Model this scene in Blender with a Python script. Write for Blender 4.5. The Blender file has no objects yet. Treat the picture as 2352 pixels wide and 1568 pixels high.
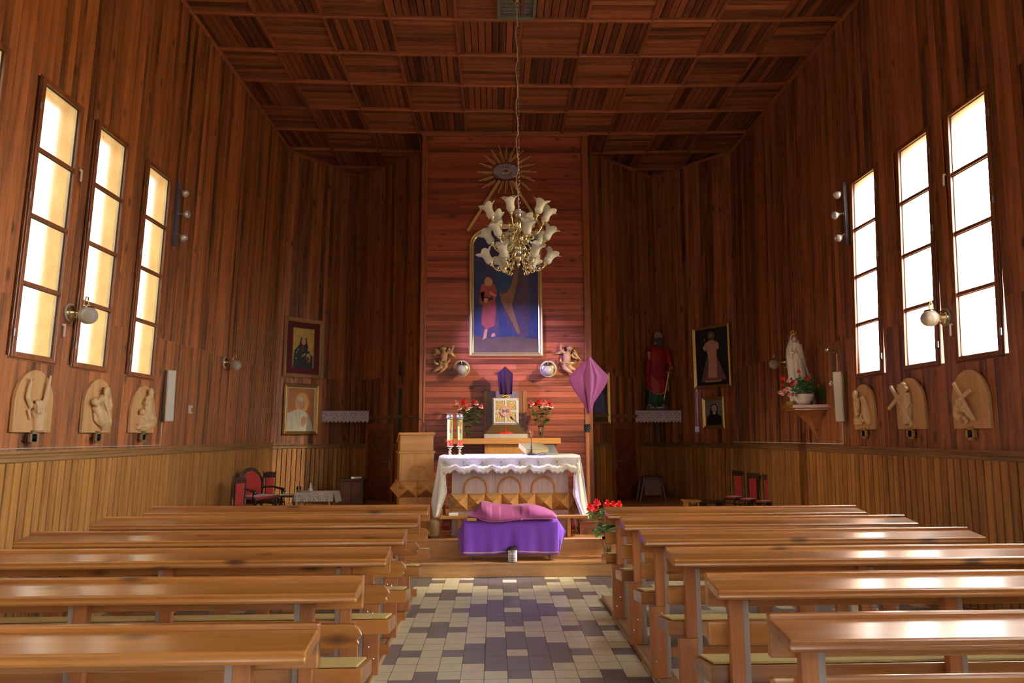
import bpy, math, random
from mathutils import Vector, Matrix
random.seed(7)
S = bpy.context.scene
COL = S.collection
PI = math.pi
# ---------------------------------------------------------------- camera
FOC = 1589.13
PITCH, YAW, ROLL = .13397, .02612, -.00457
EYE = 1.5
_f = Vector((math.sin(YAW)*math.cos(PITCH), math.cos(YAW)*math.cos(PITCH), math.sin(PITCH)))
_r0 = Vector((math.cos(YAW), -math.sin(YAW), 0))
_u0 = _r0.cross(_f)
RT = _r0*math.cos(ROLL) + _u0*math.sin(ROLL)
UP = _u0*math.cos(ROLL) - _r0*math.sin(ROLL)
CAM = Vector((0, 0, EYE))
cd = bpy.data.cameras.new('camera'); cam = bpy.data.objects.new('camera', cd); COL.objects.link(cam)
cd.sensor_width = 36; cd.lens = FOC/2352*36; cd.clip_start = .05; cd.clip_end = 200
m = Matrix((RT, UP, -_f)).transposed().to_4x4(); m.translation = CAM
cam.matrix_world = m
S.camera = cam
S.view_settings.view_transform = 'Standard'; S.view_settings.look = 'None'
S.view_settings.exposure = 1.0; S.view_settings.gamma = 1; S.view_settings.use_curve_mapping = False
cy = S.cycles
cy.use_denoising = True; cy.max_bounces = 7; cy.diffuse_bounces = 4; cy.glossy_bounces = 3
cy.transmission_bounces = 6; cy.transparent_max_bounces = 8; cy.sample_clamp_indirect = 4; cy.caustics_reflective = False; cy.caustics_refractive = True
# ---------------------------------------------------------------- sky outside: bright overcast, sunny side to the right
W = bpy.data.worlds.new('sky'); S.world = W; W.use_nodes = True
nt = W.node_tree; nt.nodes.clear()
o_ = nt.nodes.new('ShaderNodeOutputWorld'); bg = nt.nodes.new('ShaderNodeBackground')
tc = nt.nodes.new('ShaderNodeTexCoord'); sx = nt.nodes.new('ShaderNodeSeparateXYZ')
nt.links.new(tc.outputs['Generated'], sx.inputs[0])
rz = nt.nodes.new('ShaderNodeValToRGB'); rz.color_ramp.elements[0].position = .46; rz.color_ramp.elements[1].position = .56
rz.color_ramp.elements[0].color = (.26, .17, .06, 1); rz.color_ramp.elements[1].color = (.95, .97, 1, 1)
mz = nt.nodes.new('ShaderNodeMapRange'); mz.inputs[1].default_value = -1; mz.inputs[2].default_value = 1
nt.links.new(sx.outputs[2], mz.inputs[0]); nt.links.new(mz.outputs[0], rz.inputs[0])
dt = nt.nodes.new('ShaderNodeVectorMath'); dt.operation = 'DOT_PRODUCT'; nm = nt.nodes.new('ShaderNodeVectorMath'); nm.operation = 'NORMALIZE'
nt.links.new(tc.outputs['Generated'], nm.inputs[0]); nt.links.new(nm.outputs[0], dt.inputs[0]); dt.inputs[1].default_value = (.90, .05, .43)   # the hazy sun, to the right
mx = nt.nodes.new('ShaderNodeMath'); mx.operation = 'MAXIMUM'; mx.inputs[1].default_value = 0; nt.links.new(dt.outputs['Value'], mx.inputs[0])
mp_ = nt.nodes.new('ShaderNodeMath'); mp_.operation = 'POWER'; mp_.inputs[1].default_value = 3; nt.links.new(mx.outputs[0], mp_.inputs[0])
ms = nt.nodes.new('ShaderNodeMath'); ms.operation = 'MULTIPLY_ADD'; ms.inputs[1].default_value = 60; ms.inputs[2].default_value = 1.5; nt.links.new(mp_.outputs[0], ms.inputs[0])
nt.links.new(ms.outputs[0], bg.inputs[1]); nt.links.new(rz.outputs[0], bg.inputs[0])
nt.links.new(bg.outputs[0], o_.inputs[0])
LEFT_DAY, RIGHT_DAY, BACK_FILL, REAR_FILL = .85, .6, .9, 2.8   # daylight given by the frosted panes: left wall, sunny right wall, added unseen side and rear fill windows
# ---------------------------------------------------------------- pixel -> place on a real plane
def ray(x, y): return RT*((x-1176)/FOC) - UP*((y-784)/FOC) + _f
def hit(x, y, n, p):
    v = ray(x, y); n = Vector(n); return CAM + v*((Vector(p)-CAM).dot(n)/v.dot(n))
def atY(x, y, Y): return hit(x, y, (0, 1, 0), (0, Y, 0))
def atZ(x, y, z): return hit(x, y, (0, 0, 1), (0, 0, z))
HC = 6.678; KX = -3.737; KR = 4.406
def XL(z): return KX + .025*(z-HC)
def XR(z): return KR + .045*(z-HC)
def atL(x, y, off=0): return hit(x, y, (1, 0, -.025), (KX+off, 0, HC))
def atR(x, y, off=0): return hit(x, y, (1, 0, -.045), (KR-off, 0, HC))
CL1 = Vector((-3.853, 12.27, 0)); CLA = Vector((-2.754, 13.42, 0)); CL3 = Vector((-1.30, 12.22, 0))
CR1 = Vector((4.203, 11.875, 0)); CRB = Vector((3.20, 13.46, 0)); CR3 = Vector((1.74, 12.17, 0))
FRONT = 11.37; FX0, FX1 = -1.195, 1.585
def atP(x, y, p, q, off=0):
    d = (q-p).normalized(); n = Vector((d.y, -d.x, 0)); return hit(x, y, n, p+n*off)
PLANES = {'L': (atL, PI/2), 'R': (atR, -PI/2), 'F': (lambda x, y, off=0: atY(x, y, FRONT-off), 0)}
for k_, p_, q_ in (('L1', CL1, CLA), ('L2', CLA, CL3), ('R1', CRB, CR1), ('R2', CR3, CRB)):
    d_ = q_-p_
    PLANES[k_] = ((lambda x, y, off=0, p=p_, q=q_: atP(x, y, p, q, off)), math.atan2(d_.y, d_.x))
def spot(plane, xl, xr, yt, yb, off=.004):
    """place, width, height and turn of something that hangs on a wall; yt, yb read at its middle"""
    f, rz = PLANES[plane]
    a = f(xl, (yt+yb)/2, off); b = f(xr, (yt+yb)/2, off)
    w = math.hypot(a.x-b.x, a.y-b.y); c = (a+b)/2
    t = f((xl+xr)/2, yt, off); u = f((xl+xr)/2, yb, off)
    return Vector((c.x, c.y, u.z)), w, t.z-u.z, rz
# ---------------------------------------------------------------- mesh building
class MB:
    def __init__(s): s.v = []; s.f = []; s.mi = []; s.tn = []; s.t = 0.0; s.m = 0; s.X = None
    def add(s, vs, fs):
        n = len(s.v)
        for p in vs:
            p = Vector(p); s.v.append(s.X @ p if s.X else p)
        for q in fs: s.f.append([i+n for i in q]); s.mi.append(s.m); s.tn.append(s.t)
        return s
    def box(s, x0, y0, z0, x1, y1, z1):
        return s.add([(x0,y0,z0),(x1,y0,z0),(x1,y1,z0),(x0,y1,z0),(x0,y0,z1),(x1,y0,z1),(x1,y1,z1),(x0,y1,z1)],
              [(0,3,2,1),(4,5,6,7),(0,1,5,4),(1,2,6,5),(2,3,7,6),(3,0,4,7)])
    def cbox(s, c, sx, sy, sz, rot=None):
        M = Matrix.Translation(c) @ (rot.to_4x4() if rot else Matrix())
        vs = [M @ Vector((a*sx/2, b*sy/2, d*sz/2)) for d in (-1,1) for a, b in ((-1,-1),(1,-1),(1,1),(-1,1))]
        return s.add(vs, [(0,3,2,1),(4,5,6,7),(0,1,5,4),(1,2,6,5),(2,3,7,6),(3,0,4,7)])
    def prism(s, poly, y0, y1):
        """outline in x,z pushed from y0 to y1"""
        n = len(poly)
        vs = [(x, y0, z) for x, z in poly] + [(x, y1, z) for x, z in poly]
        return s.add(vs, [tuple(range(n)), tuple(range(2*n-1, n-1, -1))] + [((i+1)%n, i, i+n, (i+1)%n+n) for i in range(n)])
    def slab(s, poly, z0, z1):
        n = len(poly)
        vs = [(x, y, z0) for x, y in poly] + [(x, y, z1) for x, y in poly]
        return s.add(vs, [tuple(range(n-1,-1,-1)), tuple(range(n, 2*n))] + [(i, (i+1)%n, (i+1)%n+n, i+n) for i in range(n)])
    def sect(s, prof, x0, x1):
        """outline in y,z pushed along x"""
        n = len(prof)
        vs = [(x0, y, z) for y, z in prof] + [(x1, y, z) for y, z in prof]
        return s.add(vs, [tuple(range(n)), tuple(range(2*n-1, n-1, -1))] + [((i+1)%n, i, i+n, (i+1)%n+n) for i in range(n)])
    def tube(s, pts, r, n=8, closed=False, cap=True):
        pts = [Vector(p) for p in pts]; N = len(pts)
        rs = r if isinstance(r, (list, tuple)) else [r]*N
        vs = []; prev = None
        for i, p in enumerate(pts):
            a = pts[(i-1)%N] if (i or closed) else p; b = pts[(i+1)%N] if (i < N-1 or closed) else p
            d = (b-a); d = d.normalized() if d.length > 1e-9 else Vector((0,0,1))
            if prev is None:
                x = d.orthogonal().normalized()
            else:
                x = prev - d*prev.dot(d); x = x.normalized() if x.length > 1e-6 else d.orthogonal().normalized()
            prev = x; y = d.cross(x)
            for k in range(n):
                t = 2*PI*k/n; vs.append(p + (x*math.cos(t)+y*math.sin(t))*rs[i])
        fs = []
        for i in range(N if closed else N-1):
            j = (i+1)%N
            for k in range(n): fs.append((i*n+k, i*n+(k+1)%n, j*n+(k+1)%n, j*n+k))
        if cap and not closed: fs += [tuple(range(n-1,-1,-1)), tuple(range((N-1)*n, N*n))]
        return s.add(vs, fs)
    def lathe(s, prof, n=24, M=None, cap=True, wob=None):
        vs = []
        for i, (r, z) in enumerate(prof):
            for k in range(n):
                t = 2*PI*k/n; rr = r*(wob(t, i/(len(prof)-1)) if wob else 1)
                p = Vector((rr*math.cos(t), rr*math.sin(t), z)); vs.append(M @ p if M else p)
        fs = []
        for i in range(len(prof)-1):
            for k in range(n): fs.append((i*n+k, i*n+(k+1)%n, (i+1)*n+(k+1)%n, (i+1)*n+k))
        if cap: fs += [tuple(range(n-1,-1,-1)), tuple(range((len(prof)-1)*n, len(prof)*n))]
        return s.add(vs, fs)
    def ball(s, c, r, n=12, R=None):
        r = r if isinstance(r, (tuple, list)) else (r, r, r)
        c = Vector(c); vs = []; m = max(4, n//2)
        for i in range(1, m):
            a = PI*i/m
            for k in range(n):
                t = 2*PI*k/n; p = Vector((r[0]*math.sin(a)*math.cos(t), r[1]*math.sin(a)*math.sin(t), r[2]*math.cos(a)))
                vs.append(c + (R @ p if R else p))
        e = Vector((0,0,r[2])); e = R @ e if R else e
        vs += [c+e, c-e]; T = len(vs)-2
        fs = [(i*n+k, (i+1)*n+k, (i+1)*n+(k+1)%n, i*n+(k+1)%n) for i in range(m-2) for k in range(n)]
        fs += [(T, k, (k+1)%n) for k in range(n)] + [(T+1, (m-2)*n+(k+1)%n, (m-2)*n+k) for k in range(n)]
        return s.add(vs, fs)
    def loft(s, rings, n=28, cap=True):
        """rings: (cx, cy, z, rx, ry, fold depth, folds, turn)"""
        vs = []
        for g in rings:
            cx, cy, z, rx, ry = g[:5]; fd = g[5] if len(g) > 5 else 0; nf = g[6] if len(g) > 6 else 9; ph = g[7] if len(g) > 7 else 0
            for k in range(n):
                t = 2*PI*k/n; q = 1 + fd*math.sin(nf*t+ph) + fd*.5*math.sin((nf+4)*t+1.3)
                vs.append((cx+rx*q*math.cos(t), cy+ry*q*math.sin(t), z))
        fs = [(i*n+k, i*n+(k+1)%n, (i+1)*n+(k+1)%n, (i+1)*n+k) for i in range(len(rings)-1) for k in range(n)]
        if cap: fs += [tuple(range(n-1,-1,-1)), tuple(range((len(rings)-1)*n, len(rings)*n))]
        return s.add(vs, fs)
    def grid(s, P, nu, nv, flip=False):
        """P(u,v) for u,v in 0..1"""
        vs = [P(i/nu, j/nv) for j in range(nv+1) for i in range(nu+1)]
        fs = [(j*(nu+1)+i, j*(nu+1)+i+1, (j+1)*(nu+1)+i+1, (j+1)*(nu+1)+i) for j in range(nv) for i in range(nu)]
        return s.add(vs, fs)
    def build(s, name, mats, parent=None, bevel=0, smooth=None, solid=0, sub=0, remesh=0, loc=None, rz=None, segs=2):
        me = bpy.data.meshes.new(name)
        me.from_pydata([tuple(v) for v in s.v], [], s.f)
        for mm in (mats if isinstance(mats, (list, tuple)) else [mats]): me.materials.append(mm)
        me.polygons.foreach_set('material_index', s.mi)
        at = me.attributes.new('tint', 'FLOAT', 'FACE'); at.data.foreach_set('value', s.tn)
        me.update()
        o = bpy.data.objects.new(name, me); COL.objects.link(o)
        if parent is not None: o.parent = parent
        if loc is not None: o.location = loc
        if rz is not None: o.rotation_euler.z = rz
        if solid:
            q = o.modifiers.new('thickness', 'SOLIDIFY'); q.thickness = solid; q.offset = 0
        if remesh:
            q = o.modifiers.new('melt', 'REMESH'); q.mode = 'VOXEL'; q.voxel_size = remesh; q.use_smooth_shade = True
            q = o.modifiers.new('smooth', 'SMOOTH'); q.iterations = 3
        if bevel:
            q = o.modifiers.new('bevel', 'BEVEL'); q.width = bevel; q.segments = segs; q.limit_method = 'ANGLE'; q.angle_limit = math.radians(40)
        if sub:
            q = o.modifiers.new('round', 'SUBSURF'); q.levels = sub; q.render_levels = sub
        if smooth is not None:
            me.polygons.foreach_set('use_smooth', [True]*len(me.polygons))
            if smooth < 180: me.set_sharp_from_angle(angle=math.radians(smooth))
        return o
def thing(name, label, cat, loc=(0,0,0), rz=0, group=None):
    o = bpy.data.objects.new(name, None); COL.objects.link(o); o.empty_display_size = .1
    o.location = loc; o.rotation_euler.z = rz; o['label'] = label; o['category'] = cat
    if group: o['group'] = group
    return o
def tag(o, label, cat, group=None, kind=None):
    o['label'] = label; o['category'] = cat
    if group: o['group'] = group
    if kind: o['kind'] = kind
    return o
def struct(o): o['kind'] = 'structure'; return o
def copy_tree(o, parent=None, label=None):
    c = o.copy(); COL.objects.link(c)
    if parent is not None: c.parent = parent
    for ch in list(o.children): copy_tree(ch, c)
    if label: c['label'] = label
    return c
def words(text, size, mat, parent, loc, rot=(PI/2,0,0), name='lettering', ext=.0012, align='CENTER', sx=1):
    c = bpy.data.curves.new('lettering', 'FONT'); c.body = text; c.size = size; c.extrude = ext; c.align_x = align; c.align_y = 'CENTER'; c.resolution_u = 3
    t = bpy.data.objects.new('t', c); COL.objects.link(t)
    dg = bpy.context.evaluated_depsgraph_get(); me = bpy.data.meshes.new_from_object(t.evaluated_get(dg))
    bpy.data.objects.remove(t)
    me.materials.clear(); me.materials.append(mat)
    o = bpy.data.objects.new(name, me); COL.objects.link(o); o.parent = parent; o.location = loc; o.rotation_euler = rot; o.scale = (sx, 1, 1)
    return o
# ---------------------------------------------------------------- materials
def new(name):
    M = bpy.data.materials.new(name); M.use_nodes = True; t = M.node_tree; t.nodes.clear()
    o = t.nodes.new('ShaderNodeOutputMaterial'); b = t.nodes.new('ShaderNodeBsdfPrincipled'); t.links.new(b.outputs[0], o.inputs[0])
    return M, t, b
def nd(t, k, **kw):
    n = t.nodes.new('ShaderNode'+k)
    for a, v in kw.items():
        if a.startswith('i'): n.inputs[int(a[1:])].default_value = v
        else: setattr(n, a, v)
    return n
def mixc(t, fac, a, b, typ='MIX'):
    n = t.nodes.new('ShaderNodeMix'); n.data_type = 'RGBA'; n.blend_type = typ
    for idx, v in ((0, fac), (6, a), (7, b)):
        if hasattr(v, 'links'): t.links.new(v, n.inputs[idx])
        elif idx == 0: n.inputs[0].default_value = v
        else: n.inputs[idx].default_value = (*v, 1)
    return n.outputs[2]
def pbr(name, col, rough=.5, metal=0, var=.12, scale=25, bump=0, spec=.5, trans=0, ior=1.45, sheen=0, coat=0):
    M, t, b = new(name)
    tcn = nd(t, 'TexCoord'); no = nd(t, 'TexNoise'); no.inputs['Scale'].default_value = scale; no.inputs['Detail'].default_value = 3
    t.links.new(tcn.outputs['Object'], no.inputs['Vector'])
    c1 = [max(0, c*(1-var)) for c in col]; c2 = [min(1, c*(1+var)) for c in col]
    t.links.new(mixc(t, no.outputs[0], c1, c2), b.inputs['Base Color'])
    b.inputs['Roughness'].default_value = rough; b.inputs['Metallic'].default_value = metal
    b.inputs['Specular IOR Level'].default_value = spec; b.inputs['Transmission Weight'].default_value = trans; b.inputs['IOR'].default_value = ior
    b.inputs['Coat Weight'].default_value = coat
    if sheen: b.inputs['Sheen Weight'].default_value = sheen
    if bump:
        bp = nd(t, 'Bump'); bp.inputs['Strength'].default_value = bump; bp.inputs['Distance'].default_value = .01
        t.links.new(no.outputs[0], bp.inputs['Height']); t.links.new(bp.outputs[0], b.inputs['Normal'])
    return M
def wood(name, dark, light, axis='Z', rough=.4, var=.45, knots=.5, coat=0, grain=14, spec=.5, knot_col=None, stretch=.06, kn_scale=5.5):
    """planks: colour by the board's tint, long grain along one axis, scattered knots"""
    M, t, b = new(name)
    at = nd(t, 'Attribute', attribute_name='tint'); tcn = nd(t, 'TexCoord')
    sh = nd(t, 'VectorMath', operation='MULTIPLY_ADD'); t.links.new(at.outputs['Fac'], sh.inputs[0]); sh.inputs[1].default_value = (23.1, 37.7, 51.3)
    oi = nd(t, 'ObjectInfo'); s2 = nd(t, 'VectorMath', operation='MULTIPLY_ADD'); t.links.new(oi.outputs['Location'], s2.inputs[0]); s2.inputs[1].default_value = (3.3, 7.7, 5.1); t.links.new(tcn.outputs['Object'], s2.inputs[2])
    t.links.new(s2.outputs[0], sh.inputs[2])
    mp = nd(t, 'Mapping'); t.links.new(sh.outputs[0], mp.inputs[0])
    sc = {'X': (stretch, 1, 1), 'Y': (1, stretch, 1), 'Z': (1, 1, stretch)}[axis]; mp.inputs['Scale'].default_value = sc
    n1 = nd(t, 'TexNoise'); n1.inputs['Scale'].default_value = grain; n1.inputs['Detail'].default_value = 5; n1.inputs['Distortion'].default_value = .6
    t.links.new(mp.outputs[0], n1.inputs[0])
    n2 = nd(t, 'TexNoise'); n2.inputs['Scale'].default_value = grain*6; n2.inputs['Detail'].default_value = 3; t.links.new(mp.outputs[0], n2.inputs[0])
    n3 = nd(t, 'TexNoise'); n3.inputs['Scale'].default_value = 1.3; n3.inputs['Detail'].default_value = 2; t.links.new(sh.outputs[0], n3.inputs[0])
    # fac = .5 + grain + tint
    ma = nd(t, 'Math', operation='MULTIPLY_ADD'); t.links.new(n1.outputs[0], ma.inputs[0]); ma.inputs[1].default_value = 1.5; ma.inputs[2].default_value = -.5-var/2-.15
    mt = nd(t, 'Math', operation='MULTIPLY_ADD'); t.links.new(at.outputs['Fac'], mt.inputs[0]); mt.inputs[1].default_value = var; t.links.new(ma.outputs[0], mt.inputs[2])
    m2 = nd(t, 'Math', operation='MULTIPLY_ADD'); t.links.new(n2.outputs[0], m2.inputs[0]); m2.inputs[1].default_value = .5; t.links.new(mt.outputs[0], m2.inputs[2])
    m3 = nd(t, 'Math', operation='MULTIPLY_ADD', use_clamp=True); t.links.new(n3.outputs[0], m3.inputs[0]); m3.inputs[1].default_value = .35; t.links.new(m2.outputs[0], m3.inputs[2])
    col = mixc(t, m3.outputs[0], dark, light)
    if knots:
        kp = nd(t, 'Mapping'); t.links.new(sh.outputs[0], kp.inputs[0]); kp.inputs['Scale'].default_value = [1 if q == 1 else .45 for q in sc]
        vo = nd(t, 'TexVoronoi'); vo.inputs['Scale'].default_value = kn_scale; t.links.new(kp.outputs[0], vo.inputs['Vector'])
        kr = nd(t, 'ValToRGB'); e = kr.color_ramp.elements; e[0].position = .07; e[0].color = (1,1,1,1); e[1].position = .19; e[1].color = (0,0,0,1)
        t.links.new(vo.outputs['Distance'], kr.inputs[0])
        km = nd(t, 'Math', operation='MULTIPLY'); t.links.new(kr.outputs[0], km.inputs[0]); km.inputs[1].default_value = knots
        col = mixc(t, km.outputs[0], col, knot_col or [c*.35 for c in dark])
    t.links.new(col, b.inputs['Base Color'])
    b.inputs['Roughness'].default_value = rough; b.inputs['Coat Weight'].default_value = coat; b.inputs['Coat Roughness'].default_value = .18; b.inputs['Specular IOR Level'].default_value = spec
    bp = nd(t, 'Bump'); bp.inputs['Strength'].default_value = .25; bp.inputs['Distance'].default_value = .002
    t.links.new(n1.outputs[0], bp.inputs['Height']); t.links.new(bp.outputs[0], b.inputs['Normal'])
    return M
RED_D, RED_L = (.040, .014, .006), (.45, .162, .056)
wall_wood = wood('reddish_wall_boards', RED_D, RED_L, 'Z', rough=.42, var=.6, knots=.8)
ceil_x = wood('ceiling_boards_across', (.09, .030, .013), (.40, .14, .055), 'X', rough=.5, var=.7, knots=.4)
ceil_y = wood('ceiling_boards_along', (.045, .014, .007), (.29, .092, .037), 'Y', rough=.5, var=.8, knots=.3)
beam_x = wood('ceiling_batten_across', (.14, .04, .016), (.42, .14, .055), 'X', rough=.45, var=.3, knots=.2)
beam_y = wood('ceiling_batten_along', (.11, .032, .013), (.34, .11, .045), 'Y', rough=.45, var=.3, knots=.2)
front_wood = wood('altar_wall_boards', (.10, .022, .010), (.42, .11, .055), 'X', rough=.33, var=.7, knots=.8)
trim_wood = wood('trim_wood', (.12, .03, .012), (.38, .12, .04), 'Z', rough=.35, var=.3, knots=.2)
wain = wood('wainscot_boards', (.17, .070, .018), (.55, .265, .072), 'Z', rough=.45, var=.4, knots=.15, grain=22)
rail_y = wood('dado_rail_along', (.10, .05, .016), (.33, .18, .065), 'Y', rough=.42, var=.2, knots=.1)
rail_x = wood('dado_rail_across', (.10, .05, .016), (.33, .18, .065), 'X', rough=.42, var=.2, knots=.1)
win_wood = wood('window_frame_wood', (.09, .028, .010), (.26, .085, .028), 'Z', rough=.4, var=.2, knots=.1)
pine = wood('varnished_pine', (.17, .050, .010), (.56, .240, .048), 'X', rough=.3, var=.3, knots=.9, coat=1.0, grain=9, kn_scale=5.5, knot_col=(.05, .015, .006))
pine_z = wood('varnished_pine_upright', (.22, .07, .022), (.56, .23, .08), 'Z', rough=.35, var=.25, knots=.4, coat=.2, grain=12)
oak = wood('pale_oak', (.38, .16, .035), (.68, .34, .085), 'Z', rough=.38, var=.2, knots=0, grain=20)
oak_x = wood('pale_oak_across', (.38, .17, .04), (.68, .35, .095), 'X', rough=.35, var=.25, knots=.1, grain=16)
oak_d = wood('mid_oak', (.22, .095, .03), (.48, .23, .08), 'Z', rough=.38, var=.2, knots=0, grain=20)
step_x = wood('step_boards', (.36, .17, .055), (.70, .40, .16), 'X', rough=.3, var=.2, knots=.1, coat=.3, grain=12)
carve = wood('carved_limewood', (.62, .40, .19), (.88, .66, .38), 'Z', rough=.6, var=.15, knots=0, grain=18)
board_l = wood('plaque_board', (.45, .24, .09), (.72, .45, .20), 'Z', rough=.5, var=.15, knots=0, grain=16)
dark_wood = wood('dark_stained_wood', (.018, .007, .004), (.07, .025, .012), 'Z', rough=.35, var=.3, knots=0)
door_wood = wood('door_boards', (.07, .018, .008), (.24, .065, .025), 'Z', rough=.38, var=.6, knots=.2)
gold = pbr('gold', (.75, .50, .14), .32, 1, var=.2, scale=40)
brass = pbr('polished_brass', (.84, .76, .46), .22, 1, var=.15, scale=60)
gilt = pbr('gilt_frame', (.62, .42, .14), .38, .85, var=.25, scale=30)
chrome = pbr('chrome', (.75, .76, .78), .18, 1, var=.05)
steel = pbr('grey_metal', (.30, .30, .31), .4, .8, var=.1)
black = pbr('black', (.012, .012, .014), .45, 0, var=.2)
white = pbr('white_paint', (.80, .79, .74), .45, 0, var=.04)
cream = pbr('cream_speaker_front', (.62, .60, .50), .6, 0, var=.1, scale=300)
# ================================================================ ROOM
def zceil(x): return HC + .0025*((x-.345)/.8257)**2
def boards(name, pb, pe, wd, zt, zb, mat, holes=(), seam=None, groove=.004, deep=.007, proud=0.0, gap_flat=0.0, lining=None):  # lining: painted shade material for the gap bottoms
    """a wall clad in upright boards from pb(z) to pe(z); holes (s0,s1,z0,z1) in metres along the wall"""
    B = MB(); L = (pe(0)-pb(0)).length; n = max(1, round(L/wd)); w = L/n
    rnd = random.Random(name)
    for i in range(n):
        s0, s1 = i*w, (i+1)*w
        cuts = sorted([(h[2], h[3]) for h in holes if h[0] < s1-.004 and h[1] > s0+.004])
        segs = []; z = zb
        for a, b in cuts:
            if a > z: segs.append((z, a))
            z = max(z, b)
        segs.append((z, zt))
        if seam:
            ns = []
            for a, b in segs:
                sm = seam + (rnd.choice((0, 0, 0, .0)))
                if a < sm-.05 and b > sm+.05: ns += [(a, sm), (sm, b)]
                else: ns.append((a, b))
            segs = ns
        for a, b in segs:
            B.t = rnd.random()
            vs = []
            for z in (a+.0008, b-.0008):
                P, Q = pb(z), pe(z); d = (Q-P)/L; nn = Vector((d.y, -d.x, 0)).normalized()
                for s, off in ((s0, -deep), (s0+gap_flat, -deep), (s0+gap_flat+groove, proud), (s1-groove, proud), (s1, -deep)):
                    vs.append(P + d*s + nn*off)
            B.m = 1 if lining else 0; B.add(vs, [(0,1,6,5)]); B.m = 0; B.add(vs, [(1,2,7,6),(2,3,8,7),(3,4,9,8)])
            # board ends
            B.add([vs[1],vs[2],vs[3],vs[4],vs[1]-Vector((0,0,.004)),vs[4]-Vector((0,0,.004))],[(0,1,2,3)])
            B.add([vs[6],vs[7],vs[8],vs[9]],[(3,2,1,0)])
    # backing behind the boards so that no daylight leaks
    for a, b in ((zb, zt),):
        pts = []
        hs = sorted(holes)
        s = 0
        def quad(sa, sb, za, zb_):
            vs = []
            for sss, z in ((sa, za), (sb, za), (sb, zb_), (sa, zb_)):
                P, Q = pb(z), pe(z); d = (Q-P)/L; nn = Vector((d.y, -d.x, 0)).normalized(); vs.append(P+d*sss-nn*(deep+.01))
            B.t = 0; B.add(vs, [(0,1,2,3)])
        for h in hs:
            quad(s, h[0], zb, zt); quad(h[0], h[1], zb, h[2]); quad(h[0], h[1], h[3], zt); s = h[1]
        quad(s, L, zb, zt)
    return struct(B.build(name, [mat, lining] if lining else mat))
Y0 = -3.2
fL0 = lambda z: Vector((XL(z), Y0, z)); fL1 = lambda z: Vector((XL(z), 12.27, z))
RCY = lambda z: 11.75 + .40*z/HC
fR0 = lambda z: Vector((XR(z), RCY(z), z)); fR1 = lambda z: Vector((XR(z), Y0, z))
WIN = [(5.60, 6.09), (6.42, 6.905), (7.38, 7.86), (4.60, 5.11)]      # in view
FILL_WIN = [(3.1, 3.6), (2.15, 2.65), (1.2, 1.7), (-.3, .2), (-1.7, -1.2)]  # unseen side windows, added behind the view as fill light
WZ0, WZ1 = 2.178, 4.458
FW = .045
holesL = [(a-Y0-FW+.012, b-Y0+FW-.012, WZ0-FW+.012, WZ1+FW-.012) for a, b in WIN+FILL_WIN]
LR = (fR1(0)-fR0(0)).length
holesR = []
for a, b in WIN+FILL_WIN:
    zm = 3.3; y1 = RCY(zm)
    k = LR/(RCY(zm)-Y0)
    holesR.append(((y1-b)*k-FW*k+.012, (y1-a)*k+FW*k-.012, WZ0-FW+.012, WZ1+FW-.012))
RAILL, RAILR = 1.30, 1.275
boards('wall_left', fL0, fL1, .089, 6.80, RAILL, wall_wood, holesL, seam=2.62)
boards('wall_right', fR0, fR1, .089, 6.80, RAILR, wall_wood, holesR, seam=2.62)
def lin(p, q): return (lambda z: Vector((p(z).x, p(z).y, z)), lambda z: Vector((q(z).x, q(z).y, z)))
cst = lambda v: (lambda z: Vector((v.x, v.y, z)))
a_, b_ = fL1, cst(CLA); boards('wall_front_left', a_, b_, .092, 6.85, RAILL-.02, wall_wood, seam=2.55)
boards('wall_apse_left', cst(CLA), cst(CL3), .092, 6.85, 0, wall_wood, seam=2.55)
boards('wall_apse_right', cst(CR3), cst(CRB), .092, 6.85, 0, wall_wood, seam=2.55)
boards('wall_front_right', cst(CRB), fR0, .092, 6.85, RAILR-.01, wall_wood, seam=2.55)
boards('wall_back', lambda z: Vector((XR(z), Y0, z)), lambda z: Vector((XL(z), Y0, z)), .092, 6.85, 0, wall_wood,
       holes=[(1.0, 1.9, .9, 3.9), (3.4, 4.6, .9, 3.9), (6.1, 7.0, .9, 3.9)])
gap_shade_m = pbr('painted_gap_shade', (.02, .013, .008), .9)  # groove shadow put into the colour of the gap bottoms
# wainscot, standing proud, wider shadow gaps
boards('wall_left_wainscot', lambda z: fL0(z)+Vector((.018,0,0)), lambda z: fL1(z)+Vector((.018,0,0)), 0.096, RAILL, 0, wain, groove=.003, deep=.018, gap_flat=.013, lining=gap_shade_m)
boards('wall_right_wainscot', lambda z: fR0(z)-Vector((.018,0,0)), lambda z: fR1(z)-Vector((.018,0,0)), 0.096, RAILR, 0, wain, groove=.003, deep=.018, gap_flat=.013, lining=gap_shade_m)
boards('wall_front_left_wainscot', lambda z: fL1(z)+Vector((.014,-.012,0)), lambda z: CLA+Vector((.01,-.014,z)), 0.096, RAILL-.02, 0, wain, groove=.003, deep=.018, gap_flat=.013, lining=gap_shade_m)
boards('wall_front_right_wainscot', lambda z: CRB+Vector((-.01,-.014,z)), lambda z: fR0(z)+Vector((-.014,-.012,0)), 0.096, RAILR-.01, 0, wain, groove=.003, deep=.018, gap_flat=.013, lining=gap_shade_m)
def seg_wain(name, p, q, s0, s1, zt):
    d = (q-p).normalized(); n = Vector((d.y, -d.x, 0))
    boards(name, lambda z: p+d*s0+n*.018+Vector((0,0,z)), lambda z: p+d*s1+n*.018+Vector((0,0,z)), 0.096, zt, 0, wain, groove=.003, deep=.018, gap_flat=.013, lining=gap_shade_m)
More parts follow.
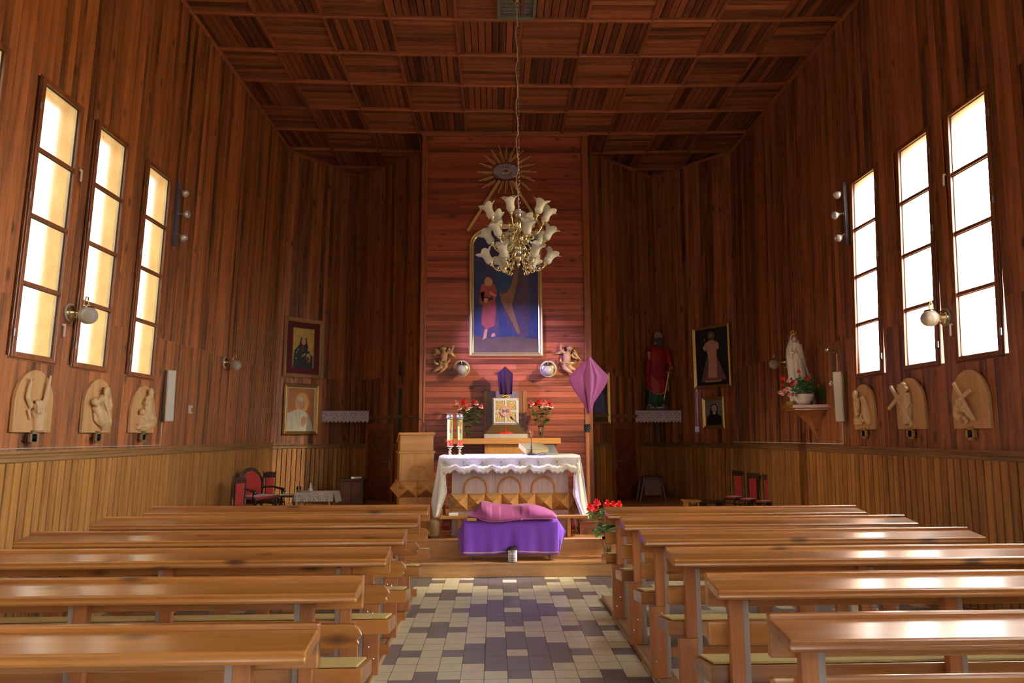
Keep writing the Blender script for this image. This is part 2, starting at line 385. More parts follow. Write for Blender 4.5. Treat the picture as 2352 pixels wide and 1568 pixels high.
# dado rails: moulded profile along each wall
def rail(name, P, Q, z0, z1, mat):
    B = MB(); d = (Q-P).normalized(); n = Vector((d.y, -d.x, 0)); h = z1-z0
    prof = [(0, 0), (.018, 0), (.030, h*.12), (.026, h*.42), (.034, h*.5), (.030, h*.66), (.044, h*.82), (.044, h), (0, h)]
    vs = [p + n*a + Vector((0,0,z0+b)) for p in (P, Q) for a, b in prof]; k = len(prof)
    B.t = .5; B.add(vs, [(i, i+1, i+1+k, i+k) for i in range(k-1)]+[tuple(range(k)), tuple(range(2*k-1, k-1, -1))])
    return struct(B.build(name, mat))
def shift(v, z=0): return Vector((v.x, v.y, 0))
rail('trim_1', shift(fL0(1.3)), shift(fL1(1.3)), RAILL-.01, RAILL+.085, rail_y)
rail('trim_2', shift(fR0(1.3)), shift(fR1(1.3)), RAILR-.01, RAILR+.08, rail_y)
rail('trim_3', shift(fL1(1.3)), CLA, RAILL-.03, RAILL+.055, rail_x)
rail('trim_4', CRB, shift(fR0(1.3)), RAILR-.02, RAILR+.06, rail_x)
# ---- ceiling: coffers of boards with battens, sagging a little
B = MB(); rnd = random.Random(3); CW = .8257; CX0 = .3454; CY0 = 8.063
B2 = MB()
bt = [MB(), MB()]
for j in range(-14, 7):
    for i in range(-5, 5):
        x0, x1 = CX0+i*CW, CX0+(i+1)*CW; y0, y1 = CY0+j*CW, CY0+(j+1)*CW
        if i == 4: x1 += .02
        nb = 9
        for k in range(nb):
            if (i+j) % 2 == 0:
                T = B; T.t = rnd.random(); a, b = y0+(y1-y0)*k/nb, y0+(y1-y0)*(k+1)/nb
                q = [(x0,a+.003),(x1,a+.003),(x1,b-.003),(x0,b-.003)]; g = .006
                q2 = [(x0,a+g),(x1,a+g),(x1,b-g),(x0,b-g)]
            else:
                T = B2; T.t = rnd.random(); a, b = x0+(x1-x0)*k/nb, x0+(x1-x0)*(k+1)/nb
                q = [(a+.003,y0),(b-.003,y0),(b-.003,y1),(a+.003,y1)]; g = .006
                q2 = [(a+g,y0),(b-g,y0),(b-g,y1),(a+g,y1)]
            vs = [(x, y, zceil(x)+.014) for x, y in q] + [(x, y, zceil(x)) for x, y in q2]
            T.add(vs, [(7,6,5,4),(0,4,5,1)[::-1],(1,5,6,2)[::-1],(2,6,7,3)[::-1],(3,7,4,0)[::-1]])
        # battens: one moulded strip across, one along
        for T, a, b, c, d in ((bt[0], x0, x1, y0-.028, y0+.028), (bt[1], x0-.022, x0+.022, y0, y1)):
            T.t = rnd.random()
            if T is bt[0]:
                sec = [(c, .0), (c, -.03), (c+.014, -.045), (d-.014, -.045), (d, -.03), (d, 0)]
                vs = [(xx, yy, zceil(xx)+zz) for xx in (a, b) for yy, zz in sec]
            else:
                sec = [(a, .0), (a, -.026), (a+.012, -.04), (b-.012, -.04), (b, -.026), (b, 0)]
                vs = [(xx, yy, zceil(xx)+zz) for yy in (c, d) for xx, zz in sec]
            T.add(vs, [(k, k+1, k+7, k+6) for k in range(5)]+[tuple(range(6)), tuple(range(11,5,-1))])
# put both board directions in one ceiling object
B.m = 1; B.t = 0
n0 = len(B.v); B.v += B2.v; B.f += [[i+n0 for i in q] for q in B2.f]; B.mi += [1]*len(B2.f); B.tn += B2.tn
B.m = 0; B.add([(-5,-4,6.76),(5.5,-4,6.76),(5.5,15,6.76),(-5,15,6.76)], [(0,3,2,1)])
struct(B.build('ceiling', [ceil_x, ceil_y]))
struct(bt[0].build('trim_5', beam_x)); struct(bt[1].build('trim_6', beam_y))
# crown strips at the wall heads
def strip(name, P, Q, r, mat):
    B = MB(); B.t = .5; B.tube([P, Q], r, 6); return struct(B.build(name, mat))
zc = 6.69
for nm, P, Q in (('trim_7', fL0(zc), fL1(zc)), ('trim_8', fL1(zc), Vector((CLA.x, CLA.y, zc))), ('trim_9', Vector((CLA.x,CLA.y,zc)), Vector((CL3.x,CL3.y,zc))),
                 ('trim_10', Vector((CR3.x,CR3.y,zc)), Vector((CRB.x,CRB.y,zc))), ('trim_11', Vector((CRB.x,CRB.y,zc)), fR0(zc)), ('trim_12', fR0(zc), fR1(zc))):
    strip(nm, P, Q, .035, beam_x)
# ---- altar wall: horizontal boards on a projecting pier
B = MB(); rnd = random.Random(5); z = 0; k = 0; bh = .0915
while z < 6.72:
    z1 = min(z+bh, 6.72); B.t = rnd.random()
    js = [FX0, rnd.uniform(FX0+.5, FX1-.5), FX1] if rnd.random() < .25 else [FX0, FX1]
    for a, b in zip(js[:-1], js[1:]):
        B.t = rnd.random()
        B.add([(a, FRONT+.006, z), (b, FRONT+.006, z), (b, FRONT+.006, z+.003), (a, FRONT+.006, z+.003), (a, FRONT, z+.008), (b, FRONT, z+.008), (a, FRONT, z1-.002), (b, FRONT, z1-.002), (a, FRONT+.006, z1), (b, FRONT+.006, z1)],
              [(0,1,2,3),(3,2,5,4),(4,5,7,6),(6,7,9,8)])
    z = z1
B.t = .4
B.add([(FX0,FRONT+.006,0),(FX0,FRONT+.006,6.72),(CL3.x+.0,CL3.y,6.72),(CL3.x,CL3.y,0)],[(0,1,2,3)])
B.add([(FX1,FRONT+.006,0),(FX1,FRONT+.006,6.72),(CR3.x,CR3.y,6.72),(CR3.x,CR3.y,0)],[(3,2,1,0)])
struct(B.build('wall_front', front_wood))
for nm, xa, xb in (('trim_13', FX0-.03, FX0+.065), ('trim_14', FX1-.085, FX1+.03)):
    B = MB(); B.t = .6; B.box(xa, FRONT-.03, 0, xb, FRONT+.02, 6.70); B.t = .2
    xm = xb-.018 if nm == 'trim_13' else xa+.018
    B.box(xm-.012, FRONT-.042, 0, xm+.012, FRONT-.03, 6.70); struct(B.build(nm, trim_wood, bevel=.004))
B = MB(); B.t = .5; B.box(FX0-.05, FRONT-.05, 6.60, FX1+.05, FRONT+.02, 6.68); struct(B.build('trim_15', beam_x, bevel=.006))
# ---- floor of small clay tiles
tl = .1484; fx = .084; fy = 7.501
tile_l = pbr('cream_tile', (.86, .86, .62), .25, var=.12, scale=9, spec=.5); tile_d = pbr('slate_tile', (.155, .142, .14), .28, var=.15, scale=9)
grout = pbr('grout', (.10, .085, .07), .8)
def is_light(c, r):
    m = abs(c) % 8; m = min(m, 8-m); d = r % 8; d = min(d, 8-d)
    return {0: d in (0, 4), 1: d > 2, 2: d > 1, 3: d not in (0, 4), 4: d < 3}[m]
B = MB(); rnd = random.Random(9)
for c in range(-26, 30):
    for r in range(-2, 73):
        x0 = fx+c*tl; y1 = fy-r*tl; y0 = y1-tl
        if x0 < -3.95 or x0 > 4.3: continue
        B.m = 0 if is_light(c, r) else 1; g = .0016
        h = rnd.uniform(-.0003, .0003)
        B.add([(x0+g,y0+g,h),(x0+tl-g,y0+g,h),(x0+tl-g,y1-g,h),(x0+g,y1-g,h)], [(0,1,2,3)])
B.m = 2; B.add([(-4.2,Y0-.2,-.002),(4.6,Y0-.2,-.002),(4.6,14,-.002),(-4.2,14,-.002)],[(0,1,2,3)])
struct(B.build('floor', [tile_l, tile_d, grout]))
# ---- sanctuary: two broad wooden steps
ST1, ST2 = .152, .333
SY1, SY2 = 7.62, 8.0
def boards_x(B, x0, x1, y0, y1, z0, z1, n, rnd):
    w = (y1-y0)/n
    for i in range(n):
        B.t = rnd.random(); B.box(x0, y0+i*w+.0008, z0, x1, y0+(i+1)*w-.0008, z1)
B = MB(); rnd = random.Random(2)
B.t = .7; B.box(XL(0)+.02, SY1+.012, 0, XR(0)-.02, SY1+.05, ST1-.02); boards_x(B, XL(0)+.02, XR(0)-.02, SY1, 8.4, ST1-.02, ST1, 4, rnd)
tag(B.build('sanctuary_step', step_x, bevel=.003), 'wide lower wooden step running across in front of the altar', 'step')
B = MB(); B.t = .5
B.slab([(XL(0)+.03, SY2), (XR(0)-.03, SY2), (XR(0)-.04, 11.66), (CRB.x-.0, CRB.y-.06), (CR3.x+.02, CR3.y-.06), (FX1+.04, FRONT-.05), (FX0-.04, FRONT-.05), (CL3.x-.02, CL3.y-.06), (CLA.x, CLA.y-.06), (XL(0)+.04, 12.18)], ST1+.001, ST2)
tag(B.build('sanctuary_platform', step_x, bevel=.003), 'upper wooden platform on which altar and ambo stand', 'step')
# ================================================================ WINDOWS
def pane_mat(name, col, k, out_tint, mixf=.5):
    M = bpy.data.materials.new(name); M.use_nodes = True; t = M.node_tree; t.nodes.clear()
    o = t.nodes.new('ShaderNodeOutputMaterial'); em = nd(t, 'Emission'); rf = nd(t, 'BsdfRefraction'); rf.inputs['Roughness'].default_value = .6; rf.inputs['IOR'].default_value = 1.12; rf.inputs['Color'].default_value = (*out_tint, 1)
    tcn = nd(t, 'TexCoord'); no = nd(t, 'TexNoise'); no.inputs['Scale'].default_value = 70; no.inputs['Detail'].default_value = 2; t.links.new(tcn.outputs['Object'], no.inputs[0])
    n2 = nd(t, 'TexNoise'); n2.inputs['Scale'].default_value = 6; t.links.new(tcn.outputs['Object'], n2.inputs[0])
    mm = nd(t, 'Math', operation='MULTIPLY'); t.links.new(no.outputs[0], mm.inputs[0]); t.links.new(n2.outputs[0], mm.inputs[1])
    mr = nd(t, 'MapRange', i1=.12, i2=.4, i3=k*.75, i4=k*1.25); t.links.new(mm.outputs[0], mr.inputs[0]); t.links.new(mr.outputs[0], em.inputs[1]); em.inputs[0].default_value = (*col, 1)
    bp = nd(t, 'Bump'); bp.inputs['Strength'].default_value = .5; bp.inputs['Distance'].default_value = .01; t.links.new(no.outputs[0], bp.inputs['Height']); t.links.new(bp.outputs[0], rf.inputs['Normal'])
    mxs = nd(t, 'MixShader', i0=mixf); tl_ = nd(t, 'BsdfTranslucent'); tl_.inputs[0].default_value = (*out_tint, 1); m0 = nd(t, 'MixShader', i0=.06); t.links.new(rf.outputs[0], m0.inputs[1]); t.links.new(tl_.outputs[0], m0.inputs[2]); t.links.new(m0.outputs[0], mxs.inputs[1]); t.links.new(em.outputs[0], mxs.inputs[2]); t.links.new(mxs.outputs[0], o.inputs[0])
    return M
pane_l = pane_mat('frosted_glass_north', (1, .76, .30), LEFT_DAY, (1, .96, .86), .3); pane_r = pane_mat('frosted_glass_south', (1, .84, .55), RIGHT_DAY, (1, .97, .9), .15); pane_b = pane_mat('fill_pane_side', (1, .90, .72), BACK_FILL, (1, .97, .9)); pane_e = pane_mat('fill_pane_rear', (.95, .97, 1), REAR_FILL, (1, .97, .9))  # last two glow as added, unseen fill panes
reveal_m = pbr('ochre_reveal', (.80, .38, .075), .7)
putty = pbr('dark_putty', (.03, .025, .02), .6)
wn = 0
def window(side, ya, yb, handle, pm=None):
    """local: x along the wall as seen from the room, y into the wall, z up"""
    global wn; wn += 1
    zm = (WZ0+WZ1)/2
    X = XL if side == 'L' else XR
    c = Vector((X(WZ0), (ya+yb)/2, WZ0)); w = yb-ya; h = WZ1-WZ0
    root = bpy.data.objects.new('window_%d' % wn, None); COL.objects.link(root); root['kind'] = 'structure'
    root.location = c; lean = .025 if side == 'L' else .045
    root.rotation_euler = ((PI/2 if side == 'L' else -PI/2))*Vector((0,0,1))
    sl = lean*(-1 if side == 'L' else 1)      # shift of local y (into wall) per metre of height
    sh = Matrix(((1,0,0,0),(0,1,sl,0),(0,0,1,0),(0,0,0,1)))
    B = MB(); B.X = sh; B.t = .4; f = FW
    B.box(-w/2-f, -.022, -f, -w/2, .05, h+f); B.t = .7; B.box(w/2, -.022, -f, w/2+f, .05, h+f)
    B.t = .3; B.box(-w/2, -.022, -f, w/2, .05, 0); B.box(-w/2, -.022, h, w/2, .05, h+f)
    B.t = .1; B.box(-w/2-f-.012, -.008, -f-.012, w/2+f+.012, .012, -f); B.box(-w/2-f-.012, -.008, h+f, w/2+f+.012, .012, h+f+.012)
    B.box(-w/2-f-.012, -.008, -f, -w/2-f, .012, h+f); B.box(w/2+f, -.008, -f, w/2+f+.012, .012, h+f)
    B.build('window_frame', win_wood, root, bevel=.004)
    ph = h/4
    for i in range(1, 4):
        B = MB(); B.X = sh; B.t = .5; B.box(-w/2, -.012, i*ph-.016, w/2, .03, i*ph+.016); B.build('glazing_bar', win_wood, root, bevel=.004)
    for i in range(4):
        a = i*ph+(.016 if i else 0); b = (i+1)*ph-(.016 if i < 3 else 0)
        B = MB(); B.X = sh; B.add([(-w/2,.014,a),(w/2,.014,a),(w/2,.014,b),(-w/2,.014,b)],[(0,1,2,3)]); B.build('pane', pm or (pane_l if side == 'L' else pane_r), root)
        e = .006; B = MB(); B.X = sh
        B.box(-w/2,.004,a,w/2,.013,a+e); B.box(-w/2,.004,b-e,w/2,.013,b); B.box(-w/2,.004,a+e,-w/2+e,.013,b-e); B.box(w/2-e,.004,a+e,w/2,.013,b-e); B.build('putty_line', putty, root)
    B = MB(); B.X = sh; B.t = .5; e = .24
    for q in ((-w/2-f, .052, -f, -w/2-.002, e, h+f), (w/2+.002, .052, -f, w/2+f, e, h+f), (-w/2-.002, .052, -f, w/2+.002, e, -.002), (-w/2-.002, .052, h+.002, w/2+.002, e, h+f)): B.box(*q)
    B.build('outer_reveal', reveal_m, root)
    hx = (w/2+f) if side == 'L' else (-w/2-f)
    for zz in (.12, h*.55, h-.25):
        B = MB(); B.X = sh; B.tube([(-hx*1.02, -.026, zz), (-hx*1.02, -.026, zz+.06)], .007, 8); B.build('hinge', steel, root)
    if handle:
        for zz in (.25, h-.6):
            B = MB(); B.X = sh; s = 1 if side == 'L' else -1
            B.t = .5; B.m = 0; B.box(hx+s*.02-.015, -.012, zz-.06, hx+s*.02+.028, 0, zz+.09)
            B.m = 1; B.cbox((hx+s*.028, -.03, zz+.055), .03, .012, .02); B.cbox((hx+s*.03, -.036, zz+.005), .016, .012, .11); B.tube([(hx+s*.028, 0, zz+.055), (hx+s*.028, -.034, zz+.055)], .008, 8)
            B.build('window_handle', [win_wood, white], root, bevel=.002)
    return root
for side in 'LR':
    for i, (a, b) in enumerate(WIN): window(side, a, b, i == 0)
    for a, b in FILL_WIN: window(side, a, b, False, pane_b)
# tall rear windows added out of view to light the nave
for cxw, ww in ((-2.65, .9), (.42, 1.2), (2.98, .9)):
    wn += 1; root = bpy.data.objects.new('window_%d' % wn, None); COL.objects.link(root); root['kind'] = 'structure'; root.location = (cxw, Y0, .9)
    B = MB(); B.t = .5; B.box(-ww/2-.04, -.02, -.04, -ww/2+.03, .03, 3.04); B.box(ww/2-.03, -.02, -.04, ww/2+.04, .03, 3.04); B.box(-ww/2, -.02, -.04, ww/2, .03, .03); B.box(-ww/2, -.02, 2.97, ww/2, .03, 3.04)
    for q in (1, 2, 3): B.box(-ww/2, -.015, q*.75-.015, ww/2, .025, q*.75+.015)
    B.box(-.015, -.015, 0, .015, .025, 3); B.build('window_frame', win_wood, root)
    B = MB(); B.add([(-ww/2,0,0),(ww/2,0,0),(ww/2,0,3),(-ww/2,0,3)],[(0,1,2,3)]); B.build('pane', pane_e, root)
# roof overhang outside (seen hazily through the top panes)
eave = wood('eave_boards', (.35, .12, .03), (.62, .26, .08), 'Y', rough=.6, knots=0)
for nm, xa, xb in (('trim_16', XL(5)-.9, XL(5)-.05), ('trim_17', XR(5)+.05, XR(5)+.9)):
    B = MB(); B.t = .5; B.box(xa, Y0-1, 4.95, xb, 14, 5.0); struct(B.build(nm, eave))
# ceiling vent / lamp grille
p = atZ(1187, 16, 6.62)
t = thing('ceiling_vent', 'square grey-green metal lattice grille set in the wooden ceiling above the chain', 'vent', (p.x, p.y, 6.60))
vg = pbr('grey_green_metal', (.20, .21, .16), .5, .3)
B = MB(); s = .235
for a, b, c, d in ((-s,-s,s,-s+.04),(-s,s-.04,s,s),(-s,-s+.04,-s+.04,s-.04),(s-.04,-s+.04,s,s-.04)): B.box(a,b,0,c,d,.09)
B.build('vent_frame', vg, t, bevel=.004)
B = MB()
for i in range(6):
    q = -s+.05+i*(2*s-.1)/5
    B.box(q-.004, -s+.04, .02, q+.004, s-.04, .03); B.box(-s+.04, q-.004, .03, s-.04, q+.004, .04)
for i in range(-3, 4):
    B.tube([(i*.07-.06, -.16, .012), (i*.07+.06, .16, .012)], .004, 4)
B.build('lattice', steel, t)
B = MB(); B.box(-s+.04,-s+.04,.06,s-.04,s-.04,.075); B.build('vent_plate', pbr('vent_glass', (.33,.35,.27), .4), t)
# ================================================================ PEWS
cush = pbr('olive_cushion', (.46, .36, .13), .75, var=.15, scale=30)
grey_wood = wood('weathered_grey_wood', (.22, .18, .16), (.48, .42, .38), 'Z', rough=.6, var=.3, knots=0)
def make_pew(L, sgn, po, label, mid):
    """origin: aisle end, far face of the back boards, floor; x runs away from the aisle (sgn)"""
    t = thing('pew', label, 'pew')
    def xs(a, b): return (a*sgn, b*sgn) if sgn > 0 else (b*sgn, a*sgn)
    def part(nm, mat, fn, bev=.004, tint=None):
        B = MB(); B.t = random.random() if tint is None else tint; fn(B); return B.build(nm, mat, t, bevel=bev)
    a, b = xs(0, L)
    part('top_board', pine, lambda B: B.box(a, -.03, .765, b, 0, .905), .006)
    part('book_rest', pine, lambda B: B.sect([(-.03, .848), (-.03, .888), (-.182, .867), (-.190, .860), (-.183, .850), (-.188, .838), (-.180, .825)], a, b), .006)
    def ogee(B, z0, z1, y0, y1, x0, x1):
        h = z1-z0; e = x0; k = sgn
        pl = [(e+k*.03, z0), (e+k*.012, z0+h*.2), (e+k*.02, z0+h*.35), (e, z0+h*.55), (e+k*.012, z0+h*.8), (e+k*.035, z1-h*.02), (e+k*.07, z1), (x1, z1), (x1, z0)]
        if k < 0: pl = pl[::-1]
        B.prism(pl, y0, y1)
    if mid: part('back_rail', pine, lambda B: ogee(B, .606, .704, -.03, 0, 0, L*sgn), .004)
    else: part('back_rail', pine, lambda B: B.box(a, -.03, .606, b, 0, .704), .01)
    st = part('seat', pine, lambda B: (B.sect([(-.03, .453), (-.03, .527), (.215, .492), (.235, .478), (.225, .46), (.235, .445), (.215, .425)], a, b)), .004)
    c0, c1 = xs(.02, L-.02)
    part('seat_cushion', cush, lambda B: B.sect([(-.02, .527), (-.015, .537), (.195, .506), (.21, .494)], c0, c1), .004)
    pos = [po, L*.48, L-.2] if L > 2 else [po, L-.2]
    for q in pos:
        p0, p1 = xs(q, q+.056); r0, r1 = xs(q-.04, q+.056); s0, s1 = xs(q+.056, q+.084)
        part('back_post', pine_z, lambda B: B.box(p0, -.068, .4515, p1, -.0305, .83), .003)
        part('leg', pine_z, lambda B: B.box(r0, -.068, .03, r1, -.0305, .45), .003)
        part('leg_cheek', grey_wood, lambda B: B.prism([(-.06,.03),(.17,.03),(.17,.425),(-.031,.425),(-.031,.8),(-.06,.8)], 0, 1) if 0 else B.sect([(-.06,.03),(.17,.03),(.17,.42),(-.031,.42),(-.031,.8),(-.06,.8)], s0, s1), .003)
        if q == po:
            for dx, zz in ((.0, .40), (.032, .41), (.02, .20), (-.01, .13)): part('bolt_head', chrome, lambda B: B.ball(((q+dx)*sgn, -.070, zz), (.006, .004, .006), 8), 0)
    k0, k1 = xs(.10, L-.1)
    part('foot_rail', pine, lambda B: B.box(k0, -.031, .14, k1, -.008, .20), .003)
    return t
RY = [2.41, 3.10, 3.80, 4.48, 5.16, 5.85]; LY = [2.36, 3.12, 3.90, 4.60, 5.40, 6.17]
order = ['nearest to the viewer', 'second from the viewer', 'third from the viewer', 'fourth from the viewer', 'second from the altar', 'closest to the altar']
for side, YS, xi, L, sg, po in (('right', RY, .913, 2.107, 1, .084), ('left', LY, -.56, 2.37, -1, .20)):
    base = None
    for i in range(6):
        lb = 'varnished pine pew with sloping book rest, %s in the %s-hand block' % (order[i], side)
        if base is None: base = make_pew(L, sg, po, lb, side == 'left'); o = base
        else: o = copy_tree(base, label=lb)
        o.location = (xi, YS[i], 0); o['group'] = 'pews in the %s-hand block' % side
for side, x0, x1 in (('right', .985, 1.115), ('left', -.87, -.745)):
    B = MB(); B.t = .4; B.box(x0, 1.9, 0, x1, 6.6, .028)
    B.t = .1; B.box(*( (x0, 1.9, .0285, x0+.02, 6.6, .036) if side == 'right' else (x1-.02, 1.9, .0285, x1, 6.6, .036)))
    tag(B.build('floor_rail', wood('worn_rail_'+side, (.16, .08, .035), (.45, .27, .13), 'Y', rough=.5, var=.3, knots=.2), bevel=.003), 'worn wooden floor rail under the aisle ends of the %s-hand pews' % side, 'rail')
# ================================================================ ALTAR
AY = 8.34
def R(x0, x1, y0, y1, Y):
    a = atY(x0, y1, Y); b = atY(x1, y0, Y); return a.x, b.x, a.z, b.z
ax0, ax1, _, _ = R(1037, 1304, 1050, 1229, AY)
acx = (ax0+ax1)/2
limed = wood('limed_oak', (.46, .36, .32), (.80, .68, .64), 'Z', rough=.4, var=.15, knots=0, grain=24)
T = thing('altar', 'pale oak altar with three arched panels and a band of carved pyramids', 'altar', (acx, AY, ST2))
hw = (ax1-ax0)/2
def lz(y, Y=AY): return atY(1170, y, Y).z - ST2
zt = lz(1049); zb1, zb0 = lz(1132), lz(1171)
B = MB(); B.t = .5; B.box(-hw, .0, 0, hw, .42, zt-.04); B.t = .8; B.box(-hw-.004, -.004, 0, hw+.004, 0, .03)
B.build('altar_body', limed, T, bevel=.003)
for sx_ in (1093, 1171, 1248):
    cx = atY(sx_, 1110, AY).x-acx; r = .142; zc_ = zb1+.06
    top = lz(1093)
    r = min(r, (top-zb1)*.72); zc_ = top-r
    B = MB(); B.t = .9
    pts = [(cx-r+.01, -.012, zb1)] + [(cx+(r-.01)*math.cos(PI-PI*i/16), -.012, zc_+(r-.01)*math.sin(PI*i/16)) for i in range(17)] + [(cx+r-.01, -.012, zb1)]
    B.tube(pts, .013, 8); B.build('arch_moulding', oak_x, T, smooth=60)
    B = MB(); B.t = .2; B.prism([(x, z) for x, _, z in pts], -.004, -.0005); B.build('arch_panel', limed, T)
# pyramids
B = MB(); px0, px1 = atY(1035, 1150, AY-.03).x-acx, atY(1307, 1150, AY-.03).x-acx; n = 7; pw = (px1-px0)/n; rnd = random.Random(4)
for i in range(n):
    a = px0+i*pw; b = a+pw; mx_, mz_ = (a+b)/2, (zb0+zb1)/2; q = [(a,-.02,zb0),(b,-.02,zb0),(b,-.02,zb1),(a,-.02,zb1)]; ap = (mx_,-.085,mz_)
    for k in range(4):
        B.t = [.1, .9, .6, .3][k]; B.add([q[k], q[(k+1)%4], ap], [(0,1,2)])  # facet tints put light and shade into the oak colour
B.t = .5; B.box(px0, -.02, zb0, px1, .0, zb1)
for a, s_ in ((px0, -1), (px1, 1)):
    for j in range(2):
        y0, y1 = -.02+j*.2, .18+j*.2; q = [(a,y0,zb0),(a,y1,zb0),(a,y1,zb1),(a,y0,zb1)]; ap = (a+s_*.07, (y0+y1)/2, (zb0+zb1)/2)
        for k in range(4): B.t = [.2,.5,.8,.6][k]; B.add([q[k], q[(k+1)%4], ap], [(0,1,2)])  # end facets carry painted shading too
B.build('pyramid_band', wood('pyramid_oak', (.24, .10, .025), (.84, .47, .13), 'X', rough=.35, var=1.1, knots=0), T)
tp = R(1012, 1330, 1047, 1052, 8.22)
B = MB(); B.t = .6; B.box(tp[0]-acx, 8.22-AY, zt-.045, tp[1]-acx, 8.22-AY+.78, zt-.008); B.build('altar_top', oak_x, T, bevel=.004)
# --- altar cloth
linen = pbr('white_linen', (.80, .80, .80), .8, var=.03, scale=60, sheen=.3)
def lace_mat(name, c1, c2, scale):
    M, t, b = new(name); tcn = nd(t, 'TexCoord'); v = nd(t, 'TexVoronoi'); v.feature = 'DISTANCE_TO_EDGE'; v.inputs['Scale'].default_value = scale
    t.links.new(tcn.outputs['Object'], v.inputs['Vector']); r = nd(t, 'ValToRGB'); e = r.color_ramp.elements; e[0].position = .03; e[0].color = (*c2, 1); e[1].position = .09; e[1].color = (*c1, 1)
    t.links.new(v.outputs['Distance'], r.inputs[0]); t.links.new(r.outputs[0], b.inputs['Base Color']); b.inputs['Roughness'].default_value = .8; return M
lace_y = lace_mat('cream_lace', (.80, .79, .70), (.60, .56, .40), 55)
cY = 8.19; topz = atY(1170, 1046.5, cY).z
C = thing('altar_cloth', 'white altar cloth with scalloped lace hem and golden sunbursts over the altar', 'tablecloth', (acx, cY, topz))
x0, x1 = atY(1009.5, 1047, cY).x-acx, atY(1331.5, 1047, cY).x-acx; dpt = .80
B = MB(); B.box(x0, 0, -.002, x1, dpt, .004); B.build('cloth_top', linen, C)
def scal(x):      # depth of the hem
    ph = (x-(atY(1023, 1087, cY).x-acx))/((atY(1280, 1087, cY).x-atY(1023, 1087, cY).x)/6)
    c = abs(math.cos(PI*ph)); return .205-.055*(1-c**.7)*1.0 + .006*math.cos(PI*ph*8)
def Pf(u, v):
    x = x0+(x1-x0)*u; d = scal(x)*v; return (x, -.006-.01*v-.006*v*math.sin(u*37)*math.sin(u*11+1), -d)
B = MB(); B.grid(Pf, 220, 6); B.build('front_drop', linen, C, solid=.003, smooth=180)
B = MB(); B.grid(lambda u, v: (lambda p: (p[0], p[1]-.004, p[2]))(Pf(u, .58+.42*v)), 220, 3); B.build('lace_hem', lace_y, C, solid=.003, smooth=180)
def side_poly(outer, inner, name, s):
    # outer and inner edge pixel lists, top to bottom -> hanging corner fold
    def ip(l, v):
        n = len(l)-1; k = min(int(v*n), n-1); f = v*n-k; return [l[k][i]+(l[k+1][i]-l[k][i])*f for i in (0, 1)]
    def P(u, v):
        a, b = ip(outer, v), ip(inner, v); x, y = a[0]+(b[0]-a[0])*u, a[1]+(b[1]-a[1])*u
        w = atY(x, y, cY-.01-.02*v+.05*math.sin(u*7+v*2)*v*.6*(1-u*.3)); return (w.x-acx, w.y-cY, w.z-topz)
    B = MB(); B.grid(P, 14, 24); B.build(name, linen, C, solid=.003, smooth=180)
    B = MB(); B.grid(lambda u, v: (lambda p: (p[0], p[1]-.004, p[2]))(P(.35+.65*u, .12+.88*v)), 10, 24); B.build('lace_hem', lace_y, C, solid=.002, smooth=180)
    # the end drop going back along the altar end
    o = [atY(x, y, cY) for x, y in outer]
    def Q(u, v):
        p = ip([(q.x-acx, q.z-topz) for q in o], v); return (p[0]+s*.004+s*.012*math.sin(u*18)*v, u*dpt, p[1])
    B = MB(); B.grid(Q, 24, 10); B.build('end_drop', linen, C, solid=.003, smooth=180)
side_poly([(1009.5,1047),(1001,1098),(991.5,1152),(996,1188)], [(1012,1050),(1023,1089),(1026.5,1131),(1008,1188)], 'left_fold', -1)
side_poly([(1331.5,1047),(1341,1100),(1349,1165),(1352,1192)], [(1328,1050),(1318,1085),(1316,1134),(1335,1186)], 'right_fold', 1)
gth = pbr('gold_thread', (.34, .29, .12), .6, .2)
for k in range(7):
    B = MB()
    cx = atY(1023+k*42.83, 1062, cY).x-acx; cz = atY(1170, 1061, cY).z-topz
    for q in range(20):
        a = 2*PI*q/20; r1 = .05 if q % 2 else .07
        B.tube([(cx+.032*math.cos(a), -.016, cz+.032*math.sin(a)), (cx+r1*math.cos(a), -.016, cz+r1*math.sin(a))], .0018, 4)
    for dx in (-.016, -.006): B.tube([(cx+dx, -.016, cz-.02), (cx+dx, -.016, cz+.02)], .003, 4)
    B.tube([(cx-.016, -.016, cz), (cx-.006, -.016, cz)], .0016, 4)
    B.tube([(cx+.003, -.016, cz-.02), (cx+.003, -.016, cz+.02)], .003, 4)
    B.tube([(cx+.022, -.016, cz+.016), (cx+.014, -.016, cz+.02), (cx+.012, -.016, cz+.006), (cx+.021, -.016, cz-.005), (cx+.018, -.016, cz-.019), (cx+.01, -.016, cz-.016)], .0018, 4)
    B.build('sunburst_embroidery', gth, C)
# --- plank in front of the altar, linen on it
bY = 8.12; q = R(1011, 1351, 1183, 1192, bY)
T = thing('low_bench', 'long pale oak plank bench in front of the altar behind the violet table', 'bench', (0, bY, 0))
B = MB(); B.t = .7; B.box(q[0], 0, q[2], q[1], .19, q[3]); B.build('bench_top', oak_x, T, bevel=.004)
for sx_ in (q[0]+.22, q[1]-.22):
    B = MB(); B.t = .3; B.box(sx_-.02, .03, ST2, sx_+.02, .17, q[2]); B.build('leg', oak, T, bevel=.003)
BZ = q[3]
p = atY(1042, 1183, bY)
B = MB(); B.sect([(.03,0),(.13,0),(.12,.028),(.05,.034),(.028,.016)], -.05, .055); o = B.build('folded_napkin', linen, bevel=.004, loc=(p.x, bY, BZ), rz=.15)
tag(o, 'small folded white cloth on the left end of the oak plank bench', 'cloth')
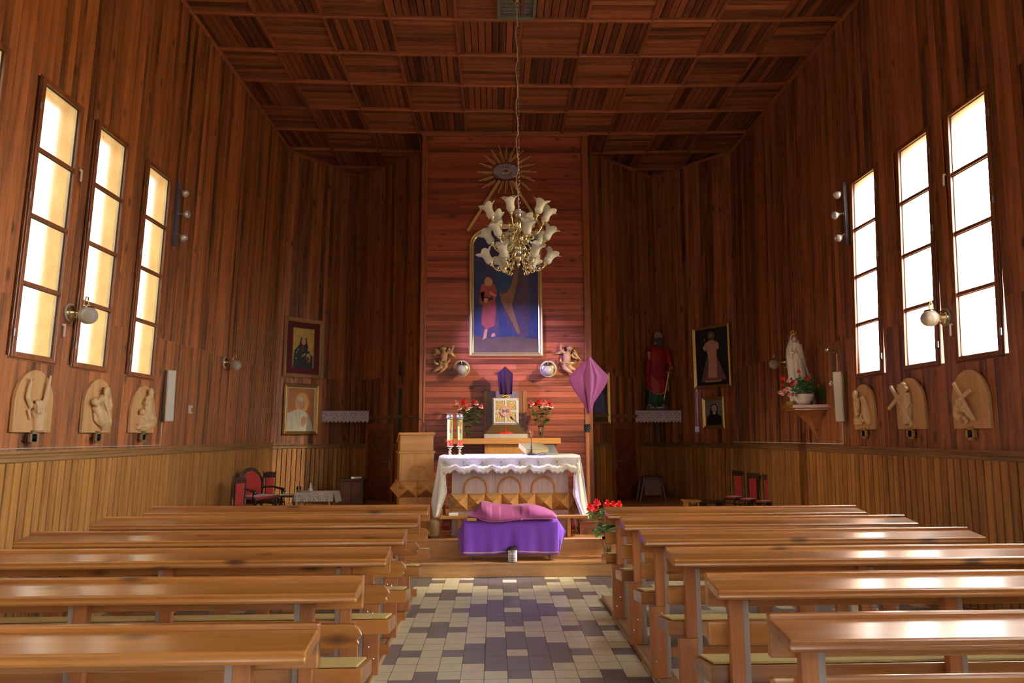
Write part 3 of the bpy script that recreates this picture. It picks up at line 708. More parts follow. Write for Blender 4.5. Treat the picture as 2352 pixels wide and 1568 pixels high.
# ================================================================ VIOLET TABLE WITH VEILED FIGURE
violet = pbr('violet_cloth', (.19, .045, .50), .7, var=.06, scale=20, sheen=.4)
magenta = pbr('magenta_veil', (.25, .036, .145), .6, var=.1, scale=15, sheen=.3)
braid = pbr('gold_braid', (.62, .55, .42), .6, .2, var=.25, scale=90)
VY = 7.74
vx0, vx1 = atY(1065, 1195, VY).x, atY(1282, 1195, VY).x; vz = atY(1170, 1195, VY).z; vd = .25
T = thing('small_table', 'low table hidden under violet cloth, short legs showing below the braid', 'table', ((vx0+vx1)/2, VY, ST1))
vcx = (vx0+vx1)/2; vw = (vx1-vx0)/2
B = MB(); B.t = .4; B.box(-vw+.01, .02, vz-ST1-.03, vw-.01, vd, vz-ST1-.004); B.build('table_top', dark_wood, T)
for sx_ in (-1, 1):
    B = MB(); B.tube([(sx_*(vw-.08), .06, 0), (sx_*(vw-.09), .06, vz-ST1-.03)], [.014, .022], 10); B.build('leg', steel, T, smooth=60)
    B = MB(); B.tube([(sx_*(vw-.08), vd-.03, 0), (sx_*(vw-.09), vd-.05, vz-ST1-.03)], [.014, .02], 10); B.build('leg', steel, T, smooth=60)
C = thing('violet_cloth', 'deep violet cloth with a gold braid hem over the low table before the altar', 'tablecloth', (vcx, VY, vz))
drop = vz-atY(1170, 1272, VY).z
def Pv(u, v):
    x = (-vw+2*vw*u); w = .010*math.sin(u*21+1)+.006*math.sin(u*47); return (x*(1+.0*v), -.004-.03*v-w*v, -drop*v - (.008*math.sin(u*9)*v))
B = MB(); B.grid(Pv, 90, 12); B.grid(lambda u, v: (-vw+2*vw*u, v*vd, 0.0), 20, 6); B.build('front_drop', violet, C, solid=.003, smooth=50)
for s_ in (-1, 1):
    tipx = atY(1048.5 if s_ < 0 else 1302.5, 1225, VY).x-vcx; tipz = atY(1170, 1225, VY).z-vz; lowx = atY(1058 if s_ < 0 else 1283, 1277, VY).x-vcx; lowz = atY(1170, 1277, VY).z-vz
    pts = [(s_*vw, -.004, 0), (tipx, .10, tipz), (lowx, .02, lowz), (s_*vw, -.034, -drop)]
    B = MB()
    def Pq(u, v, pts=pts):
        a = Vector(pts[0]).lerp(Vector(pts[3]), v); 
        m_ = Vector(pts[0]).lerp(Vector(pts[1]), min(1, v/.42)) if v < .42 else Vector(pts[1]).lerp(Vector(pts[2]), (v-.42)/.58)
        r_ = a.lerp(m_, u); return (r_.x, r_.y+.015*math.sin(u*9)*v, r_.z)
    B.grid(Pq, 12, 18); B.build('corner_fold', violet, C, solid=.003, smooth=180)
    B = MB(); pp = [Pq(1.0, .42+.58*i/10) for i in range(11)]; pp = [(a+(-s_)*.02, b-.006, c+.012) for a, b, c in pp]; B.tube(pp, .0065, 6); B.build('braid', braid, C)
    B = MB(); B.grid(lambda u, v: (s_*(vw+.02*v+.012*math.sin(u*14)*v), u*vd, -drop*.72*v), 20, 8); B.build('end_drop', violet, C, solid=.003, smooth=180)
B = MB(); B.grid(lambda u, v: (lambda p: (p[0], p[1]-.003, p[2]))(Pv(u, .905+.035*v)), 90, 1); B.build('braid', braid, C, solid=.004)
# veiled lying figure: a lump of cloth
prof = [(1074,1176,1186),(1087,1170,1187),(1095,1163,1188),(1106,1151,1194),(1118,1152,1197),(1128,1155,1199),(1149,1158.5,1199),(1179,1160,1195),(1197,1158,1193),(1214,1156.5,1192.5),(1230,1160,1192),(1250,1166,1192),(1268,1174,1191.5),(1278,1183,1190.5)]
def ipf(l, u, k):
    n = len(l)-1; i = min(int(u*n), n-1); f = u*n-i; f = f*f*(3-2*f); return l[i][k]+(l[i+1][k]-l[i][k])*f
def Pm(u, v):
    px = ipf(prof, u, 0); top = atY(px, ipf(prof, u, 1), VY+.12); bot = atY(px, ipf(prof, u, 2), VY-.035)
    hh = max(top.z-vz, .01)
    if v < .5:
        w = v/.5; a = w*PI/2; y = bot.y+(VY+.12-bot.y)*(1-math.cos(a))**.9; z = bot.z+(top.z-bot.z)*math.sin(a)**.8
        z = max(z, vz+.006) if y > VY else z
        q_ = (u-.34)*2.2+w*.5; r_ = (u-.80)*3.0-w*.9
        fo = .022*math.exp(-(q_/.22)**2)*math.sin(w*PI) + .020*math.exp(-(r_/.28)**2)*math.sin(w*PI) - .026*math.exp(-(((u-.62)*3+w*.4)/.30)**2)*math.sin(w*PI) + .005*math.sin(u*19+w*3)*math.sin(w*PI)
        return (top.x*(w)+bot.x*(1-w), y-fo*1.3, z+fo*.25)
    w = (v-.5)/.5; return (top.x, VY+.12+0.12*w, vz+.006+hh*max(0, 1-w**1.8))
T = thing('veiled_figure', 'figure lying under a magenta veil on the violet table before the altar', 'veiled figure', (0, 0, 0))
B = MB(); B.grid(Pm, 110, 30); B.build('magenta_veil', magenta, T, solid=.004, smooth=180)
B = MB(); B.tube([Vector(Pm(i/60, 0))+Vector((0,-.003,.003)) for i in range(3, 58)], .005, 6); B.ball(Vector(Pm(.62, 0))+Vector((0,-.008,.004)), (.018,.012,.014), 8); B.build('hem_roll', magenta, T, smooth=180)
p = atY(1083.5, 1198.5, VY-.05)
B = MB(); B.t = .8; B.box(-.052, -.0, 0, .052, .06, .034)
T = thing('wooden_block', 'small pale block with white curled carving peeking out from under the magenta veil', 'ornament', (p.x, VY-.03, vz+.002), .05)
B.build('block', oak_x, T, bevel=.002)
B = MB()
for i in range(4): B.tube([(-.03+i*.019, .05, .036), (-.034+i*.019, .025, .062), (-.03+i*.018, .008, .058), (-.028+i*.018, .004, .044)], [.010,.010,.009,.006], 8)
B.ball((0, .04, .045), (.042, .02, .014), 10)
B.build('white_carving', white, T, smooth=180)
# offering jar
p = atZ(1176.5, 1284.5, ST1); p.y = min(p.y, 7.66)
T = thing('offering_jar', 'lidded black jar with a printed white label on the lower step before the violet cloth', 'jar', (p.x, p.y, ST1))
jr = .052; jh = .158
B = MB(); B.lathe([(jr*.9,0),(jr,.006),(jr,jh-.022),(jr*.86,jh-.014)], 28); B.build('jar_body', pbr('dark_glass', (.03,.03,.035), .12, spec=.8), T, smooth=40)
B = MB(); B.lathe([(jr*.98,jh-.03),(jr*1.02,jh-.028),(jr*1.02,jh-.004),(jr*.9,jh)], 28); B.tube([(.02,-.01,jh),(.034,-.012,jh+.008)], .006, 6); B.build('lid', pbr('lid_metal', (.06,.045,.04), .25, .8), T, smooth=40)
B = MB(); R_ = jr+.0012
vs = []; 
for k in range(17):
    a = -PI/2-1.15+2.3*k/16; vs += [(R_*math.cos(a), R_*math.sin(a), .008), (R_*math.cos(a), R_*math.sin(a), jh-.034)]
B.add(vs, [(2*k, 2*k+2, 2*k+3, 2*k+1) for k in range(16)]); B.build('label', white, T)
for tx, zz, sz in (('OFIARA', .111, .021), ('na', .093, .012), ('KWIATY', .070, .016), ('do GROBU', .048, .0155), ('PAŃSKIEGO', .026, .0145)):
    words(tx, sz, black, T, (0, -R_-.003, zz), ext=.0025, sx=.92)
B = MB(); B.tube([(-jr, 0, jh*.72), (-jr-.022, 0, jh*.70), (-jr-.028, 0, jh*.45), (-jr-.016, 0, jh*.3), (-jr, 0, jh*.3)], .003, 6); B.build('wire_handle', steel, T)
# ================================================================ AMBO
ap = atY(907, 1100, 8.62); 
T = thing('ambo', 'pale oak ambo with arched panel and pyramid band left of the altar', 'lectern', (ap.x+.23, 8.78, ST2), math.radians(12))
def az(y, Y=8.6): return atY(940, y, Y).z-ST2
z_top, z_mid, z_b1, z_b0 = az(995), az(1037), az(1103), az(1142)
B = MB(); B.t = .5; B.box(-.21, -.16, 0, .21, .2, z_mid); B.t = .8; B.box(-.225, -.175, z_mid-.02, .225, .215, z_mid+.006); B.build('ambo_body', oak, T, bevel=.004)
B = MB(); B.t = .4; B.sect([(-.165, z_mid+.006), (-.165, z_top-.01), (.17, z_mid+.12), (.17, z_mid+.006)], -.205, .20); B.build('reading_box', oak_x, T, bevel=.004)
B = MB(); B.t = .7; B.sect([(-.195, z_top-.015), (-.195, z_top+.006), (-.16, z_top+.012), (.19, z_mid+.13), (.19, z_mid+.105)], -.225, .22); B.build('desk_top', oak_x, T, bevel=.003)
r = .115; zc_ = az(1068)-r
pts = [(-r, -.166, z_b1)] + [(r*math.cos(PI-PI*i/16), -.166, zc_+r*math.sin(PI*i/16)) for i in range(17)] + [(r, -.166, z_b1)]
B = MB(); B.t = .9; B.tube([(a+.02, b, c) for a, b, c in pts], .011, 8); B.build('arch_moulding', oak_x, T, smooth=60)
B = MB(); B.t = .2; B.prism([(a+.02, c) for a, b, c in pts], -.164, -.1605); B.build('arch_panel', oak, T)
B = MB(); n = 2
for i in range(n):
    a = -.22+i*.22; b = a+.22; q = [(a,-.175,z_b0),(b,-.175,z_b0),(b,-.175,z_b1),(a,-.175,z_b1)]; ap_ = ((a+b)/2,-.27,(z_b0+z_b1)/2)
    for k in range(4): B.t = [.1,.9,.6,.4][k]; B.add([q[k], q[(k+1)%4], ap_], [(0,1,2)])  # facet shading put into the wood tint
for s_ in (-1, 1):
    a = s_*.22; q = [(a,-.175,z_b0),(a,.2,z_b0),(a,.2,z_b1),(a,-.175,z_b1)]; ap_ = (a+s_*.09, .01, (z_b0+z_b1)/2)
    for k in range(4): B.t = [.2,.5,.8,.6][k]; B.add([q[k], q[(k+1)%4], ap_], [(0,1,2)])  # painted shading on the side facets as well
B.t = .5; B.box(-.22,-.175,z_b0,.22,.2,z_b1); B.build('pyramid_band', wood('pyramid_oak_dark', (.24, .10, .03), (.76, .42, .14), 'X', rough=.35, var=1.0, knots=0), T)
p = atY(979, 996, 8.75)
T = thing('gooseneck_microphone', 'thin black gooseneck microphone standing on the ambo', 'microphone', (p.x, 8.72, p.z-.06))
tp_ = atY(963, 962, 8.7)-Vector((p.x, 8.72, p.z-.06))
B = MB(); B.tube([(0,0,0),(0,0,.10),(0,0,.17),(-.03,-.01,.20),(tp_.x,tp_.y,tp_.z)], .004, 6); B.tube([(0,0,0),(0,0,.10)], .007, 8); B.build('neck', black, T, smooth=60)
B = MB(); B.ball(tp_, (.016,.011,.010), 10); B.build('capsule', black, T, smooth=180)
B = MB(); B.lathe([(.022,0),(.022,.008),(.008,.012)], 16); B.build('base', black, T)
# ================================================================ THINGS ON THE ALTAR
wax = pbr('yellow_green_wax', (.60, .70, .20), .45, var=.06); red_dec = pbr('red_decoration', (.75, .10, .04), .5); blue_dec = pbr('grey_blue_print', (.10, .16, .22), .5)
clear = pbr('clear_glass', (.95, .97, .97), .03, trans=1, var=.0)
tz = topz+.004
def make_candle():
    t = thing('altar_candle', 'x', 'candle')
    B = MB(); B.lathe([(.058,0),(.06,.006),(.045,.016),(.02,.026),(.013,.045),(.024,.052),(.013,.06),(.012,.075),(.028,.085),(.015,.092),(.05,.104),(.052,.11),(.045,.112)], 28); B.build('candlestick', brass, t, smooth=50)
    B = MB(); B.lathe([(.034,.112),(.034,.425)], 28); B.build('candle_body', wax, t, smooth=40)
    B = MB(); B.lathe([(.0348,.114),(.0348,.172)], 28, cap=False)
    for k in range(9): a = 2*PI*k/9; B.ball((.0345*math.cos(a), .0345*math.sin(a), .172), (.009,.009,.014), 6)
    B.build('red_band', red_dec, t)
    def arc(pts, rad, nm, mt):
        B = MB(); B.tube([(.036*math.sin(x/.036), -.036*math.cos(x/.036), z) for x, z in pts], rad, 6); return B.build(nm, mt, t)
    arc([(-.004,.27),(.0,.385),(.012,.392),(.019,.372),(.012,.345),(.0,.335)], .0028, 'red_emblem', red_dec)
    arc([(-.013,.30),(.005,.325)], .0022, 'red_emblem', red_dec)
    arc([(.002,.262),(.004,.305)], .0045, 'blue_emblem', blue_dec); arc([(-.008,.272),(.016,.292)], .003, 'blue_emblem', blue_dec); arc([(-.008,.288),(.016,.270)], .003, 'blue_emblem', blue_dec)
    B = MB(); B.lathe([(.03,.427),(.045,.44),(.047,.46),(.036,.48),(.038,.486),(.05,.492),(.05,.495),(.03,.486)], 24)
    for k in range(6): a = 2*PI*k/6; B.ball((.034*math.cos(a), .034*math.sin(a), .457), .014, 8)
    B.build('glass_crown', pbr('smoky_cut_glass', (.55,.5,.45), .08, .55, var=.4, scale=90), t, smooth=60)
    return t
c1 = make_candle(); c1['label'] = 'left one of the two tall candles on brass sticks on the altar'; c1['group'] = 'candles on the altar'
p = atY(1033.6, 1045, 8.42); c1.location = (p.x, 8.42, tz); c1.rotation_euler.z = .12; c1.scale = (1,1,1)
c2 = copy_tree(c1, label='right one of the two tall candles on brass sticks on the altar'); p = atY(1055.8, 1045, 8.42); c2.location = (p.x, 8.42, tz)
# missal on its stand
p = atY(1240, 1042, 8.42)
T = thing('book_stand', 'grey sloping metal book stand on the right of the altar top', 'book stand', (p.x, 8.42, tz), math.radians(14))
B = MB(); B.add([(-.17,-.10,.012),(.20,-.10,.012),(.24,.16,.115),(-.15,.16,.115)],[(0,1,2,3)]); B.build('plate', pbr('stand_grey', (.42,.42,.40), .4, .4), T, solid=.005)
B = MB(); B.tube([(-.17,-.10,.012),(-.17,.16,.0),(-.15,.16,.115)], .003, 6); B.tube([(.20,-.10,.012),(.24,.16,.0),(.24,.16,.115)], .003, 6); B.build('stand_frame', steel, T)
p = atY(1226, 1036, 8.40)
T = thing('missal', 'thick closed gilt-edged book lying on the grey stand on the altar', 'book', (p.x, 8.42, tz+.052), math.radians(24)); T.rotation_euler.x = math.radians(20)
B = MB(); B.box(-.15,-.10,.006,.145,.10,.052); B.build('pages', pbr('gilt_pages', (.66,.55,.26), .5, .2, scale=300), T)
B = MB(); B.box(-.155,-.105,0,.15,.105,.006); B.box(-.155,-.105,.052,.15,.105,.058); B.box(-.158,-.105,.0,-.15,.105,.058); B.build('cover', pbr('olive_cover', (.30,.26,.10), .5), T, bevel=.002)
p = atY(1221, 1043, 8.28)
T = thing('gooseneck_microphone', 'black gooseneck microphone on a round base on the altar, bent before the tabernacle', 'microphone', (p.x, 8.28, tz))
h_ = atY(1179, 963, 8.2)-Vector((p.x, 8.28, tz)); k1 = atY(1221, 1008, 8.25)-Vector((p.x, 8.28, tz)); k2 = atY(1214, 995, 8.23)-Vector((p.x, 8.28, tz))
B = MB(); B.lathe([(.055,0),(.055,.01),(.03,.016),(.012,.02)], 24); B.build('base', black, T, smooth=40)
B = MB(); B.tube([(0,0,.01),(0,0,k1.z*.6)], .008, 8); B.tube([(0,0,k1.z*.55), k1, k2, h_], .004, 6); B.ball(k2, .009, 8); B.build('neck', black, T, smooth=60)
B = MB(); d = (h_-k2).normalized(); B.tube([h_, h_+d*.03], [.009,.013], 10); B.ball(h_+d*.034, .014, 10); B.build('capsule', black, T, smooth=60)
B = MB(); B.tube([(.0,-.05,.004),(.06,-.055,.006),(.12,-.03,.03),(.17,-.05,.02),(.16,-.06,.004),(.08,-.07,.003)], .003, 6)
o = B.build('microphone_cable', black, T)
# ================================================================ BACK ALTAR, TABERNACLE
BY = 10.88
q = R(1040, 1288, 1005.5, 1020, BY)
T = thing('altar_shelf', 'long pale oak shelf on the altar wall that carries tabernacle and roses', 'shelf', ((q[0]+q[1])/2, BY, ST2))
B = MB(); B.t = .5; hwid = (q[1]-q[0])/2; B.box(-hwid, 0, q[2]-ST2, hwid, FRONT-BY-.004, q[3]-ST2); B.build('shelf_board', oak_x, T, bevel=.004)
SHZ = q[3]; q2 = R(1113, 1219, 1021, 1042, BY+.06); cxs = (q[0]+q[1])/2
B = MB(); B.t = .3; B.box(q2[0]-cxs, .06, 0, q2[1]-cxs, FRONT-BY-.01, q[2]-ST2); B.build('shelf_support', oak, T, bevel=.004)
q = R(1111, 1209, 897, 1005, FRONT-.06); pcx = (q[0]+q[1])/2
T = thing('tabernacle_surround', 'upright wooden back panel with fluted edges behind the tabernacle', 'panel', (pcx, FRONT-.06, SHZ))
B = MB(); B.t = .5; w_ = (q[1]-q[0])/2; hh = q[3]-SHZ; B.box(-w_, 0, 0, w_, .05, hh); B.build('back_panel', wood('reddish_veneer', (.12,.04,.02), (.34,.14,.07), 'Z', rough=.3, knots=0), T, bevel=.003)
B = MB(); B.t = .8
for s_ in (-1, 1):
    for k in range(3): B.box(s_*(w_-.012-k*.018)-.005, -.008, 0, s_*(w_-.012-k*.018)+.005, 0, hh)
B.build('fluting', oak, T, bevel=.002)
q = R(1131, 1189, 898, 1003, FRONT-.075); B = MB(); B.box(q[0]-pcx, -.012, 0, q[1]-pcx, -.001, q[3]-SHZ); B.build('grey_inlay', pbr('grey_lilac_veneer', (.22,.16,.24), .35), T)
TY = 11.0
q = R(1131.3, 1191, 913.5, 975, TY); tcx = (q[0]+q[1])/2; s0 = (q[1]-q[0])/2
T = thing('tabernacle', 'square silver and gold tabernacle with four patterned fields on the altar wall shelf', 'tabernacle', (tcx, TY, SHZ))
silver = pbr('hammered_silver', (.72,.70,.62), .35, .7, var=.2, scale=120, bump=.5); hg = pbr('hammered_gold', (.66,.50,.22), .35, .75, var=.45, scale=70, bump=.8)
a0, a1 = q[2]-SHZ, q[3]-SHZ
B = MB(); B.box(-s0, 0, a0, s0, .22, a1); B.build('casket', silver, T, bevel=.004)
B = MB(); i_ = s0*.80; am = (a0+a1)/2
for xa, xb, za, zb in ((-i_, -.012, am+.012, am+i_), (.012, i_, am+.012, am+i_), (-i_, -.012, am-i_, am-.012), (.012, i_, am-i_, am-.012)): B.box(xa, -.010, za, xb, 0, zb)
B.build('gold_fields', hg, T)
B = MB()
for a, b, c, d in ((-i_-.02, am-i_-.02, i_+.02, am-i_), (-i_-.02, am+i_, i_+.02, am+i_+.02), (-i_-.02, am-i_, -i_, am+i_), (i_, am-i_, i_+.02, am+i_), (-.012, am-i_, .012, am+i_), (-i_, am-.012, i_, am+.012)): B.box(a, -.016, b, c, -.0, d)
B.build('door_frame', pbr('pale_silver', (.75,.76,.80), .3, .6), T, bevel=.002)
B = MB(); B.lathe([(.052,0),(.085,0),(.085,.012),(.052,.012)], 32, Matrix.Translation((0,-.028,am)) @ Matrix.Rotation(-PI/2, 4, 'X') @ Matrix.Translation((0,0,-.0)), cap=False); B.build('rose_ring', pbr('pink_enamel', (.75,.30,.30), .3), T)
B = MB(); B.lathe([(.0,0),(.058,0),(.058,.008)], 24, Matrix.Translation((0,-.018,am)) @ Matrix.Rotation(PI/2, 4, 'X')); B.build('medallion', silver, T)
words('IHS', .074, black, T, (0, -.030, am), name='monogram')
for sx_ in (-1, 1):
    for sz_ in (-1, 1):
        B = MB(); B.ball((sx_*(s0-.02), -.004, am+sz_*(s0-.022)), (.013,.01,.013), 8); B.build('stud', brass, T, smooth=180)
q = R(1115, 1214.5, 996, 1004, TY-.08); w0 = (q[1]-q[0])/2
B = MB(); z_ = q[3]-SHZ; vs = [(-w0+.01,-.07,z_),(w0-.01,-.07,z_),(s0,-.0,a0),(-s0,0,a0),(-w0+.01,.22,z_),(w0-.01,.22,z_),(s0,.22,a0),(-s0,.22,a0)]
B.add(vs, [(0,1,2,3),(1,5,6,2),(5,4,7,6),(4,0,3,7),(3,2,6,7),(1,0,4,5)]); B.build('sloping_base', pbr('bronze_base', (.26,.16,.06), .35, .7), T)
B = MB(); B.box(-w0,-.08,0,w0,.24,z_); B.build('plinth', silver, T, bevel=.003)
B = MB(); rnd = random.Random(1)
for k in range(46):
    a = rnd.uniform(-1, 1); h_ = (1-abs(a)**.8)*rnd.uniform(.3, 1); x = a*.14; f0 = h_*.8; 
    yb = -.07+.07*f0*.9-.006; zb = z_+(a0-z_)*f0*.9
    B.tube([(x*.5, -.074, z_+.004), (x, yb, zb+.003)], [.006, .0015], 4)
B.build('red_flames', pbr('red_enamel', (.85,.05,.02), .3), T)
B = MB()
for k in range(9): a = PI*k/8; B.ball((.055*math.cos(a), .05-.01, a1+.012+.028*math.sin(a)), .017, 8)
B.lathe([(.05,0),(.06,.012),(.045,.02)], 20, Matrix.Translation((0,.04,a1))); B.build('gilt_crest', gold, T, smooth=180)
# veil over the crucifix above
vp = pbr('dark_purple_cloth', (.035, .008, .045), .9, var=.08, sheen=0)
Yv = 11.03; P_ = [atY(x, y, Yv) for x, y in ((1146.5,905),(1142,857),(1160.2,841.5),(1178.2,857),(1176.5,904.8))]
o0 = Vector((P_[2].x, Yv, P_[0].z))
T = thing('veiled_crucifix', 'small cross covered by a dark purple cloth standing on the tabernacle', 'veiled cross', o0)
L_ = [(p.x-o0.x, p.z-o0.z) for p in P_]
def Pz(u, v):
    zt_ = L_[1][1]+(L_[2][1]-L_[1][1])*(1-abs(2*u-1)); x = (L_[0][0]+(L_[4][0]-L_[0][0])*u)*(1-v)+(L_[1][0]+(L_[3][0]-L_[1][0])*u)*v
    return (x, -.05*math.exp(-((u-.5)/.12)**2)*(.4+.6*v)+.012*math.sin(u*17), zt_*v)
B = MB(); B.grid(Pz, 30, 14); B.grid(lambda u, v: (Pz(u, v)[0], .05, Pz(u, v)[2]), 6, 6); B.build('veil', vp, T, solid=.004, smooth=180)
B = MB(); B.box(-.012, .01, -.06, .012, .03, L_[2][1]-.03); B.box(L_[1][0]+.02, .012, L_[1][1]-.05, L_[3][0]-.02, .028, L_[1][1]-.02); B.build('cross', dark_wood, T)
# ================================================================ ROSES
leafm = pbr('rose_leaf', (.045, .16, .035), .45, var=.4, scale=40); stemm = pbr('rose_stem', (.10, .24, .05), .5)
rose_pink = pbr('pink_white_petals', (.85, .22, .24), .55, var=.35, scale=45); rose_red = pbr('red_petals', (.72, .012, .015), .5, var=.2, scale=40); petal_pale = pbr('pale_pink_petals', (.85, .42, .38), .6, var=.2, scale=40); white_p = pbr('cream_pink_edge', (.92, .60, .55), .6)
_seed = [0]
def rose(name, label, cat, group, base, head, mat, r=.036, leaves=4, mat2=None):
    """stem from base to head, petals wrapped round the head"""
    _seed[0] += 1; rn = random.Random(_seed[0]); base = Vector(base); head = Vector(head)
    t = thing(name, label, cat, base, 0, group); h = head-base
    d = h.normalized(); ax = (d+Vector((0, -.5, .3))).normalized(); Q = ax.to_track_quat('Z', 'Y').to_matrix()
    B = MB(); rnd = rn
    for ring, (n, rr, tilt, hz) in enumerate(((3, .30, .12, .30), (5, .55, .35, .2), (6, .82, .75, .0), (6, 1.0, 1.15, -.22))):
        B.m = 1 if (mat2 and ring == 3) else 0
        for k in range(n):
            a = 2*PI*(k+rn.random()*.3)/n+ring; ca, sa = math.cos(a), math.sin(a)
            def P(u, v):
                s_ = (u-.5)*2; wdt = rr*.85*math.sin(PI*(.25+.6*v)); out = rr*(.25+.75*v**1.2)*(1 if ring > 1 else .8); z = hz+v*(1.1-tilt*.55)-(v**3)*tilt*.35 - s_*s_*.12*v
                bend = out*(1-.25*s_*s_); x = bend; y = s_*wdt*.62
                return head + Q @ Vector((x*ca-y*sa, x*sa+y*ca, z))*r - base
            B.grid(P, 4, 4)
    o = B.build('bloom', [mat, mat2 or mat], t, smooth=180)
    mid = h*.5+Vector((rn.uniform(-.012,.012), rn.uniform(-.012,.012), 0))
    B = MB(); B.tube([(0,0,0), mid*.6, mid, h*.8, h*.99], .0028, 5); B.build('stem', stemm, t)
    for k in range(leaves):
        f = rn.uniform(.45, .93); c = h*f; a = rn.uniform(0, 2*PI); L = rn.uniform(1.0, 1.7)*r*1.35
        dv = Vector((math.cos(a), math.sin(a)*.6-.2, rn.uniform(-.25, .5))).normalized(); sd = dv.cross(Vector((0,0,1))).normalized()
        def P(u, v): return c + dv*L*v + sd*(u-.5)*2*L*.30*math.sin(PI*min(1, v*.95+.03))*1.0 + Vector((0,0,-.15*L*v*v-.1*L*abs(u-.5)))
        B = MB(); B.grid(P, 4, 6); B.build('leaf', leafm, t, smooth=180)
    return t
def vase(loc, r0, r1, h, label, cat='vase', name='glass_vase', water=True):
    t = thing(name, label, cat, loc)
    B = MB(); B.lathe([(r0*.85,0),(r0,.006),(r0*.92,h*.4),(r1*.95,h*.85),(r1,h)], 28, cap=False); B.lathe([(0.001,.004),(r0*.85,0)], 28, cap=False); B.build('vase_body', clear, t, smooth=60, solid=.003)
    B = MB(); B.lathe([(.001,.008),(r0*.8,.009),(r0*.86,h*.3),(r0*.86,h*.45),(.001,h*.45)], 24, cap=False); B.build('water', pbr('vase_water', (.8,.86,.75), .02, trans=1, ior=1.33, var=0), t, smooth=60)
    return t
gn = 'roses in the %s'
for nm, vx, vy0, vy1, heads in (('left', 1074.6, 1003.6, 975, [(1048,926),(1055,938),(1065,921.5),(1065,928),(1073,939),(1081,934),(1088,924),(1094,927),(1105,934)]),
                                ('right', 1243, 1003.6, 972, [(1217,932),(1222,927),(1231,929),(1238,923),(1244,932),(1251,925),(1262,928),(1266,933),(1256,931)])):
    b = atY(vx, vy0, 11.02); b.z = SHZ+.001; tp_ = atY(vx, vy1, 11.02)
    vase(b, .036, .045, .19, 'clear glass vase of pink roses %s of the tabernacle' % ('left' if nm == 'left' else 'right'))
    for i, (hx, hy) in enumerate(heads):
        Yh = 11.02+random.Random(i).uniform(-.07, .05); hd = atY(hx, hy, Yh)
        dark = i in (2, 3, 6)
        rose('rose', '%s in the glass vase %s of the tabernacle' % ('dark red rose' if dark else 'pink and white rose', nm), 'rose', '%s roses %s of the tabernacle' % ('dark' if dark else 'pink', nm),
             (b.x+random.Random(i+9).uniform(-.015,.015), b.y+random.Random(i+5).uniform(-.015,.015), SHZ+.02), hd, rose_red if dark else rose_pink, .046, 14, None if dark else white_p)
b = Vector((atY(1396, 1262, 7.86).x, 7.86, ST1+.001))
vase(b, .05, .06, .22, 'tall glass vase of red roses on the step beside the first right-hand pew')
for i, (hx, hy) in enumerate([(1371,1156),(1356,1166),(1369,1170),(1395,1159),(1407,1161),(1421,1161)]):
    hd = atY(hx, hy, 7.9+random.Random(i).uniform(-.06,.06))
    rose('rose', 'large red rose in the tall vase on the step by the right-hand pews', 'rose', 'red roses in the tall vase', (b.x+random.Random(i).uniform(-.02,.02), b.y, ST1+.02), hd, rose_red, .052, 14)
# small cruet on the shelf
p = atY(1213, 1004, 10.98); T = thing('cruet', 'little metal-topped glass cruet at the right end of the tabernacle plinth', 'bottle', (p.x+.025, 10.93, SHZ))
B = MB(); B.lathe([(.03,0),(.035,.01),(.03,.05),(.016,.07),(.018,.085)], 20); B.build('bottle_body', clear, T, smooth=60); B = MB(); B.lathe([(.018,.085),(.012,.1),(.004,.13)], 16); B.build('stopper', steel, T, smooth=60)
# ================================================================ PICTURES
def picture(label, cat, plane, xl, xr, yt, yb, frame_mat, fw, depth, paint, mat_in=None, mw=0, name='framed_picture', off=.018):
    loc, w, h, rz = spot(plane, xl, xr, yt, yb, off)
    t = thing(name, label, cat, loc, rz)
    B = MB(); hw = w/2
    prof = [(0, 0), (0, -depth*.7), (fw*.2, -depth), (fw*.45, -depth*.75), (fw*.6, -depth*.85), (fw*.85, -depth*.5), (fw, -depth*.3), (fw, 0)]
    cs = [(-hw, 0, 1, 1), (hw, 0, -1, 1), (hw, h, -1, -1), (-hw, h, 1, -1)]
    vs = [(cx+sx_*a, d, cz+sz_*a) for cx, cz, sx_, sz_ in cs for a, d in prof]; n = len(prof)
    B.t = .5; B.add(vs, [(i*n+k, i*n+k+1, ((i+1)%4)*n+k+1, ((i+1)%4)*n+k) for i in range(4) for k in range(n-1)])
    B.build('frame', frame_mat, t)
    ih = fw
    if mat_in:
        B = MB(); a = fw-.002
        for q in ((-hw+a, a, hw-a, a+mw), (-hw+a, h-a-mw, hw-a, h-a), (-hw+a, a+mw, -hw+a+mw, h-a-mw), (hw-a-mw, a+mw, hw-a, h-a-mw)): B.box(q[0], -depth*.3, q[1], q[2], -.004, q[3])
        B.build('mount', mat_in, t); ih = fw+mw
    B = MB(); mats = paint(B, hw-ih, ih, h-ih)
    B.build('painting', mats, t)
    return t
def lay(B, m, pts, k):
    B.m = m; B.add([(x, -.006-k*.0006, z) for x, z in pts], [tuple(range(len(pts)))])
def ell(cx, cz, rx, rz, n=20, a0=0, a1=2*PI): return [(cx+rx*math.cos(a0+(a1-a0)*i/n), cz+rz*math.sin(a0+(a1-a0)*i/n)) for i in range(n)]
def oil(name, c, var=.3, sc=14): return pbr(name, c, .3, var=var, scale=sc, bump=.15, coat=.2)
skin = oil('painted_skin', (.48,.26,.15)); hairc = oil('painted_hair', (.10,.05,.02))
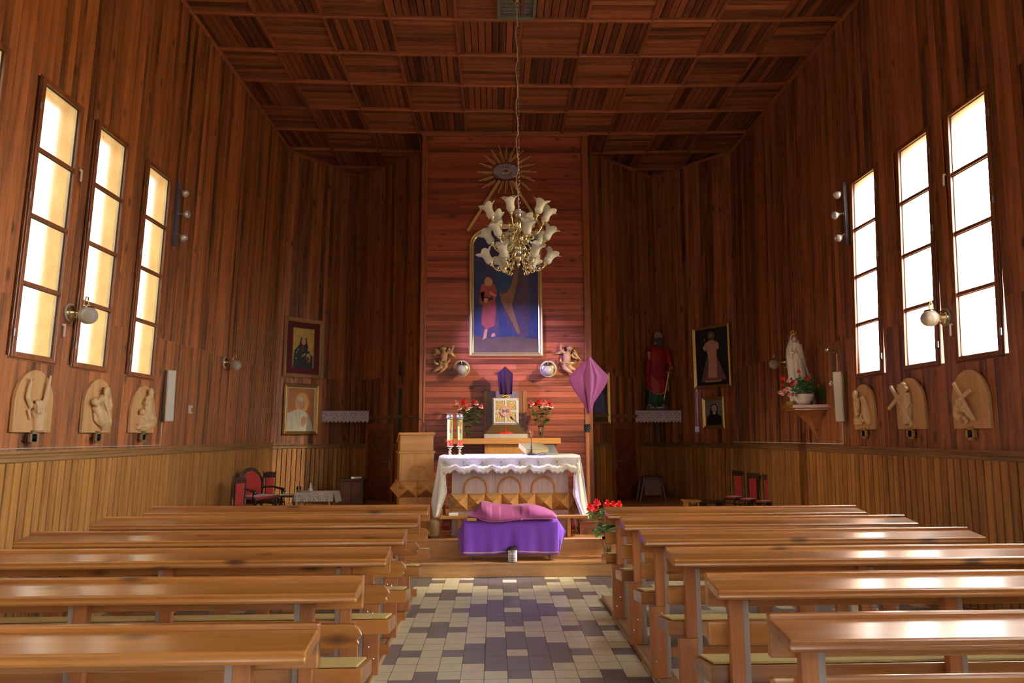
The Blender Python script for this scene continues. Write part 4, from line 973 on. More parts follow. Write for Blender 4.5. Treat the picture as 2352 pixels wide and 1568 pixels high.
def paint_icon(B, w, z0, z1):
    H = z1-z0; zf = lambda v: z0+H*v; xf = lambda u: -w+2*w*u
    M = [oil('icon_gold', (.50,.34,.07), .5, 9), oil('icon_dark_robe', (.012,.022,.022)), skin, oil('icon_red', (.16,.02,.02)), oil('icon_line', (.45,.36,.14))]
    lay(B, 0, [(-w,z0),(w,z0),(w,z1),(-w,z1)], 0)
    lay(B, 1, [(xf(.04),zf(0)),(xf(.94),zf(0)),(xf(.95),zf(.30)),(xf(.82),zf(.36)),(xf(.68),zf(.62)),(xf(.62),zf(.78)),(xf(.5),zf(.84)),(xf(.38),zf(.78)),(xf(.30),zf(.58)),(xf(.08),zf(.42))], 1)
    lay(B, 3, [(xf(.40),zf(.40)),(xf(.56),zf(.42)),(xf(.52),zf(.60)),(xf(.44),zf(.58))], 2)
    lay(B, 2, ell(xf(.50),zf(.67),w*.21,H*.09), 3); lay(B, 4, ell(xf(.5),zf(.78),w*.24,H*.035), 4)
    lay(B, 4, [(xf(.34),zf(.82)),(xf(.66),zf(.82)),(xf(.74),zf(.91)),(xf(.62),zf(.89)),(xf(.5),zf(.94)),(xf(.38),zf(.89)),(xf(.27),zf(.91))], 4)
    lay(B, 2, ell(xf(.74),zf(.47),w*.10,H*.045), 5); lay(B, 4, ell(xf(.74),zf(.26),w*.2,H*.12), 4); lay(B, 3, ell(xf(.72),zf(.22),w*.14,H*.07), 5)
    lay(B, 2, [(xf(.42),zf(.26)),(xf(.62),zf(.33)),(xf(.60),zf(.38)),(xf(.46),zf(.33))], 6)
    for u, v in ((.14,.35),(.2,.42),(.12,.2)): lay(B, 4, [(xf(u),zf(v)),(xf(u+.1),zf(v+.03)),(xf(u+.05),zf(v+.06))], 3)
    return M
def paint_white(B, w, z0, z1):
    H = z1-z0; zf = lambda v: z0+H*v; xf = lambda u: -w+2*w*u
    M = [oil('warm_orange_ground', (.42,.17,.05), .35, 5), oil('off_white_robe', (.62,.62,.50), .12), skin, oil('robe_shadow', (.34,.35,.28)), oil('halo_yellow', (.66,.36,.12), .3, 5), oil('dark_lines', (.14,.08,.05))]
    lay(B, 0, [(-w,z0),(w,z0),(w,z1),(-w,z1)], 0); lay(B, 4, ell(xf(.55),zf(.66),w*.55,H*.24), 1)
    lay(B, 1, [(xf(0),zf(0)),(xf(1),zf(0)),(xf(.96),zf(.12)),(xf(.80),zf(.38)),(xf(.60),zf(.46)),(xf(.40),zf(.50)),(xf(.22),zf(.46)),(xf(0),zf(.40))], 2)
    lay(B, 2, ell(xf(.52),zf(.62),w*.26,H*.13), 3); lay(B, 1, ell(xf(.46),zf(.74),w*.27,H*.055), 4); lay(B, 3, ell(xf(.36),zf(.70),w*.09,H*.05), 5)
    for a, b in ((.46,.615),(.62,.615)): lay(B, 5, ell(xf(a),zf(b+.02),w*.045,H*.007), 6)
    lay(B, 5, [(xf(.60),zf(.60)),(xf(.64),zf(.56)),(xf(.58),zf(.555))], 6); lay(B, 5, ell(xf(.56),zf(.53),w*.08,H*.006), 6)
    lay(B, 2, [(xf(.52),zf(.12)),(xf(.62),zf(.06)),(xf(.74),zf(.18)),(xf(.74),zf(.30)),(xf(.60),zf(.33)),(xf(.52),zf(.26))], 4)
    for k in range(4): lay(B, 5, [(xf(.54),zf(.15+k*.04)),(xf(.72),zf(.17+k*.04)),(xf(.72),zf(.175+k*.04)),(xf(.54),zf(.156+k*.04))], 6)
    for a, b, c, d in ((.30,.45,.44,.02),(.44,.46,.47,.05),(.12,.30,.2,.02),(.80,.34,.9,.03)): lay(B, 3, [(xf(a),zf(b)),(xf(a+.02),zf(b)),(xf(c+.02),zf(d)),(xf(c),zf(d))], 3)
    return M
def paint_pale(B, w, z0, z1):
    H = z1-z0; zf = lambda v: z0+H*v; xf = lambda u: -w+2*w*u
    M = [oil('near_black_ground', (.014,.018,.022), .3), oil('pale_robe', (.62,.36,.26), .25), skin, oil('mist', (.19,.10,.10), .4), hairc, oil('ribbon', (.55,.30,.10)), oil('glow', (.24,.22,.14), .3)]
    lay(B, 0, [(-w,z0),(w,z0),(w,z1),(-w,z1)], 0)
    lay(B, 3, [(xf(.14),zf(.06)),(xf(.92),zf(.08)),(xf(.70),zf(.42)),(xf(.60),zf(.60)),(xf(.42),zf(.60)),(xf(.26),zf(.34))], 1)
    lay(B, 1, [(xf(.36),zf(.12)),(xf(.64),zf(.12)),(xf(.64),zf(.44)),(xf(.66),zf(.66)),(xf(.58),zf(.79)),(xf(.42),zf(.79)),(xf(.34),zf(.64)),(xf(.40),zf(.44))], 2)
    lay(B, 1, [(xf(.22),zf(.66)),(xf(.30),zf(.60)),(xf(.42),zf(.70)),(xf(.40),zf(.78)),(xf(.30),zf(.74))], 3); lay(B, 1, [(xf(.62),zf(.78)),(xf(.72),zf(.72)),(xf(.72),zf(.62)),(xf(.62),zf(.62))], 3)
    lay(B, 6, ell(xf(.5),zf(.87),w*.2,H*.07), 1); lay(B, 4, ell(xf(.5),zf(.86),w*.12,H*.055), 4); lay(B, 2, ell(xf(.5),zf(.865),w*.075,H*.038), 5)
    lay(B, 2, ell(xf(.29),zf(.81),w*.045,H*.03), 5); lay(B, 2, ell(xf(.42),zf(.13),w*.08,H*.015), 5); lay(B, 2, ell(xf(.56),zf(.13),w*.08,H*.015), 5)
    lay(B, 5, [(xf(.26),zf(.05)),(xf(.76),zf(.05)),(xf(.78),zf(.085)),(xf(.52),zf(.075)),(xf(.28),zf(.09))], 6)
    return M
def paint_nun(B, w, z0, z1):
    H = z1-z0; zf = lambda v: z0+H*v; xf = lambda u: -w+2*w*u
    M = [oil('olive_ground', (.20,.21,.14), .4, 6), oil('black_habit', (.010,.010,.012)), skin, oil('white_coif', (.60,.60,.52), .1)]
    lay(B, 0, [(-w,z0),(w,z0),(w,z1),(-w,z1)], 0)
    lay(B, 1, [(xf(.03),zf(0)),(xf(.97),zf(0)),(xf(.92),zf(.34)),(xf(.70),zf(.46)),(xf(.74),zf(.72)),(xf(.58),zf(.86)),(xf(.36),zf(.82)),(xf(.26),zf(.62)),(xf(.28),zf(.44)),(xf(.08),zf(.34))], 1)
    lay(B, 3, ell(xf(.52),zf(.66),w*.30,H*.14), 2); lay(B, 2, ell(xf(.50),zf(.64),w*.21,H*.12), 3); lay(B, 3, ell(xf(.52),zf(.48),w*.15,H*.05), 3)
    lay(B, 1, ell(xf(.43),zf(.66),w*.04,H*.008), 4); lay(B, 1, ell(xf(.58),zf(.66),w*.04,H*.008), 4)
    return M
def paint_murk(B, w, z0, z1):
    H = z1-z0; zf = lambda v: z0+H*v; xf = lambda u: -w+2*w*u
    M = [oil('brown_ground', (.07,.05,.03), .5, 6), oil('blue_robe', (.10,.14,.30)), skin]
    lay(B, 0, [(-w,z0),(w,z0),(w,z1),(-w,z1)], 0); lay(B, 1, [(xf(.2),zf(.2)),(xf(.9),zf(.1)),(xf(.8),zf(.55)),(xf(.6),zf(.7)),(xf(.4),zf(.66))], 1); lay(B, 2, ell(xf(.6),zf(.76),w*.14,H*.06), 2)
    return M
brown_frame = wood('brown_gilt_frame', (.20,.09,.03), (.48,.27,.12), 'Z', rough=.3, var=.2, knots=0)
wine = pbr('wine_velvet', (.085,.012,.015), .9)
picture('upper left picture, gold icon with a dark-robed crowned figure in a wine-red mount', 'picture', 'L1', 650, 741, 731, 868, brown_frame, .075, .05, paint_icon, wine, .11)
picture('lower left picture, portrait of an old man in white with folded hands', 'picture', 'L1', 650, 729, 881, 998, gilt, .065, .045, paint_white, pbr('pale_slip', (.60,.62,.50), .5), .022)
picture('tall gilt-framed picture of a pale robed figure on black, right of the red statue', 'picture', 'R1', 1594.5, 1679, 747, 890, gilt, .05, .04, paint_pale)
picture('small picture of a woman in a black habit under the tall gilt picture', 'picture', 'R1', 1615.5, 1666, 911, 984, gilt, .055, .04, paint_nun)
picture('dim gilt-framed picture half hidden behind the purple processional veil', 'picture', 'R2', 1352, 1398, 852, 973, gilt, .04, .04, paint_murk)
# arched altar painting
loc = atY(1162, 819, FRONT-.01); xa, xb = atY(1077.5, 700, FRONT-.01).x-loc.x, atY(1246.5, 700, FRONT-.01).x-loc.x
zs = atY(1162, 562, FRONT-.01).z-loc.z; zt_ = atY(1162, 515, FRONT-.01).z-loc.z
T = thing('altar_painting', 'tall arched gilt-framed painting of a robed adult and child on the altar wall', 'picture', (loc.x, FRONT-.004, loc.z))
def arch(inset, n=28):
    a, b = xa+inset, xb-inset; c = (a+b)/2; r = (b-a)/2; hh = zt_-zs-inset
    return [(a, inset)] + [(c+r*math.cos(PI-PI*i/n), zs+hh*math.sin(PI*i/n)*(1.0)) for i in range(n+1)] + [(b, inset)]
prof = [(0, 0), (0, -.03), (.012, -.045), (.03, -.03), (.045, -.04), (.062, -.02), (.075, -.012)]
B = MB(); rows = [[(x, d, z) for x, z in arch(i_)] for i_, d in prof]; n = len(rows[0])
B.add([p for r_ in rows for p in r_], [(j*n+k, j*n+(k+1)%n, (j+1)*n+(k+1)%n, (j+1)*n+k) for j in range(len(prof)-1) for k in range(n)])
gb = pbr('bright_gilt', (.86,.72,.38), .3, .8, var=.15); B.build('frame', gb, T)
M = [oil('deep_blue_ground', (.035,.045,.12), .7, 5), oil('red_tunic', (.30,.07,.07), .3, 8), oil('blue_cloak', (.03,.07,.16), .35, 8), oil('ochre_drape', (.20,.11,.06), .35, 8), skin, oil('fair_hair', (.40,.24,.10)), oil('brown_earth', (.10,.065,.06), .5, 5), oil('dark_book', (.02,.03,.04)), oil('violet_shade', (.07,.05,.09), .5, 8)]
B = MB(); lay(B, 0, arch(.074), 0)
def px(x, y): p = atY(x, y, FRONT-.01)-loc; return (p.x, p.z)
def pp(m_, k, *q): lay(B, m_, [px(*c) for c in q], k)
pp(6, 1, (1089,770),(1120,776),(1180,772),(1236,778),(1236,812),(1089,812))
pp(8, 2, (1150,700),(1150,640),(1170,610),(1206,606),(1216,650),(1218,720),(1214,770),(1196,776),(1168,750))
pp(3, 3, (1176,610),(1192,614),(1188,650),(1176,700),(1184,730),(1196,764),(1190,768),(1172,732),(1150,690),(1150,676),(1166,670))
pp(2, 4, (1140,664),(1138,640),(1146,612),(1170,604),(1182,612),(1178,640),(1170,664),(1152,668))
pp(3, 5, (1146,672),(1160,676),(1180,662),(1182,668),(1164,684),(1148,680))
pp(2, 4, (1160,560),(1140,600),(1190,604),(1196,570))
pp(4, 5, *[(1168+13*math.cos(a*.4), 548+15*math.sin(a*.4)) for a in range(15)])
pp(8, 5, (1106,772),(1104,720),(1110,690),(1136,690),(1146,720),(1148,764),(1130,774))
pp(1, 6, (1108,690),(1102,672),(1106,654),(1116,650),(1136,652),(1142,668),(1138,688),(1140,716),(1136,748),(1118,756),(1106,744),(1108,716))
pp(1, 6, (1100,690),(1104,672),(1112,668),(1112,690),(1104,700))
pp(5, 7, *[(1121+8.5*math.cos(a*.4), 647+11*math.sin(a*.4)) for a in range(16)])
pp(4, 8, *[(1125.5+6*math.cos(a*.4), 648+8.5*math.sin(a*.4)) for a in range(16)])
pp(7, 9, (1110,680),(1126,684),(1130,680),(1132,688),(1116,692),(1110,690))
pp(4, 10, (1124,668),(1134,674),(1142,678),(1138,682),(1126,676)); pp(4, 10, (1112,684),(1122,686),(1118,696),(1112,694))
pp(4, 7, (1113,756),(1120,756),(1117,776),(1108,780),(1110,774)); pp(4, 7, (1130,766),(1136,764),(1138,772),(1128,774))
B.build('painting', M, T)
# ================================================================ EYE WITH RAYS
ec = atY(1162, 395, FRONT-.03); k_ = FRONT/FOC
T = thing('eye_emblem', 'carved eye in a silver cloud ring with gold rays high on the altar wall', 'ornament', (ec.x, FRONT-.004, ec.z))
def e2(x, y): p = atY(x, y, FRONT-.02)-Vector((ec.x, 0, ec.z)); return p.x, p.z
rays = []
for i in range(24):
    a = 2*PI*i/24
    rays.append((a, 68 if i % 2 == 0 else 52))
cloud = pbr('silver_cloud', (.42,.38,.46), .4, .6, var=.4, scale=60); old_gold = pbr('old_gold', (.72,.50,.20), .38, .7, var=.3, scale=50)
def e3(x, y): return (1080+x/8.2529, 330+y/8.2529)
for (x0_, y0_, x1_, y1_) in ((690,300,690,40),(740,360,850,50),(640,360,535,30),(575,370,395,115),(490,390,260,225),(440,450,170,375),(430,540,135,543),(440,620,160,710),(480,690,230,845),(760,350,1010,130),(900,400,1140,240),(930,460,1230,390),(950,540,1260,540),(945,615,1230,715),(950,740,1135,890),(740,700,815,955),(680,700,665,950),(620,700,530,940),(850,720,900,900)):
    a, b = e2(*e3(x0_, y0_)), e2(*e3(x1_, y1_)); B = MB(); ang = math.atan2(b[1]-a[1], b[0]-a[0]); Lr = math.hypot(b[0]-a[0], b[1]-a[1])
    B.cbox(((a[0]+b[0])/2, -.03, (a[1]+b[1])/2), Lr, .012, .017, Matrix.Rotation(-ang, 3, 'Y'))
    nx, nz = -math.sin(ang)*.024, math.cos(ang)*.024
    B.cbox(((a[0]*.65+b[0]*.35)+nx, -.024, (a[1]*.65+b[1]*.35)+nz), Lr*.62, .010, .012, Matrix.Rotation(-ang, 3, 'Y'))
    B.build('ray', old_gold, T, bevel=.002)
for a, b in ((e2(1148, 415), e2(1074, 530)), (e2(1176, 415), e2(1262, 552))):
    B = MB(); ang = math.atan2(b[1]-a[1], b[0]-a[0]); Lr = math.hypot(b[0]-a[0], b[1]-a[1]); nx, nz = -math.sin(ang)*.012, math.cos(ang)*.012
    B.cbox(((a[0]+b[0])/2-nx, -.03, (a[1]+b[1])/2-nz), Lr, .02, .026, Matrix.Rotation(-ang, 3, 'Y')); B.cbox(((a[0]+b[0])/2+nx, -.02, (a[1]+b[1])/2+nz), Lr, .02, .02, Matrix.Rotation(-ang, 3, 'Y')); B.build('long_ray', old_gold, T, bevel=.003)
B = MB(); rn = random.Random(8)
for ring, (ra, rb, n) in enumerate(((.198, .122, 26), (.16, .09, 20), (.125, .066, 14))):
    for i in range(n):
        a = 2*PI*(i+ring*.5)/n; c = (ra*math.cos(a), -.052+ring*.004, rb*math.sin(a)); r_ = rn.uniform(.020, .027)
        B.ball(c, (r_*1.1, r_*.8, r_*.8), 8); B.tube([(c[0]+r_*.9*math.cos(a+q), c[1]-.012, c[2]+r_*.9*math.sin(a+q)) for q in (0, .8, 1.6, 2.4)], .006, 5)
B.prism(ell(0, 0, .19, .115, 24), -.03, -.005); B.build('cloud_ring', cloud, T, smooth=180)
B = MB(); n = 20
lid = [( -.10+.20*i/n, .042*math.sin(PI*i/n)) for i in range(n+1)]; low = [(.10-.20*i/n, -.030*math.sin(PI*i/n)) for i in range(1, n)]
B.prism(lid+low, -.066, -.04); B.build('eyeball', pbr('eye_gold', (.40,.26,.12), .4, .3), T)
B = MB(); B.tube([(x, -.068, z+.004) for x, z in lid], .007, 8); B.tube([(.10, -.068, 0)]+[(x, -.068, z-.003) for x, z in low]+[(-.10, -.068, 0)], .005, 8); B.build('eyelids', pbr('pale_lilac', (.55,.48,.56), .4, .4), T, smooth=180)
B = MB(); B.ball((0, -.066, .004), (.022, .012, .022), 14); B.build('iris', pbr('iris_brown', (.12,.06,.03), .3), T, smooth=180)
# ================================================================ SCONCES
opal = pbr('ribbed_frosted_globe', (.46,.44,.38), .4, var=.06, scale=30, trans=.3, coat=.1)
def sconce(label, plane, px_, py_, gx, gy, gr, pr, loc_=None):
    f, rz = PLANES[plane]; p = f(px_, py_, .003)
    if plane == 'F': g = atY(gx, gy, FRONT-.17)
    else: g = atY(gx, gy, p.y)
    t = thing('wall_sconce', label, 'lamp', p, rz)
    R_ = Matrix.Rotation(-rz, 3, 'Z'); gl = R_ @ (g-p); d = -gl.y; r = gr/FOC*g.y
    B = MB(); B.lathe([(pr,0),(pr,.010),(pr*.9,.018),(pr*.82,.014)], 36, Matrix.Rotation(PI/2, 4, 'X')); B.build('back_rim', pbr('cream_rim', (.40,.35,.27), .45), t, smooth=40)
    B = MB(); B.lathe([(pr*.82,.012),(pr*.75,.028),(pr*.5,.034),(pr*.35,.055),(pr*.2,.06),(pr*.12,.085),(.001,.09)], 40, Matrix.Rotation(PI/2, 4, 'X'), wob=lambda t_, v: 1+.03*math.sin(20*t_)*(1 if v < .5 else 0)); B.build('rosette', brass, t, smooth=50)
    B = MB(); pts = [(0, -.06, 0), (gl.x*.2, -.06-(d-.06)*.25, -.015), (gl.x*.45, -.06-(d-.06)*.5, gl.z*.3+.05), (gl.x*.7, -.06-(d-.06)*.75, gl.z+r+.095), (gl.x*.95, gl.y+.01, gl.z+r+.085), (gl.x, gl.y, gl.z+r+.01)]
    B.tube(pts, .0065, 8); B.build('swan_arm', brass, t, smooth=180)
    B = MB(); Mx = Matrix.Translation((gl.x, gl.y, gl.z)); B.lathe([(r*.62, r*.82), (r*.55, r*1.0), (r*.2, r*1.12), (.005, r*1.16)], 24, Mx); B.build('gallery', brass, t, smooth=50)
    B = MB(); B.lathe([(r*math.sin(a), r*math.cos(a)) for a in [.55+(PI-.56)*i/14 for i in range(15)]], 36, Mx, wob=lambda t_, v: 1+.012*math.sin(14*t_+v*5), cap=False); B.build('glass_globe', opal, t, smooth=180)
    return t
sconce('wall lamp with frosted globe near the left wall\'s first windows, closest left-hand lamp', 'L', 160, 718, 202, 724, 20.5, .085)
sconce('small wall lamp with frosted globe farther along the left wall, past the speaker', 'L', 517, 832, 542, 838, 12.5, .085)
sconce('wall lamp with pale yellow globe in front of the right-hand windows', 'R', 2172, 728, 2136, 731, 20, .085)
sconce('small wall lamp with frosted globe beside the white statue on the right wall', 'R', 1806, 832, 1778, 836, 12, .085)
sconce('altar wall lamp with round globe below the left cherub', 'F', 1060, 846, 1060, 850, 13, .14)
sconce('altar wall lamp with round globe below the right cherub', 'F', 1259.5, 847, 1258.5, 851, 13, .14)
# ================================================================ SPOT BARS
bulb_glass = pbr('reflector_glass', (.80,.82,.88), .12, .3, trans=.4, var=.1, scale=60)
def spot_bar(label, plane, bx, y0, y1, heads):
    f, rz = PLANES[plane]; a = f(bx, y1, .003); b = f(bx, y0, .003); h = b.z-a.z
    t = thing('spotlight_bar', label, 'spotlight', a, rz); R_ = Matrix.Rotation(-rz, 3, 'Z')
    B = MB(); B.box(-.022, -.04, 0, .022, 0, h); B.build('mounting_bar', pbr('blue_grey_bar', (.16,.17,.26), .35, .5), t, bevel=.003)
    for hx, hy, tx, ty in heads:
        Yb = a.y; H = R_ @ (atY(hx, hy, Yb)-a); K = R_ @ (atY(tx, ty, Yb+.02)-a)
        ax = (H-K).normalized()
        zz = K.z
        B = MB(); B.tube([(0, -.04, zz), (K.x*.5, -.04+(K.y+.04)*.5, zz-.012), (K.x, K.y, K.z)], .006, 8); B.build('bracket', chrome, t, smooth=180)
        B = MB(); B.tube([K-ax*.02, K+ax*.05], .018, 14); B.build('lamp_holder', chrome, t, smooth=50)
        Q = ax.to_track_quat('Z', 'Y').to_matrix().to_4x4(); Q.translation = K+ax*.05
        B = MB(); B.lathe([(.017, 0), (.026, .01), (.045, .045), (.048, .06), (.04, .075), (.02, .082), (.001, .084)], 22, Q, cap=False); B.build('reflector_bulb', bulb_glass, t, smooth=60)
        B = MB(); B.ball(K+ax*.115, (.014,.014,.014), 8); B.build('bulb_face', chrome, t, smooth=180)
    return t
spot_bar('vertical bar of three chrome spotlights beside the left-hand windows', 'L', 396, 408, 566, [(436,451,412,434),(436,493,412,490),(428,550,408,538)])
spot_bar('vertical bar of three chrome spotlights beside the right-hand windows', 'R', 1951, 416, 563, [(1916,452,1936,438),(1912,496,1934,490),(1920,550,1940,538)])
# ================================================================ SPEAKERS AND CABLES
def speaker(label, plane, xl, xr, yt, yb, turn):
    f, rz = PLANES[plane]; a = f((xl+xr)/2, yb, .09); b = f((xl+xr)/2, yt, .09); h = b.z-a.z; w = .10
    t = thing('wall_speaker', label, 'speaker', (a.x, a.y, a.z), rz+turn)
    B = MB(); B.t = .2; B.box(-w/2, -.01, 0, w/2, .07, h); B.build('speaker_box', pbr('speaker_box', (.50,.47,.38), .5), t, bevel=.004)
    B = MB(); B.box(-w/2+.012, -.014, .012, w/2-.012, -.0105, h-.012); B.build('speaker_grille', cream, t)
    B = MB(); B.box(-.02, .07, h*.75, .02, .12, h*.82); B.build('wall_bracket', steel, t)
    return t
speaker('tall narrow cream column speaker on the left wall', 'L', 373, 402, 848, 967, -.75)
speaker('tall narrow cream column speaker on the right wall', 'R', 1920, 1940, 853, 968, .75)
def conduit(label, pts, r=.006, n='cable_conduit'):
    B = MB(); B.tube(pts, r, 6); o = B.build(n, white); return tag(o, label, 'cable')
f = PLANES['R'][0]; g_ = PLANES['R1'][0]
conduit('white cable running down from the tall gilt picture and along the right-hand dado rail', [g_(1601, 893, .012), g_(1604, 1013, .012), g_(1678, 1014, .012), f(1700, 1014.5, .012), f(1937, 1019, .012), f(1935, 970, .012)])
conduit('short white cable above the column speaker on the right wall', [f(1924, 851, .012), f(1922, 812, .012)])
f = PLANES['L'][0]
conduit('thin grey cable below the left column speaker running along the dado rail', [f(372, 969, .01), f(369, 1022, .01), f(200, 1026, .01), f(0, 1031, .01)], .004)
p = g_(1603, 985.5, .004); T = thing('junction_box', 'white round-cornered cable box on the wall left of the small habit picture', 'switch', p, PLANES['R1'][1]); B = MB(); B.box(-.05,-.03,-.05,.05,0,.05); B.build('box_body', white, T, bevel=.008); B = MB(); B.box(-.03,-.034,-.03,.03,-.03,.03); B.build('box_cover', white, T, bevel=.003)
p = f(435, 940, .004); T = thing('wall_sensor', 'small white sensor box on the left wall between speaker and lamp', 'switch', p, PI/2); B = MB(); B.box(-.035,-.03,-.05,.035,0,.05); B.build('sensor_body', white, T, bevel=.006); B = MB(); B.box(-.02,-.033,-.03,.02,-.03,.02); B.build('sensor_window', steel, T)
def wall_spot(label, x, y, hx, hy):
    f = PLANES['R'][0]; a = f(x, y, .004); t = thing('small_spotlight', label, 'spotlight', a, -PI/2); R_ = Matrix.Rotation(PI/2, 3, 'Z'); H = R_ @ (atY(hx, hy, a.y-.1)-a)
    B = MB(); B.tube([(0,0,0), (0,-.04,0)], .022, 12); B.tube([(0,-.04,0), H*.75], .013, 10); B.build('spot_arm', chrome, t, smooth=50)
    B = MB(); B.tube([H*.75, H], [.016, .026], 12); B.ball(H, .024, 10); B.build('spot_head', chrome, t, smooth=60)
wall_spot('small chrome spotlight on the right wall above the column speaker', 1921, 806, 1899, 803)
wall_spot('small chrome spotlight half hidden behind the right column speaker', 1926, 882, 1908, 880)
# ================================================================ CARVED STATIONS
def station(label, plane, xl, xr, yt, yb, numeral, relief, tone):
    loc, w, h, rz = spot(plane, xl, xr, yt, yb, .004)
    t = thing('carved_plaque', label, 'carving', loc, rz); r = w/2; n = 18
    def outline(k): return [(-r+k, k)] + [((r-k)*math.cos(PI-PI*i/n), h-r*1.15+(r*1.15-k)*math.sin(PI*i/n)) for i in range(n+1)] + [(r-k, k)]
    B = MB(); B.t = .6; B.prism(outline(0), -.034, 0); B.build('plaque_board', board_l, t, bevel=.006)
    B = MB(); X = lambda u: (u-.5)*w*.94-(.018 if plane == 'L' else -.018); Z = lambda v: v*h
    relief(B, X, Z, w, h); B.v = [Vector((p.x, -.036+(p.y+.03)*.80, p.z)) for p in B.v]; B.build('carved_relief', carve, t, remesh=.0055)
    nb = MB(); nb.t = .3; a = .036
    nb.box(-a*1.55, -.055, -.075, a*1.55, -.035, -.012); nb.box(-a*.8, -.055, -.10, a*.8, -.035, .018)
    nb.build('numeral_cross', tone, t)
    words(numeral, .050, black, t, (0, -.0565, -.042), name='numeral')
    return t
def cap(B, X, Z, pts, d=-.05, n=10):     # pts: (u,v,radius[,y])
    B.tube([(X(p[0]), p[3] if len(p) > 3 else d, Z(p[1])) for p in pts], [p[2] for p in pts], n)
def rel12(B, X, Z, w, h):
    cap(B, X, Z, [(.40,.40,.024),(.24,.55,.022,-.06),(.27,.70,.018,-.06),(.28,.79,.014,-.065)]); cap(B, X, Z, [(.66,.38,.028),(.74,.55,.023,-.065),(.76,.74,.018,-.07),(.80,.90,.013,-.07)])
    for q in (-.06,-.02,.03,.08): cap(B, X, Z, [(.28,.79,.007,-.068),(.28+q,.845,.005,-.075)], n=6); cap(B, X, Z, [(.80,.90,.006,-.07),(.80+q*.7,.94,.004,-.07)], n=6)
    cap(B, X, Z, [(.48,.38,.045),(.62,.28,.062),(.62,.14,.052),(.64,.03,.050)]); B.ball((X(.50), -.075, Z(.43)), (.042,.04,.05), 14)
    for i in range(7): B.tube([(X(.36+i*.045), -.10, Z(.49)), (X(.40+i*.03), -.115, Z(.40)), (X(.44+i*.03), -.10, Z(.30))], .009, 6)
    B.tube([(X(.5)+.046*math.cos(a*.7), -.085-.02*math.sin(a*.7), Z(.465)+.016*math.sin(a*.7)) for a in range(9)], .009, 6)
    cap(B, X, Z, [(.32,.36,.014),(.36,.26,.012),(.38,.20,.01)])
def rel13(B, X, Z, w, h):
    B.ball((X(.62), -.085, Z(.78)), (.036,.035,.05), 14); cap(B, X, Z, [(.54,.82,.014,-.1),(.50,.74,.014,-.1),(.52,.68,.012,-.1)])
    cap(B, X, Z, [(.62,.70,.040),(.60,.60,.064,-.055),(.64,.45,.062),(.70,.30,.060),(.72,.14,.045),(.72,.05,.03)]); cap(B, X, Z, [(.74,.64,.026,-.08),(.80,.50,.022,-.09),(.70,.44,.018,-.10)])
    B.ball((X(.22), -.075, Z(.56)), (.036,.036,.036), 12); cap(B, X, Z, [(.48,.62,.03,-.08),(.30,.56,.026,-.09),(.24,.48,.015,-.09)])
    cap(B, X, Z, [(.32,.50,.042),(.42,.36,.046,-.08),(.56,.20,.044,-.07),(.76,.10,.025)]); cap(B, X, Z, [(.34,.36,.02),(.38,.24,.02),(.52,.17,.02)])
    for i in range(5): cap(B, X, Z, [(.46+i*.05,.58-i*.04,.008,-.115),(.56+i*.05,.44-i*.05,.008,-.12),(.66+i*.03,.34-i*.05,.008,-.11)], n=6)
def rel14(B, X, Z, w, h):
    B.ball((X(.62), -.085, Z(.86)), (.036,.035,.046), 14); cap(B, X, Z, [(.62,.80,.024),(.64,.77,.016,-.11)])
    cap(B, X, Z, [(.62,.76,.036),(.60,.66,.058),(.62,.50,.058),(.60,.36,.06)]); cap(B, X, Z, [(.50,.72,.02,-.08),(.40,.62,.016,-.09),(.48,.58,.014,-.1)])
    B.ball((X(.30), -.08, Z(.44)), (.036,.036,.034), 12); cap(B, X, Z, [(.36,.36,.048),(.60,.34,.06),(.88,.28,.055),(.98,.22,.03)])
    cap(B, X, Z, [(.22,.28,.05),(.40,.20,.058),(.62,.18,.058),(.86,.20,.045)]); cap(B, X, Z, [(.24,.14,.035),(.44,.10,.035),(.70,.10,.035)])
    for i in range(6): cap(B, X, Z, [(.28+i*.1,.34,.008,-.12),(.36+i*.09,.22,.008,-.125),(.30+i*.1,.12,.008,-.10)], n=6)
    cap(B, X, Z, [(.56,.46,.012,-.11),(.66,.38,.012,-.12),(.80,.40,.012,-.11)], n=6)
def rel1(B, X, Z, w, h):
    B.ball((X(.26), -.08, Z(.78)), (.038,.035,.05), 14); cap(B, X, Z, [(.26,.70,.05),(.25,.58,.055),(.20,.42,.04),(.20,.32,.03)]); cap(B, X, Z, [(.40,.66,.02,-.08),(.42,.52,.02,-.085),(.28,.40,.016,-.09)])
    B.ball((X(.20), -.07, Z(.285)), (.044,.03,.012), 12); cap(B, X, Z, [(.03,.22,.022),(.40,.22,.022)]); cap(B, X, Z, [(.03,.15,.022),(.46,.15,.022)])
    cap(B, X, Z, [(.52,.72,.022),(.58,.66,.03),(.62,.54,.045),(.66,.38,.055),(.72,.20,.045),(.80,.12,.02)]); cap(B, X, Z, [(.44,.28,.02,-.08),(.52,.24,.018,-.08),(.60,.16,.012,-.08)]); B.ball((X(.50), -.07, Z(.33)), .022, 8)
    for i in range(4): cap(B, X, Z, [(.52+i*.05,.72-i*.02,.006,-.09),(.62+i*.03,.60-i*.02,.006,-.10)], n=6)
def beam(B, X, Z, a, b, d, wd=.032):
    p, q = Vector((X(a[0]), d, Z(a[1]))), Vector((X(b[0]), d, Z(b[1]))); ang = math.atan2(q.z-p.z, q.x-p.x)
    B.cbox((p+q)/2, (q-p).length, .03, wd, Matrix.Rotation(-ang, 3, 'Y'))
